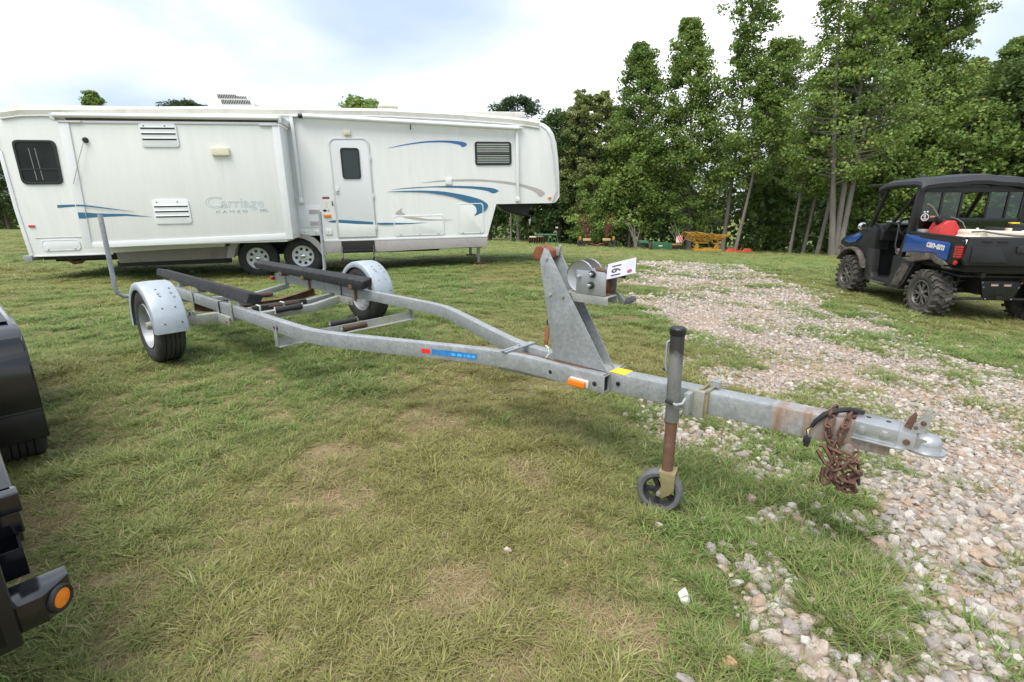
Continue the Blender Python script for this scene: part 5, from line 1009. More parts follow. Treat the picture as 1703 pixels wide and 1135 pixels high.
# bed
pr_([(.66, .90), (.66, 1.185), (.60, 1.195), (-.50, 1.178), (-.54, 1.12), (-.52, .84), (-.36, .81), (-.20, .86), (-.10, .92), (.40, .87)], .70, .742, 'bed_side', 'black_plastic')
pr_([(.66, .90), (.66, 1.185), (.60, 1.195), (-.50, 1.178), (-.54, 1.12), (-.52, .84), (-.36, .81), (-.20, .86), (-.10, .92), (.40, .87)], -.742, -.70, 'bed_side', 'black_plastic')
for sg in (1, -1):
    bp_ = [(.655, .885), (.628, 1.150), (.60, 1.158), (.56, 1.148), (.36, 1.148), (.27, 1.118), (-.30, 1.098), (-.335, 1.085), (-.335, .862), (-.31, .855), (-.155, .885), (-.075, .938), (.50, .905), (.60, .885)]
    pl = pr_(bp_, sg * .742, sg * .760, 'side_panel', 'blue_paint', UT, .008)
    if sg > 0: text('can-am', 'lettering', M['label_white'], pl, lambda a, b, d: (.115 - .37 * a, .7605 + .004 * d, 1.005 + .072 * b - .026 * a), bold=.03, shear=.2)
    for k, u in enumerate((.50, .22, .05, -.12)):
        mb = MB(); mb.bx(u - .065, u + .065, sg * .715 - .012, sg * .715 + .012, 1.176 - .006 * k + (.02 if k == 0 else .012), 1.19 - .006 * k + .012); mb.build('rail_slot', M['chassis'], UT)
    mb = MB(); mb.prism([(.66, 1.165), (.66, 1.20), (-.52, 1.182), (-.53, 1.15)], sg * .70 - .035, sg * .70 + .046); mb.build('bed_rail', M['black_plastic'], UT, .012)
    pr_([(.62, .80), (.42, .83), (.40, .862), (.50, .90), (-.06, .93), (-.15, .882), (-.30, .852), (-.36, .80), (-.30, .78), (-.16, .80), (-.05, .845), (.20, .80), (.36, .76)], sg * .64, sg * .775, 'rear_fender', 'mud_plastic')
    tl_ = pr_([(-.425, .885), (-.42, 1.08), (-.54, 1.085), (-.555, .89)], sg * .66, sg * .752, 'tail_light', 'black_plastic', UT, .006)
    for k in range(5): mb = MB(); mb.bx(-.56, -.50, sg * .738 - .012, sg * .738 + .020, .915 + k * .031, .938 + k * .031); mb.build('light_segment', M['red_lens'], tl_, .004)
    for k in range(5): mb = MB(); mb.bx(-.492, -.438, sg * .738 - .012, sg * .738 + .018, .912 + k * .031, .936 + k * .031); mb.build('light_segment', M['red_lens'], tl_, .004)
    mb = MB(); mb.lathe([(-.0, .032), (-.012, .03), (-.016, 0)], 16, M=T(-.49, sg * .742, .845, rz=math.pi if sg > 0 else 0)); mb.build('reflector', M['red_lens'], tl_)
# tailgate and bed inside
pr_([(-.70, .82), (.70, .82), (.735, .90), (.70, 1.175), (-.70, 1.175), (-.735, .90)], -.60, -.55, 'tailgate', 'black_plastic', UT, .012, ax=0)
for sg in (1, -1):
    pr_([(sg * .66, .86), (sg * .66, 1.06), (sg * .33, 1.06), (sg * .24, .90), (sg * .22, .86)], -.615, -.598, 'tailgate_panel', 'black_plastic', UT, .006, ax=0)
    for v in (.50, .32): mb = MB(); mb.bx(-.612, -.59, sg * v - .06, sg * v + .06, 1.125, 1.15); mb.build('tailgate_slot', M['chassis'], UT, .003)
mb = MB(); mb.bx(-.622, -.595, -.14, .14, .99, 1.08); mb.build('tailgate_handle', M['dusty_plastic'], UT, .012)
mb = MB(); mb.bx(-.625, -.60, -.06, .06, 1.02, 1.05); mb.build('handle_emblem', M['label_white'], UT, .004)
mb = MB(); mb.bx(-.56, -.50, -.70, .70, 1.16, 1.185); mb.build('tailgate_cap', M['black_plastic'], UT, .01)
mb = MB(); mb.bx(-.55, .66, -.70, .70, .90, .935); mb.build('bed_floor', M['dusty_plastic'], UT, .005)
mb = MB(); mb.bx(.62, .66, -.70, .70, .93, 1.20); mb.build('bed_front_wall', M['black_plastic'], UT, .005)
# side sills, seat base, floor, front
for sg in (1, -1):
    pr_([(1.70, .86), (1.64, .47), (1.60, .345), (1.52, .315), (1.05, .300), (.64, .305), (.52, .42), (.36, .74), (.40, .80), (.66, .79), (.80, .60), (.92, .46), (1.02, .41), (1.40, .40), (1.45, .47), (1.50, .86)], sg * .60, sg * .72, 'side_sill', 'dusty_plastic', UT, .015)
    pr_([(.80, .36), (.62, .36), (.46, .66), (.44, .74), (.62, .72), (.74, .55)], sg * .715, sg * .735, 'sill_guard', 'mud_plastic', UT, .008)
    mb = MB(); mb.bx(1.0, 1.42, sg * .61, sg * .735, .315, .345); mb.build('step_plate', M['mud_plastic'], UT, .008)
    ft = [(1.52, 1.18), (1.50, .84), (1.66, .80), (1.70, .70)] + arch_pts(2.11, .345, .50, 140, 40, 8) + [(2.62, .72), (2.66, .92), (2.50, 1.02), (2.15, 1.09), (1.80, 1.22), (1.65, 1.26)]
    pr_(ft, sg * .48, sg * .705, 'front_fender', 'black_plastic', UT, .015)
    pr_([(1.93, 1.05), (2.02, 1.10), (2.25, 1.03), (2.45, .97), (2.48, .92), (2.30, .90), (2.10, .93)], sg * .70, sg * .725, 'front_side_panel', 'blue_paint', UT, .008)
    pr_(arch_pts(2.11, .345, .50, 160, 30, 9) + arch_pts(2.11, .345, .46, 30, 160, 9), sg * .60, sg * .79, 'front_fender_flare', 'mud_plastic', UT, .006)
pr_([(1.76, 1.24), (2.10, 1.12), (2.50, 1.02), (2.66, .92), (2.66, .70), (1.80, .70)], -.52, .52, 'hood', 'black_plastic', UT, .02)
pr_([(1.62, 1.20), (1.74, 1.20), (1.78, .72), (2.60, .66), (2.60, .50), (1.60, .40)], -.60, .60, 'firewall', 'black_plastic', UT, .01)
mb = MB(); mb.bx(.3, 2.5, -.62, .62, .32, .40); mb.build('floor_pan', M['dusty_plastic'], UT, .01)
mb = MB(); mb.bx(.62, 1.02, -.66, .66, .40, .80); mb.build('seat_base', M['black_plastic'], UT, .02)
tb([[(2.66, -.45, .55), (2.74, -.45, .70), (2.72, -.45, .95), (2.66, -.42, 1.02), (2.66, .42, 1.02), (2.72, .45, .95), (2.74, .45, .70), (2.66, .45, .55)]], .022, 'front_bumper', 'dusty_plastic')
pr_([(2.36, .80), (2.62, .86), (2.66, .78), (2.42, .70)], .70, .74, 'mud_guard_strut', 'mud_plastic')
# seats
for y, m in ((.38, 'seat'), (-.02, 'seat'), (-.42, 'seat')):
    s_ = pr_([(.72, .80), (1.12, .80), (1.17, .86), (1.14, .90), (.76, .88)], y - .19, y + .19, 'seat', m, UT, .03)
    pr_([(.64, .88), (.76, .88), (.70, 1.30), (.66, 1.36), (.60, 1.34)], y - .18, y + .18, 'seat_back', 'dusty_plastic', UT, .03)
    if y < -.1 or y > .1: pr_([(.64, 1.36), (.71, 1.36), (.70, 1.54), (.66, 1.56)], y - .115, y + .115, 'headrest', 'dusty_plastic', UT, .03)
# dashboard, wheel
pr_([(1.42, 1.0), (1.40, 1.16), (1.52, 1.25), (1.72, 1.28), (1.80, 1.0)], -.66, .66, 'dashboard', 'black_plastic', UT, .02)
mb = MB(); mb.box((1.55, .30, 1.30), (.24, .42, .02), rot=(0, R(-6), 0)); mb.build('dash_tray', M['label_white'], UT, .004)
mb = MB(); mb.tube([(1.60, .52, 1.28), (1.64, .55, 1.36), (1.60, .58, 1.42)], .05, 10); mb.build('plastic_bottle', M['g1'], UT, 0, 50) if False else None
sw_ = bpy.data.objects.new('steering_wheel', None); lnk(sw_, UT); sw_.location = (1.24, .36, 1.22); sw_.rotation_euler = (0, R(-62), 0)
mb = MB(); mb.tube([(.17 * math.cos(a), .17 * math.sin(a), 0) for a in np.linspace(0, 2 * math.pi, 25)[:-1]], .016, 8, close=True); mb.build('rim', M['black_plastic'], sw_, 0, 60)
mb = MB()
for a in (0, 2.2, 4.1): mb.tube([(0, 0, -.02), (.17 * math.cos(a), .17 * math.sin(a), 0)], .012, 6)
mb.tube([(0, 0, .0), (0, 0, -.25)], .03, 8); mb.build('spokes', M['black_plastic'], sw_)
tb([[(1.06, .66, 1.30), (.98, .70, 1.31), (.93, .71, 1.25), (.93, .71, .95), (.86, .70, .86)], [(1.35, .66, 1.30), (1.06, .66, 1.30)]], .014, 'grab_bar', 'black_plastic')
# roll cage
for sg in (1, -1):
    tb([[(1.72, sg * .70, 1.22), (1.41, sg * .71, 1.82), (1.34, sg * .71, 1.89), (1.25, sg * .71, 1.915), (.60, sg * .72, 1.90)]], .034, 'front_pillar', 'black_plastic')
    pr_([(.515, 1.83), (.60, 1.83), (.655, 1.22), (.76, .83), (.66, .80), (.565, 1.22)], sg * .69, sg * .75, 'rear_pillar', 'black_plastic', UT, .012)
    mb = MB(); mb.lathe([(0, .0), (0, .05), (-.015, .04), (-.02, 0)], 16, M=T(.56, sg * .745, 1.86, rz=math.pi if sg > 0 else 0)); mb.build('pillar_cap', M['dusty_plastic'], UT)
    tb([[(.60, sg * .66, 1.88), (1.0, sg * .62, 1.55), (1.40, sg * .60, 1.20)]], .026, 'cage_brace', 'black_plastic')
# roof
rf = MB(); vs, fs = [], []
secs = [(.46, -.10), (.50, 0), (.62, .025), (1.0, .03), (1.35, .015), (1.50, -.03), (1.56, -.06)]
cr = [(-.80, -.135), (-.79, -.085), (-.73, -.045), (-.5, -.01), (-.3, .0), (-.12, .025), (.12, .025), (.3, .0), (.5, -.01), (.73, -.045), (.79, -.085), (.80, -.135)]
for u, dz in secs:
    for v, z in cr: vs.append((u, v * .965, 1.985 + dz * .8 + z * .9))
k = len(cr)
for u, dz in secs:
    for v, z in cr: vs.append((u + (.02 if u < .5 else 0), v * .94, 1.985 + dz * .8 + z * .9 - .05))
m_ = len(secs) * k
for i in range(len(secs) - 1):
    for j in range(k - 1): a, b = i * k + j, (i + 1) * k + j; fs += [(a, a + 1, b + 1, b), (a + m_, b + m_, b + m_ + 1, a + m_ + 1)]
for j in range(k - 1): a = j; fs.append((a, a + m_, a + m_ + 1, a + 1)); a = (len(secs) - 1) * k + j; fs.append((a, a + 1, a + m_ + 1, a + m_))
for i in range(len(secs) - 1):
    for j in (0, k - 1): a, b = i * k + j, (i + 1) * k + j; fs.append((a, b, b + m_, a + m_))
rf.add(vs, fs); rfo = rf.build('roof', mat('roof_plastic', (.026, .028, .034), .55, 0, .15, 8, .15, 250), UT, 0, 40)
bm = bmesh.new(); bm.from_mesh(rfo.data); bmesh.ops.recalc_face_normals(bm, faces=bm.faces); bm.to_mesh(rfo.data); bm.free()
mb = MB(); mb.lathe([(0, 0), (.0, .05), (-.03, .045), (-.05, .02), (-.05, 0)], 14, M=T(1.30, .3, 2.0, rx=R(-90))); mb.build('roof_beacon_base', M['black_plastic'], UT)
# flipped-up windscreen
mb = MB(); mb.add([(1.52, -.68, 1.90), (1.52, .68, 1.90), (2.12, .66, 1.90), (2.12, -.66, 1.90), (1.52, -.68, 1.91), (1.52, .68, 1.91), (2.12, .66, 1.91), (2.12, -.66, 1.91)], [(0, 1, 2, 3), (4, 7, 6, 5), (0, 4, 5, 1), (1, 5, 6, 2), (2, 6, 7, 3), (3, 7, 4, 0)]); ws = mb.build('windscreen', M['g1'], UT, 0, 0)
tb([[(1.52, -.68, 1.905), (1.52, .68, 1.905), (2.12, .66, 1.905), (2.12, -.66, 1.905), (1.52, -.68, 1.905)]], .018, 'windscreen_frame', 'black_plastic', ws)
for sg in (1, -1): tb([[(1.72, sg * .62, 1.32), (1.80, sg * .62, 1.895)]], .012, 'windscreen_strut', 'black_plastic')
mb = MB(); mb.bx(1.30, 1.34, -.10, .10, 1.74, 1.80); mb.tube([(1.33, 0, 1.80), (1.36, 0, 1.90)], .01, 6); mb.build('rear_mirror', M['black_plastic'], UT, .01)
# rear window
rw = bpy.data.objects.new('rear_window', None); lnk(rw, UT)
mb = MB()
for v0, v1, z0, z1 in ((-.69, .69, 1.345, 1.40), (-.69, .69, 1.765, 1.82), (-.70, -.655, 1.2, 1.9), (.655, .70, 1.2, 1.9), (-.69, .69, 1.20, 1.23)): mb.bx(.545, .575, v0, v1, z0, z1)
mb.build('window_frame', M['black_plastic'], rw, .004)
for v in (.41, .145, -.21, -.47): mb = MB(); mb.bx(.542, .572, v - .014, v + .014, 1.40, 1.765); mb.build('mullion', M['black_plastic'], rw, .003)
for v0, v1 in ((.424, .655), (.159, .396), (-.456, -.224), (-.655, -.484)): mb = MB(); mb.bx(.556, .560, v0, v1, 1.40, 1.765); mb.build('pane', M['g1'], rw, 0, 0)
mb = MB(); mb.bx(.556, .560, -.655, .655, 1.23, 1.345); mb.build('lower_pane', M['g1'], rw, 0, 0)
mb = MB(); mb.prism([(.655, 1.82), (.655, 1.84), (.42, 1.93), (-.42, 1.93), (-.655, 1.84), (-.655, 1.82)], .556, .560, ax=0); mb.build('upper_pane', M['dark_glass'], rw, 0, 0)
for v in (.30, -.24):
    mb = MB(); mb.bx(.548, .556, v - .04, v + .04, 1.835, 1.862); mb.build('clip', M['dusty_plastic'], rw, .003)
mb = MB(); mb.add([(.543, .60 + .055 * math.cos(a), 1.408 + .055 * math.sin(a)) for a in np.linspace(0, 2 * math.pi, 25)[:-1]], [tuple(range(24))]); stk = mb.build('round_sticker', M['label_white'], rw, 0, 0)
mb = MB()
mb.add([(.542, .60 + .044 * math.cos(a), 1.408 + .044 * math.sin(a)) for a in np.linspace(0, 2 * math.pi, 25)[:-1]], [tuple(range(24))]); mb.build('sticker_disc', M['black_print'], stk, 0, 0)
mb = MB()
for v0, v1, z0, z1 in ((-.006, .006, -.034, .036), (-.026, .012, .012, .022), (-.03, .03, -.030, -.020)): mb.add([(.541, .60 - v0, 1.408 + z0), (.541, .60 - v1, 1.408 + z0), (.541, .60 - v1, 1.408 + z1), (.541, .60 - v0, 1.408 + z1)], [(0, 1, 2, 3)])
mb.build('sticker_emblem', M['label_white'], stk, 0, 0)
mb = MB()
for v, z in ((.625, 1.475), (.585, 1.478)): mb.add([(.551, v, z), (.551, v - .026, z), (.551, v - .026, z + .02), (.551, v, z + .022)], [(0, 1, 2, 3)])
mb.build('small_sticker', M['label_white'], rw, 0, 0)
mb = MB(); mb.bx(.548, .552, .43, .53, 1.405, 1.43); mb.build('warning_label', M['orange_print'], rw)
# mirror and lamp
mb = MB(); mb.lathe([(.03, 0), (.03, .05), (0, .068), (-.03, .07), (-.035, .062), (-.02, 0)], 20, M=T(1.86, .76, 1.215, rz=R(90))); mb.build('chrome_side_lamp', M['chrome'], UT, 0, 40)
tb([[(1.80, .68, 1.16), (1.86, .74, 1.17), (1.87, .76, 1.2)]], .014, 'lamp_arm', 'black_plastic')
# rear bumper tube, plate, suspension
tb([[(-.10, .60, .82), (-.24, .72, .775), (-.32, .765, .762), (-.38, .73, .755), (-.44, .30, .722), (-.44, -.30, .722), (-.38, -.73, .755), (-.32, -.765, .762), (-.24, -.72, .775), (-.10, -.60, .82)]], .024, 'rear_bumper', 'dusty_plastic', n=10)
tb([[(-.10, .62, .68), (-.38, .58, .655), (-.38, -.58, .655), (-.10, -.62, .68)]], .020, 'lower_bar', 'black_plastic')
mb = MB(); mb.bx(-.452, -.442, .40, .48, .725, .745); mb.build('bar_label', M['orange_print'], UT)
rp2 = pr_([(-.26, .585), (.26, .585), (.235, .49), (.175, .32), (-.175, .32), (-.235, .49)], -.33, -.29, 'hitch_plate', 'black_plastic', UT, .008, ax=0)
for v in (.085, -.075):
    mb = MB(); mb.bx(-.336, -.33, v - .048, v + .048, .515, .552); lb = mb.build('label', M['orange_print'], rp2, .002)
    mb = MB(); mb.bx(-.338, -.335, v - .041, v + .041, .520, .538); mb.build('label_print', M['label_white'], lb)
mb = MB(); mb.bx(-.338, -.32, -.06, .06, .405, .455); mb.build('receiver_slot', M['chassis'], rp2, .006)
mb = MB(); mb.bx(-.345, -.32, -.04, .04, .325, .385); mb.build('receiver', M['chassis'], rp2, .006)
for v, z in ((.24, .565), (-.24, .565), (.215, .50), (-.215, .50), (.16, .34), (-.16, .34)): mb = MB(); mb.lathe([(0, .011), (-.008, .01), (-.01, 0)], 8, M=T(-.33, v, z, rz=R(-90))); mb.build('bolt', M['galv'], rp2)
for sg in (1, -1):
    tb([[(-.05, sg * .28, .44), (-.02, sg * .62, .38)], [(.20, sg * .28, .42), (.06, sg * .62, .36)]], .02, 'lower_arm', 'black_plastic')
    tb([[(-.08, sg * .28, .56), (.0, sg * .60, .47)]], .016, 'upper_arm', 'black_plastic')
    tb([[(0, sg * .20, .40), (0, sg * .62, .345)]], .022, 'drive_shaft', 'dusty_plastic')
    tb([[(-.31, sg * .18, .34), (-.26, sg * .50, .325), (-.1, sg * .64, .34)]], .018, 'stabiliser', 'dusty_plastic')
    mb = MB(); mb.tube([(-.16, sg * .46, .42), (-.10, sg * .36, .78)], .022, 8)
    hel = [(-.16 + .06 * k / 40 + .038 * math.cos(k * .95), sg * (.46 - .10 * k / 40) + .038 * math.sin(k * .95), .44 + .30 * k / 40) for k in range(41)]; mb.tube(hel, .008, 5); mb.build('shock', M['black_plastic'], UT, 0, 60)
mb = MB(); mb.bx(-.26, .6, -.22, .22, .38, .72); mb.bx(-.5, .5, -.40, -.34, .64, .72); mb.bx(-.5, .5, .34, .40, .64, .72); mb.bx(-.5, .62, -.62, .62, .72, .86); mb.build('drivetrain', M['chassis'], UT, .02)
mb = MB(); mb.tube([(-.10, -.30, .60), (-.36, -.30, .60)], .06, 14); mb.build('muffler', M['rust_pipe'], UT)
# wheels
def ut_wheel(u, y, first=None):
    w = bpy.data.objects.new('wheel', None); lnk(w, UT); w.location = (u, y, .345); w.rotation_euler = (0, rnd.uniform(0, 1), math.pi if y > 0 else 0)
    if first:
        for ch in first.children: c = ch.copy(); COL.objects.link(c); c.parent = w
        return w
    mb = MB(); hw = .128
    mb.lathe([(hw * .8, .185), (hw * .98, .22), (hw, .27), (hw * .92, .305), (hw * .7, .322), (0, .328), (-hw * .7, .322), (-hw * .92, .305), (-hw, .27), (-hw * .98, .22), (-hw * .8, .185)], 44); ty = mb.build('tyre', M['rubber_dusty'], w, 0, 40)
    mb = MB(); n = 20
    for k in range(n):
        a = 2 * math.pi * k / n
        for sg in (1, -1):
            Mx = Matrix.Rotation(-(a + (math.pi / n if sg < 0 else 0)), 4, 'Y')
            mb.box((.334, sg * .045, .0), (.030, .085, .026), M=Mx, rot=(sg * R(32), 0, 0))
            mb.box((.328, sg * .105, .042), (.030, .062, .034), M=Mx, rot=(sg * R(-12), 0, sg * R(10)))
            mb.box((.302, sg * .132, .02), (.046, .016, .030), M=Mx, rot=(0, 0, sg * R(14)))
    mb.build('tread_lugs', M['rubber_dusty'], w, .004)['kind'] = 'stuff'
    mb = MB(); mb.lathe([(-.098, .190), (-.118, .190), (-.120, .178), (-.09, .168), (-.04, .160), (.06, .168), (.1, .19)], 36); mb.build('rim', M['alloy'], w, 0, 40)
    mb = MB()
    for k in range(7):
        Mx = Matrix.Rotation(k * 2 * math.pi / 7, 4, 'Y'); mb.prism([(.03, -.018), (.10, -.016), (.165, -.042), (.172, -.030), (.115, .0), (.172, .030), (.165, .042), (.10, .016), (.03, .018)], -.105, -.075, M=Mx)
    mb.lathe([(-.11, 0), (-.115, .035), (-.10, .048), (-.07, .05)], 16); mb.build('spokes', M['alloy'], w, .003)
    mb = MB(); mb.lathe([(-.06, 0), (-.06, .165)], 24); mb.build('brake_backing', M['chassis'], w)
    return w
w0 = ut_wheel(0, .665)
for q in ((2.11, .665), (0, -.665), (2.11, -.665)): ut_wheel(q[0], q[1], w0)
# load in the bed
UM = Matrix.Translation(UT.location) @ UT.rotation_euler.to_matrix().to_4x4()
def on_ut(name, label, cat): return thing(name, label, cat, UT.location, UT.rotation_euler)
gc = on_ut('fuel_can', 'red plastic fuel can with black collar and hose spout in the vehicle bed', 'fuel can')
mb = MB(); mb.prism([(.62, .936), (.62, 1.26), (.585, 1.335), (.52, 1.375), (.44, 1.37), (.335, 1.22), (.325, .936)], .12, .38, ax=0); mb.build('body', M['red_can'], gc, .02, 40, 3)
mb = MB(); mb.tube([(.25, .535, 1.32), (.25, .60, 1.40)], [.062, .058], 18); mb.tube([(.25, .60, 1.40), (.25, .62, 1.425)], [.045, .035], 14); mb.build('collar', M['black_plastic'], gc)
mb = MB(); mb.tube([(.25, .61, 1.42), (.24, .655, 1.48), (.22, .72, 1.55), (.21, .80, 1.60)], [.018, .016, .014, .012], 10); mb.build('spout', M['hose'], gc, 0, 60)
bx_ = on_ut('red_tray', 'flat red and grey tray lying at the front of the vehicle bed', 'tray')
mb = MB(); mb.bx(.42, .60, .30, .66, 1.17, 1.225); mb.build('tray', M['red_can'], bx_, .008); mb = MB(); mb.bx(.41, .61, .56, .67, 1.18, 1.235); mb.build('tray_end', M['rv_alu'], bx_, .006)
tk = on_ut('sprayer_tank', 'white plastic spot sprayer tank with pump and hose in the vehicle bed', 'sprayer tank')
mb = MB(); mb.prism([(.46, .936), (.50, 1.02), (.50, 1.10), (.44, 1.16), (.40, 1.175), (.405, 1.235), (.37, 1.26), (-.48, 1.245), (-.55, 1.20), (-.55, .936)], -.40, .12, ax=0); mb.build('tank', M['tank'], tk, .035, 40, 3)
mb = MB(); mb.prism([(.62, .936), (.62, 1.10), (.52, 1.165), (.36, 1.17), (.3, 1.10), (.3, .936)], -.42, .02, ax=0); mb.build('tank_foot', M['tank'], tk, .03, 40, 3)
mb = MB(); mb.tube([(-.2, .16, 1.24), (-.2, .16, 1.30)], .10, 20); mb.build('tank_lid', M['black_plastic'], tk, .004)
pm = MB(); pm.bx(-.30, -.20, -.10, .02, 1.25, 1.31); pm.tube([(-.25, .04, 1.32), (-.25, -.14, 1.32)], .035, 12); pm.build('pump', M['wire'], tk, .006); mb = MB(); mb.bx(-.29, -.22, -.06, .03, 1.345, 1.365); mb.build('pump_label', M['yellow_print'], tk, .004); mb = MB(); mb.bx(-.30, -.22, .02, .06, 1.25, 1.29); mb.build('pump_base', M['cream'], tk, .004)
mb = MB(); mb.tube([(-.25, -.14, 1.32), (-.28, -.22, 1.31), (-.36, -.24, 1.26), (-.46, -.18, 1.215), (-.53, -.05, 1.20), (-.55, .15, 1.205), (-.52, .32, 1.225), (-.40, .42, 1.25), (-.30, .50, 1.24)], .013, 8); mb.build('hose', M['hose'], tk, 0, 60)
mb = MB(); mb.tube([(.0, .37, 1.25), (.05, .40, 1.35), (.12, .44, 1.40), (.20, .47, 1.42)], .006, 6); mb.build('wand_wire', M['hose'], tk)
mb = MB(); mb.tube([(-.1, .30, 1.24), (-.1, .30, 1.285)], [.02, .012], 8); mb.build('vent_nipple', M['tank'], tk)

# ------------------------------------------------------------------ old farm implements along the wood edge
def at(px, y): x_ = y * (px - 851.5) * .001181; return (x_, y, float(gz(x_, y)))
def bars(paths, r, name, m, parent, n=6):
    for p in paths: mb = MB(); mb.tube(p, r, n); o = mb.build(name, M[m], parent, 0, 60)
    return o
# green disc harrow
I1 = thing('disc_harrow', 'green disc harrow with rusty discs at the wood edge under the camper nose', 'farm implement', at(905, 30.0))
bars([[(-.55, 0, .55), (.75, 0, .55)], [(-.55, .6, .55), (.75, .6, .55)], [(.35, -.1, .55), (.35, .7, .55)], [(.0, -.1, .55), (.0, .7, .55)]], .05, 'frame_bar', 'deere_green', I1)
for k in range(7):
    mb = MB(); mb.lathe([(-.01, .0), (-.02, .20), (.0, .20), (.01, 0)], 16, M=T(-.85 + k * .14, .2, .24, rz=R(70))); mb.build('disc', M['rust'], I1)
mb = MB(); mb.bx(-.86, -.45, .1, .3, .40, .47); mb.build('weight_box', M['cream'], I1, .01)
mb = MB(); mb.bx(-.40, -.05, .1, .3, .42, .50); mb.build('weight_box', M['tan_paint'], I1, .01)
bars([[(.30, -.05, .55), (.22, -.05, .1)], [(.40, -.05, .55), (.48, -.05, .1)], [(.72, -.05, .55), (.80, -.05, .12)], [(.22, -.05, .12), (.85, -.05, .12)]], .035, 'leg', 'deere_green', I1)
bars([[(.7, .3, .5), (.72, .3, 1.0)]], .012, 'flag_staff', 'rust', I1); mb = MB(); mb.bx(.68, .82, .295, .305, .93, 1.01); mb.build('white_flag', M['label_white'], I1)
# folded hay tedder
I2 = thing('hay_tedder', 'faded red hay tedder folded upright with tine wheels at the wood edge', 'farm implement', at(992, 29.0))
for sg in (-1, 1):
    bars([[(sg * .72, 0, .25), (sg * .55, .05, .7), (sg * .75, .05, 1.35)], [(sg * .55, .05, .6), (sg * .60, .1, 1.3)]], .05, 'arm', 'red_rust', I2)
    for z, rr in ((1.50, .33), (.95, .26)):
        mb = MB(); mb.tube([(rr * math.cos(a), 0, rr * math.sin(a)) for a in np.linspace(0, 2 * math.pi, 21)[:-1]], .012, 5, close=True, M=T(sg * (.78 if z > 1 else .62), -.05, z, rz=sg * .35, ry=.3))
        o = mb.build('tine_wheel', M['rust'], I2)
        mb = MB()
        for k in range(10): a = k * math.pi / 5; mb.tube([(0, 0, 0), (rr * 1.12 * math.cos(a), .02, rr * 1.12 * math.sin(a))], .009, 4, M=T(sg * (.78 if z > 1 else .62), -.05, z, rz=sg * .35, ry=.3))
        mb.build('tine_arm', M['red_rust'], o)['kind'] = 'stuff'
    mb = MB(); mb.lathe([(-.07, .10), (-.09, .22), (0, .25), (.09, .22), (.07, .10)], 20, M=T(sg * .86, 0, .23)); mb.build('tyre', M['rubber'], I2)
    mb = MB(); mb.bx(sg * .56 - .22, sg * .56 + .22, -.12, .1, .36, .50); mb.build('guard', M['tan_paint'], I2, .03)
    mb = MB(); mb.bx(sg * .95 - .06, sg * .95 + .06, -.1, -.05, .40, .62); mb.build('reflector_board', M['yellow_paint'], I2, .01)
bars([[(-.7, 0, .30), (0, 0, .12), (.7, 0, .30)], [(0, 0, .12), (0, -.6, .10)]], .04, 'drawbar', 'red_rust', I2)
# green mower with warning board
I3 = thing('disc_mower', 'low green disc mower with red and white striped board at the wood edge', 'farm implement', at(1100, 29.5))
mb = MB(); mb.prism([(-.55, .05), (-.55, .48), (.55, .42), (.62, .05)], -.2, .5); mb.build('curtain', M['deere_green'], I3, .03)
mb = MB(); mb.bx(-.20, .02, -.206, -.199, .24, .30); mb.build('lettering_patch', M['label_white'], I3)
mb = MB(); mb.bx(-1.3, -.75, -.1, .5, .40, .54); mb.build('top_cover', M['dull_green'], I3, .02)
mb = MB(); mb.bx(.45, 1.15, -.15, .45, .10, .30); mb.build('gearbox', M['chassis'], I3, .03)
mb = MB(); mb.bx(.50, 1.2, -.1, .3, .30, .36); mb.build('yellow_cover', M['yellow_paint'], I3, .01)
bars([[(-1.2, 0, .45), (-.9, 0, .06)], [(-.8, 0, .45), (-.6, 0, .06)], [(1.2, .1, .04), (1.25, .1, .6)]], .035, 'leg', 'dull_green', I3)
mb = MB(); mb.bx(-.72, -.56, -.1, .3, .10, .42); mb.build('drive_unit', M['rust'], I3, .03)
wbd = bpy.data.objects.new('warning_board', None); lnk(wbd, I3)
mb = MB(); mb.bx(.80, 1.16, -.16, -.15, .46, .83); mb.build('board', M['label_white'], wbd)
for k in range(3):
    c = .80 + k * .13 - .02; q = [(c, .83), (c + .08, .83), (c + .33, .46), (c + .25, .46)]; q = [(min(max(a, .80), 1.16), b if a <= 1.16 else b + (a - 1.16) * 1.48) for a, b in q]
    mb = MB(); mb.prism(q, -.166, -.161); mb.build('red_stripe', M['red_print'], wbd)
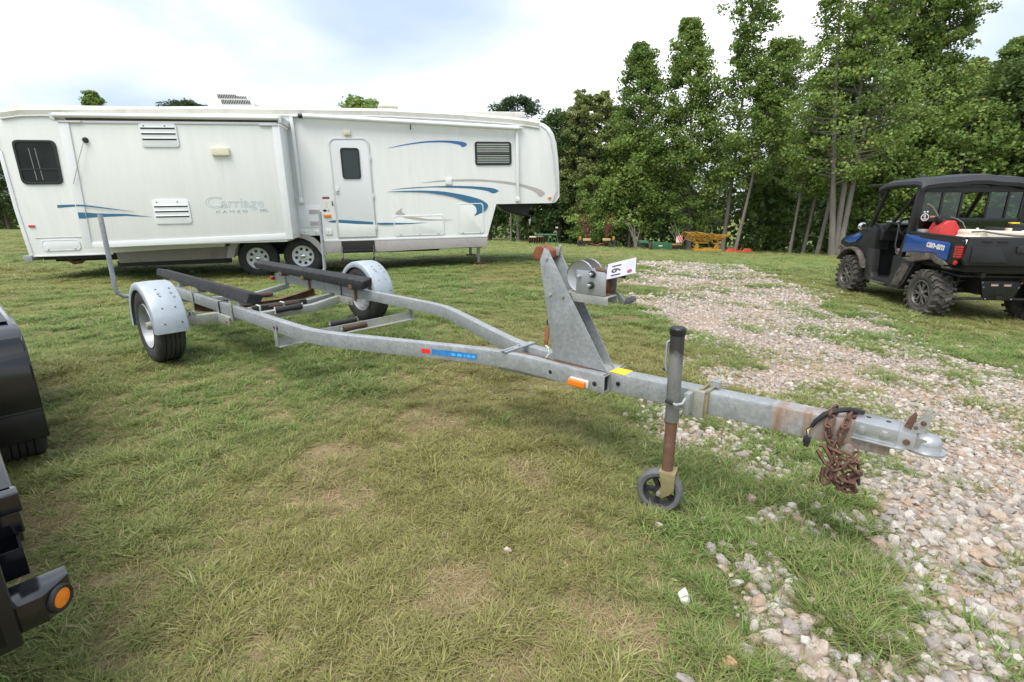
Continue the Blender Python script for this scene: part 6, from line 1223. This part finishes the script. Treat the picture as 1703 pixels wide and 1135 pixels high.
# yellow wheel rake
I4 = thing('wheel_rake', 'bright yellow folded wheel hay rake standing in front of the trees', 'farm implement', at(1177, 29.0))
mb = MB(); mb.bx(-1.0, .9, -.4, .4, .02, .20); mb.build('base_frame', M['yellow_paint'], I4, .03)
mb = MB(); mb.bx(-.35, .25, -.3, .2, .20, .28); mb.build('tool_box', M['yellow_paint'], I4, .02)
mb = MB(); mb.prism([(.45, .2), (.85, .2), (.72, .62), (.60, .62)], -.1, .1); mb.build('post', M['yellow_paint'], I4, .02)
mb = MB(); mb.prism([(-.95, .2), (-.6, .2), (-.68, .56), (-.82, .56)], -.1, .1); mb.build('post', M['yellow_paint'], I4, .02)
mb = MB(); mb.bx(-1.0, .05, -.06, .06, .58, .66); mb.bx(.40, 1.0, -.06, .06, .54, .62); mb.build('beam', M['yellow_paint'], I4, .01)
for k, (u, z, sz_k, tl) in enumerate(((-1.35, 1.05, .50, 38), (-.95, 1.02, .50, 38), (-.60, 1.05, .52, 36), (-.20, 1.02, .52, 33), (.35, 1.05, .58, 12), (.75, 1.02, .58, -8), (1.05, .98, .55, -18))):
    Mx = T(u, .1 * (k % 2), z) @ Matrix.Rotation(R(tl), 4, 'Y') @ Matrix.Rotation(R(72), 4, 'X')
    mb = MB(); mb.tube([(sz_k * math.cos(a), 0, sz_k * math.sin(a)) for a in np.linspace(0, 2 * math.pi, 29)[:-1]], .028, 6, close=True, M=Mx); mb.tube([(sz_k * .55 * math.cos(a), 0, sz_k * .55 * math.sin(a)) for a in np.linspace(0, 2 * math.pi, 21)[:-1]], .02, 5, close=True, M=Mx); rkw = mb.build('rake_wheel', M['yellow_paint'], I4, 0, 60)
    mb = MB()
    for j in range(18): a = j * math.pi / 9; mb.tube([(0, 0, 0), (sz_k * 1.08 * math.cos(a), .03, sz_k * 1.08 * math.sin(a))], .006, 4, M=Mx)
    mb.build('tines', M['yellow_paint'], rkw)['kind'] = 'stuff'
    bars([[(u + (.35 if u < 0 else -.05), .05, z - .12), (u + (.55 if u < 0 else 0), 0, .60)]], .035, 'wheel_arm', 'yellow_paint', I4)
I4.scale = (.80, .80, .80)
# orange implement
I5 = thing('box_blade', 'low bright orange implement lying in the grass right of the yellow rake', 'farm implement', at(1230, 28.5))
mb = MB(); mb.bx(-.7, .75, -.1, .2, .02, .10); mb.build('blade', M['orange_paint'], I5, .01)
for u in (-.45, .5): mb = MB(); mb.prism([(u - .25, .08), (u - .1, .22), (u + .15, .22), (u + .25, .08)], -.05, .15); mb.build('hump', M['orange_paint'], I5, .03)
bars([[(-.2, 0, .08), (-.12, 0, .30)], [(.08, 0, .08), (.16, 0, .30)]], .025, 'shank', 'orange_paint', I5)

# ------------------------------------------------------------------ trees
def leaf_mat(name, dark, light, accent):
    m = bpy.data.materials.new(name); m.use_nodes = True; N = m.node_tree.nodes; L = m.node_tree.links; b = N['Principled BSDF']; b.inputs['Roughness'].default_value = .55; b.inputs['Specular IOR Level'].default_value = .3
    a = N.new('ShaderNodeAttribute'); a.attribute_name = 'lc'; sp = N.new('ShaderNodeSeparateColor'); L.new(a.outputs['Color'], sp.inputs[0])
    oi = N.new('ShaderNodeObjectInfo'); ad = N.new('ShaderNodeMath'); ad.operation = 'MULTIPLY_ADD'; ad.inputs[1].default_value = .35; L.new(oi.outputs['Random'], ad.inputs[0]); L.new(sp.outputs[0], ad.inputs[2])
    sb = N.new('ShaderNodeMath'); sb.operation = 'SUBTRACT'; sb.inputs[1].default_value = .17; L.new(ad.outputs[0], sb.inputs[0])
    r1 = N.new('ShaderNodeValToRGB'); el = r1.color_ramp.elements; el[0].color = dark + (1,); el[1].color = light + (1,); L.new(sb.outputs[0], r1.inputs[0])
    gt = N.new('ShaderNodeMath'); gt.operation = 'GREATER_THAN'; gt.inputs[1].default_value = .955; L.new(sp.outputs[1], gt.inputs[0])
    mm = N.new('ShaderNodeMix'); mm.data_type = 'RGBA'; L.new(gt.outputs[0], mm.inputs[0]); L.new(r1.outputs[0], mm.inputs[6]); mm.inputs[7].default_value = accent + (1,); L.new(mm.outputs[2], b.inputs['Base Color'])
    tl = N.new('ShaderNodeBsdfTranslucent'); L.new(mm.outputs[2], tl.inputs[0]); ms = N.new('ShaderNodeMixShader'); ms.inputs[0].default_value = .35; L.new(b.outputs[0], ms.inputs[1]); L.new(tl.outputs[0], ms.inputs[2]); L.new(ms.outputs[0], N['Material Output'].inputs[0]); return m
M['leaf'] = leaf_mat('leaf_green', (.11, .19, .044), (.27, .365, .095), (.34, .27, .06))
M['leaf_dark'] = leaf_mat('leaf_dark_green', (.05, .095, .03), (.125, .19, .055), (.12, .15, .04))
M['leaf_yellow'] = leaf_mat('leaf_yellow_green', (.16, .205, .065), (.30, .34, .12), (.36, .26, .07))
M['leaf_pine'] = leaf_mat('pine_needles', (.035, .07, .03), (.085, .135, .05), (.08, .09, .03))
M['bark'] = mat('grey_bark', (.20, .18, .155), .9, 0, .25, 3, .5, 25, dirt=((.12, .10, .085), .45, 5), stretch=(1, 1, .3))
M['bark_dark'] = mat('dark_bark', (.12, .095, .075), .9, 0, .3, 3, .5, 25, stretch=(1, 1, .3))
def tree_meshes(seed, H, base, rad, shape, nclump, per, leaf, trunks=((0, 0, 0, 0),), tr=.14, lm='leaf', bk='bark', spread=.55, upw=.5, needle=False, ragged=.25):
    """returns (trunk mesh, crown mesh); shape(t) -> radius factor for t in 0..1 from crown base to top"""
    r_ = np.random.RandomState(seed); tk_ = MB(); C_ = []; 
    for (bx0, by0, lx, ly) in trunks:
        n = 9; ph = r_.uniform(0, 6.28); P = []
        for i in range(n):
            f = i / (n - 1); P.append((bx0 + lx * f + .12 * math.sin(f * 5 + ph) * f * H / 12, by0 + ly * f + .12 * math.cos(f * 4 + ph) * f * H / 12, H * .97 * f - .3))
        k = 1 / math.sqrt(len(trunks)) ; tk_.tube(P, [tr * k * 1.25] + [tr * k * (1 - .88 * (i / (n - 1))) for i in range(1, n)], 7)
        m = nclump // len(trunks)
        for j in range(m):
            t = (j + r_.rand()) / m; z = base + (H - base) * (t ** .9); f = min(1, max(0, z / (H * .97))); ii = min(n - 2, int(f * (n - 1))); ff = f * (n - 1) - ii; a0 = Vector(P[ii]).lerp(Vector(P[ii + 1]), ff)
            a = r_.uniform(0, 6.283); rr = rad * shape(t) * (r_.uniform(.25, 1.0) ** .6) * (1 + r_.uniform(-ragged, ragged)); e_ = a0 + Vector((rr * math.cos(a), rr * math.sin(a), rr * upw * r_.uniform(.2, 1.2)))
            if rr > .35: md = a0.lerp(e_, .5) + Vector((0, 0, -.08 * rr)); tk_.tube([a0, md, e_], [max(.010, tr * .17 * (1 - t * .7)), max(.008, tr * .10 * (1 - t * .6)), .006], 4)
            C_.append((e_, max(.22, spread * (.5 + .7 * shape(t)) * r_.uniform(.7, 1.3)), r_.rand()))
    N_ = []; 
    cen = np.array([tuple(c[0]) for c in C_]); sz = np.array([c[1] for c in C_]); tint = np.array([c[2] for c in C_]); ntot = len(C_) * per; ci = np.repeat(np.arange(len(C_)), per)
    d = r_.normal(0, 1, (ntot, 3)); d /= np.linalg.norm(d, axis=1)[:, None]; rr = r_.rand(ntot) ** .45; pos = cen[ci] + d * (rr * sz[ci])[:, None] * np.array([1, 1, .62])
    u = r_.normal(0, 1, (ntot, 3)); u[:, 2] *= .5; u /= np.linalg.norm(u, axis=1)[:, None]; w = r_.normal(0, 1, (ntot, 3)); v = np.cross(u, w); v /= np.linalg.norm(v, axis=1)[:, None]
    L_ = leaf * r_.uniform(.6, 1.3, ntot)[:, None]; wd = .42 if not needle else .16; nrm = np.cross(u, v)
    q = np.stack([pos - u * L_ * .5, pos + v * L_ * wd + nrm * L_ * .1, pos + u * L_ * .5, pos - v * L_ * wd + nrm * L_ * .1], 1).reshape(-1, 3)
    me_ = bpy.data.meshes.new('crown'); me_.vertices.add(ntot * 4); me_.vertices.foreach_set('co', q.astype(np.float32).ravel()); me_.loops.add(ntot * 4); me_.loops.foreach_set('vertex_index', np.arange(ntot * 4, dtype=np.int32)); me_.polygons.add(ntot); me_.polygons.foreach_set('loop_start', np.arange(0, ntot * 4, 4, dtype=np.int32)); me_.update(calc_edges=True)
    col = np.zeros((ntot, 4), np.float32); col[:, 0] = np.clip(.25 + .5 * tint[ci] + r_.normal(0, .14, ntot), 0, 1); col[:, 1] = r_.rand(ntot) * .97 + .03 * (tint[ci] > .9); col[:, 3] = 1
    ca = me_.color_attributes.new('lc', 'FLOAT_COLOR', 'POINT'); ca.data.foreach_set('color', np.repeat(col, 4, 0).ravel()); me_.materials.append(M[lm])
    to = tk_.build('trunk', M[bk], None, 0, 60); tme = to.data; bpy.data.objects.remove(to); return tme, me_
col_ = lambda t: (.55 + .45 * math.sin(min(1, t * 1.6) * 1.57)) * (1 - t ** 1.7 * .92)
tall = lambda t: (.75 + .25 * math.sin(t * 9)) * (1 - .7 * t ** 2.5)
rnd_ = lambda t: math.sqrt(max(.02, 1 - (2 * t - .85) ** 2 * .75))
spik = lambda t: (1 - t) ** .7 * .9 + .12
pin_ = lambda t: math.sqrt(max(.05, 1 - (2 * t - .8) ** 2 * .7))
TK = {'A0': tree_meshes(1, 12.5, 1.6, 2.4, col_, 370, 85, .138, tr=.17, spread=.56, ragged=.35), 'A1': tree_meshes(2, 13.2, 1.4, 2.3, col_, 390, 85, .138, tr=.17, spread=.56, ragged=.35),
      'B0': tree_meshes(3, 14, 2.8, 2.6, tall, 330, 82, .138, tr=.18, spread=.56, ragged=.35), 'B1': tree_meshes(4, 15.5, 3.0, 2.9, tall, 380, 84, .14, tr=.20, spread=.60, ragged=.35),
      'C0': tree_meshes(5, 14, 3.8, 1.9, tall, 200, 76, .138, tr=.13, spread=.52, ragged=.35), 'C1': tree_meshes(6, 12, 3.9, 1.7, tall, 150, 76, .138, tr=.11, spread=.50, ragged=.35),
      'D0': tree_meshes(7, 6.6, .35, 1.8, rnd_, 130, 80, .15, tr=.09, spread=.55, upw=.15), 'D1': tree_meshes(8, 5.0, .3, 1.5, rnd_, 95, 75, .15, tr=.07, spread=.48, upw=.1),
      'E0': tree_meshes(9, 10.5, 6.6, 2.1, pin_, 75, 150, .22, tr=.17, lm='leaf_pine', bk='bark', spread=.5, upw=.3, needle=True),
      'F0': tree_meshes(10, 8.8, 1.2, 2.3, rnd_, 170, 80, .19, tr=.16, lm='leaf_dark', bk='bark_dark', spread=.68), 'F1': tree_meshes(11, 10, 1.0, 2.6, rnd_, 200, 80, .20, tr=.18, lm='leaf_dark', bk='bark_dark', spread=.72),
      'G0': tree_meshes(12, 10, 2.0, 1.6, spik, 190, 70, .15, tr=.09, lm='leaf_yellow', spread=.38, upw=1.5), 'G1': tree_meshes(13, 9.5, 2.2, 1.5, spik, 170, 70, .15, tr=.08, lm='leaf_yellow', spread=.36, upw=1.6),
      'H0': tree_meshes(14, 14.8, 3.6, 2.3, tall, 340, 82, .138, trunks=((-.12, 0, -1.0, .3), (.05, .12, .2, -.4), (.16, 0, 1.5, .2)), tr=.26, spread=.56, ragged=.35)}
def tree(px, y, kind, H, rz, label, lean=0., group='trees of the wood behind the field', name='broadleaf_tree'):
    tme, cme = TK[kind]; H0 = {'A0': 12.5, 'A1': 13.2, 'B0': 14, 'B1': 15.5, 'C0': 14, 'C1': 12, 'D0': 6.6, 'D1': 5, 'E0': 10.5, 'F0': 8.8, 'F1': 10, 'G0': 10, 'G1': 9.5, 'H0': 14.8}[kind]
    p = at(px, y); t = thing(name, label, 'tree', p, (0, R(lean), 0), group); s = H / H0
    for nm, me_ in (('trunk', tme), ('crown', cme)): o = lnk(bpy.data.objects.new(nm, me_), t); o.rotation_euler = (0, 0, rz); o.scale = (s, s, s)
    return t
FR = [(1046, 33, 'D0', 7.6, .3, 'bushy light green young tree left of the tall trees behind the green mower', 0), (1064, 33, 'A0', 12.4, 1.0, 'tall leafy tree at the left end of the high trees with a side branch', -3),
      (1146, 32, 'A1', 13.4, 2.0, 'tall dense pointed tree behind the yellow hay rake', -4), (1203, 31, 'C0', 15.2, 1.0, 'tall slender tree with leaning pale trunk just right of the yellow rake', 1),
      (1224, 29.5, 'C1', 11.5, 4, 'thin young tree with leaning pale trunk between rake and orange implement', 7), (1272, 35, 'B0', 13.0, .5, 'medium tree with pointed top between two taller trees', 0),
      (1392, 25.5, 'H0', 15.0, 0, 'tall tree with three pale trunks from one base left of the buggy', -3), (1316, 28, 'C1', 9.5, 2, 'slim pale trunk standing third left of the triple trunk tree', 3), (1338, 28.5, 'C1', 10.5, 3.4, 'slim pale trunk standing second left of the triple trunk tree', 4), (1362, 27, 'C0', 12, 5, 'slim leaning pale trunk nearest left of the triple trunk tree', 5),
      (1455, 30, 'B1', 15.5, 1.3, 'high tree rising out of the picture behind the buggy windscreen', 0), (1500, 29, 'B1', 16.0, 3.3, 'high tree rising out of the picture above the buggy roof', 0), (1562, 32, 'A1', 11.6, .4, 'tree with some yellow leaves behind the buggy rear window', 0),
      (1500, 27, 'D0', 7.0, 2.2, 'low bushy tree just behind the buggy cab', 0), (1575, 26, 'D0', 7.6, 4.1, 'low bushy tree just behind the buggy bed', 0), (1665, 26.5, 'F1', 9.8, 1.1, 'dark round tree at the right edge of the picture', 0), (1612, 29, 'A0', 11.6, 5, 'tree with thin yellowish top at the right edge of the picture', 0),
      (1770, 24, 'F1', 10, 2, 'dark tree just outside the right edge', 0), (1860, 26, 'B0', 13, 2, 'tall tree outside the right edge', 0), (1960, 24, 'A0', 12, 2, 'leafy tree far outside the right edge', 0),
      (1262, 33, 'D1', 5.5, 1, 'low green bush tree right of the leaning pale trunks', 0), (1430, 28.5, 'D1', 5.2, 3, 'low green bush tree right of the triple trunk tree', 0)]
for px, y, k, H, rz, lb, ln in FR: tree(px, y, k, H, rz, lb, ln)
MD = [(850, 37, 'C1', 8.4, 1.0, 'dark trunked tree just behind the camper nose, left of a twin trunk', 0, 'broadleaf_tree'), (862, 38.5, 'E0', 10.2, .4, 'dark pine with ragged top showing above the camper nose', 0, 'pine_tree'), (930, 36, 'F0', 8.7, 2, 'dark round topped tree right of the camper nose', 0, 'broadleaf_tree'),
      (962, 34.5, 'G0', 9.6, 1, 'airy pale tree with upright twigs, left of a similar one', 0, 'broadleaf_tree'), (992, 34.5, 'G1', 9.7, 3, 'airy pale tree with upright twigs, right of a similar one', 0, 'broadleaf_tree'), (962, 41, 'F0', 8.4, 4, 'dark tree filling the gap behind the airy pale trees', 0, 'broadleaf_tree'), (905, 41, 'F1', 8.3, 1, 'dark tree behind the green disc harrow', 0, 'broadleaf_tree'), (1020, 36, 'C1', 9.4, 5, 'thin tree behind the folded tedder', 0, 'broadleaf_tree'), (985, 33, 'D1', 4.6, 5, 'dark low shrub tree behind the folded tedder', 0, 'broadleaf_tree'),
      (205, 44, 'A0', 11.4, 3, 'green tree top showing above the rear of the camper roof', 0, 'broadleaf_tree'), (343, 46, 'E0', 11.2, 3, 'dark pine top showing above the camper roof beside the air conditioner', 0, 'pine_tree'), (620, 42, 'D0', 11.0, 1.2, 'light green tree top showing above the camper roof behind the roof vent', 0, 'broadleaf_tree'),
      (815, 40, 'F1', 7.6, 2, 'dark tree under the camper overhang', 0, 'broadleaf_tree')]
for px, y, k, H, rz, lb, ln, nm in MD: tree(px, y, k, H, rz, lb, ln, 'trees of the wood behind the field', nm)
r2 = random.Random(5)
for i in range(15):
    px = 872 + i * 66 + r2.uniform(-14, 14); y = r2.uniform(40, 46); k = r2.choice(['F1', 'B0', 'A0', 'F0', 'A1']); hmax = 8.0 if px < 1040 else (9.5 if px < 1240 else 11)
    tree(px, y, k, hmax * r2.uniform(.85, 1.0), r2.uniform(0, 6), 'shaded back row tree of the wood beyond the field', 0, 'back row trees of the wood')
for i in range(6):
    px = -190 + i * 42; y = r2.uniform(46, 50); k = ('F1', 'F0', 'A0', 'F1', 'F0', 'F1')[i]
    tree(px, y, k, 7.6 * r2.uniform(.9, 1.0), r2.uniform(0, 6), 'dark green distant tree beyond the rear end of the camper', 0, 'distant trees beyond the rear of the camper')
# bare saplings at the wood edge
for px, y, lb, sd in ((1058, 29.5, 'bare forked grey sapling left of the green mower', 3), (1130, 31, 'bare arching grey sapling behind the striped board', 8)):
    p = at(px, y); t = thing('bare_sapling', lb, 'sapling', p); r_ = random.Random(sd)
    for k in range(5):
        a = r_.uniform(-.7, .7); h = r_.uniform(1.0, 1.9); mb = MB(); mb.tube([(0, 0, -.1), (a * .25, .02, h * .35), (a * .7, .05, h * .75), (a * 1.2, .1, h)], [.05, .04, .025, .01], 6); mb.build('stem', M['bark'], t, 0, 60)
# far wood read as one mass: dark leaf clouds low between and behind the trunks
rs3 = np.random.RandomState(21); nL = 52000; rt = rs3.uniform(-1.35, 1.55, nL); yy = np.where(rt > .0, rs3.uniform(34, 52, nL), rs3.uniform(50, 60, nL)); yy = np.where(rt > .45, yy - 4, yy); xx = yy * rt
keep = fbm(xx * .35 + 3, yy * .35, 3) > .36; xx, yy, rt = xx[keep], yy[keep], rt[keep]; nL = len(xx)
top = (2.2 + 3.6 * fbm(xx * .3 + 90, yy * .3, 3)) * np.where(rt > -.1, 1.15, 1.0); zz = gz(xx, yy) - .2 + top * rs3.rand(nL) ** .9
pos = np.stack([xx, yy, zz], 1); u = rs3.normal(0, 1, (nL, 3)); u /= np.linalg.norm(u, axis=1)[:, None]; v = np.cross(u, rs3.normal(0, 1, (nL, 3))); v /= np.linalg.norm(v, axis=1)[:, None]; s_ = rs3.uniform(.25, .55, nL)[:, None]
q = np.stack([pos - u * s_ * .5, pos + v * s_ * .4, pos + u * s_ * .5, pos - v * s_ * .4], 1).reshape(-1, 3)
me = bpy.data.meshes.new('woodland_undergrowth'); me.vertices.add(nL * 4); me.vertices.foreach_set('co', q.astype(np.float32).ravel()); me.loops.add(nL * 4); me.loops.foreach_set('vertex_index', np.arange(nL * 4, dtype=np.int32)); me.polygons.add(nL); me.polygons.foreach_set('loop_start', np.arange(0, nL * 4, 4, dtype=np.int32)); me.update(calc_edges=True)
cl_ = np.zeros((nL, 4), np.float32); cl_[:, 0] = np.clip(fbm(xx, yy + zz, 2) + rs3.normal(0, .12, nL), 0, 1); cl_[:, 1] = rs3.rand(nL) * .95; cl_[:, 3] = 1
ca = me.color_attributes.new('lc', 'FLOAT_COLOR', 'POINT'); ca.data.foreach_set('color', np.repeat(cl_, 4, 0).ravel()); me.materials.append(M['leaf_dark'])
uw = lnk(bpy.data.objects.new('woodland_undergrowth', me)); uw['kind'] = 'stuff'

# ------------------------------------------------------------------ pieces that can be picked apart become parts of their own
def split(o):
    me_ = o.data; n = len(me_.vertices); par = list(range(n))
    def fd(a):
        while par[a] != a: par[a] = par[par[a]]; a = par[a]
        return a
    for p in me_.polygons:
        v0 = fd(p.vertices[0])
        for v in p.vertices[1:]: par[fd(v)] = v0
    gr = {}
    for p in me_.polygons: gr.setdefault(fd(p.vertices[0]), []).append(p)
    if len(gr) < 2: return
    base = o.name.split('.')[0]; sm = [p.use_smooth for p in me_.polygons]
    for ps in gr.values():
        mp2 = {}; vs2 = []; f2 = []
        for p in ps:
            for v in p.vertices:
                if v not in mp2: mp2[v] = len(vs2); vs2.append(tuple(me_.vertices[v].co))
            f2.append([mp2[v] for v in p.vertices])
        m2 = bpy.data.meshes.new(base); m2.from_pydata(vs2, [], f2); m2.materials.append(me_.materials[0]); m2.polygons.foreach_set('use_smooth', [p.use_smooth for p in ps]); m2.set_sharp_from_angle(angle=R(35)); m2.update()
        c = bpy.data.objects.new(base, m2); lnk(c, o.parent); c.location = o.location; c.rotation_euler = o.rotation_euler; c.scale = o.scale
    bpy.data.objects.remove(o)
SPLIT = ('rim_slot clamp_bolt step_frame hinge roller_bracket louvre latch stand_bolt coupler_bolt lug_nut fender_bolt fender_hole screw lens_rib bracket window_frame bracket_bolt top_hole '
         'lettering sticker_emblem small_sticker landing_leg winch_bracket crank_grip').split()
for o in [q for q in list(scn.objects) if q.type == 'MESH' and q.name.split('.')[0] in SPLIT and not q.children]: split(o)
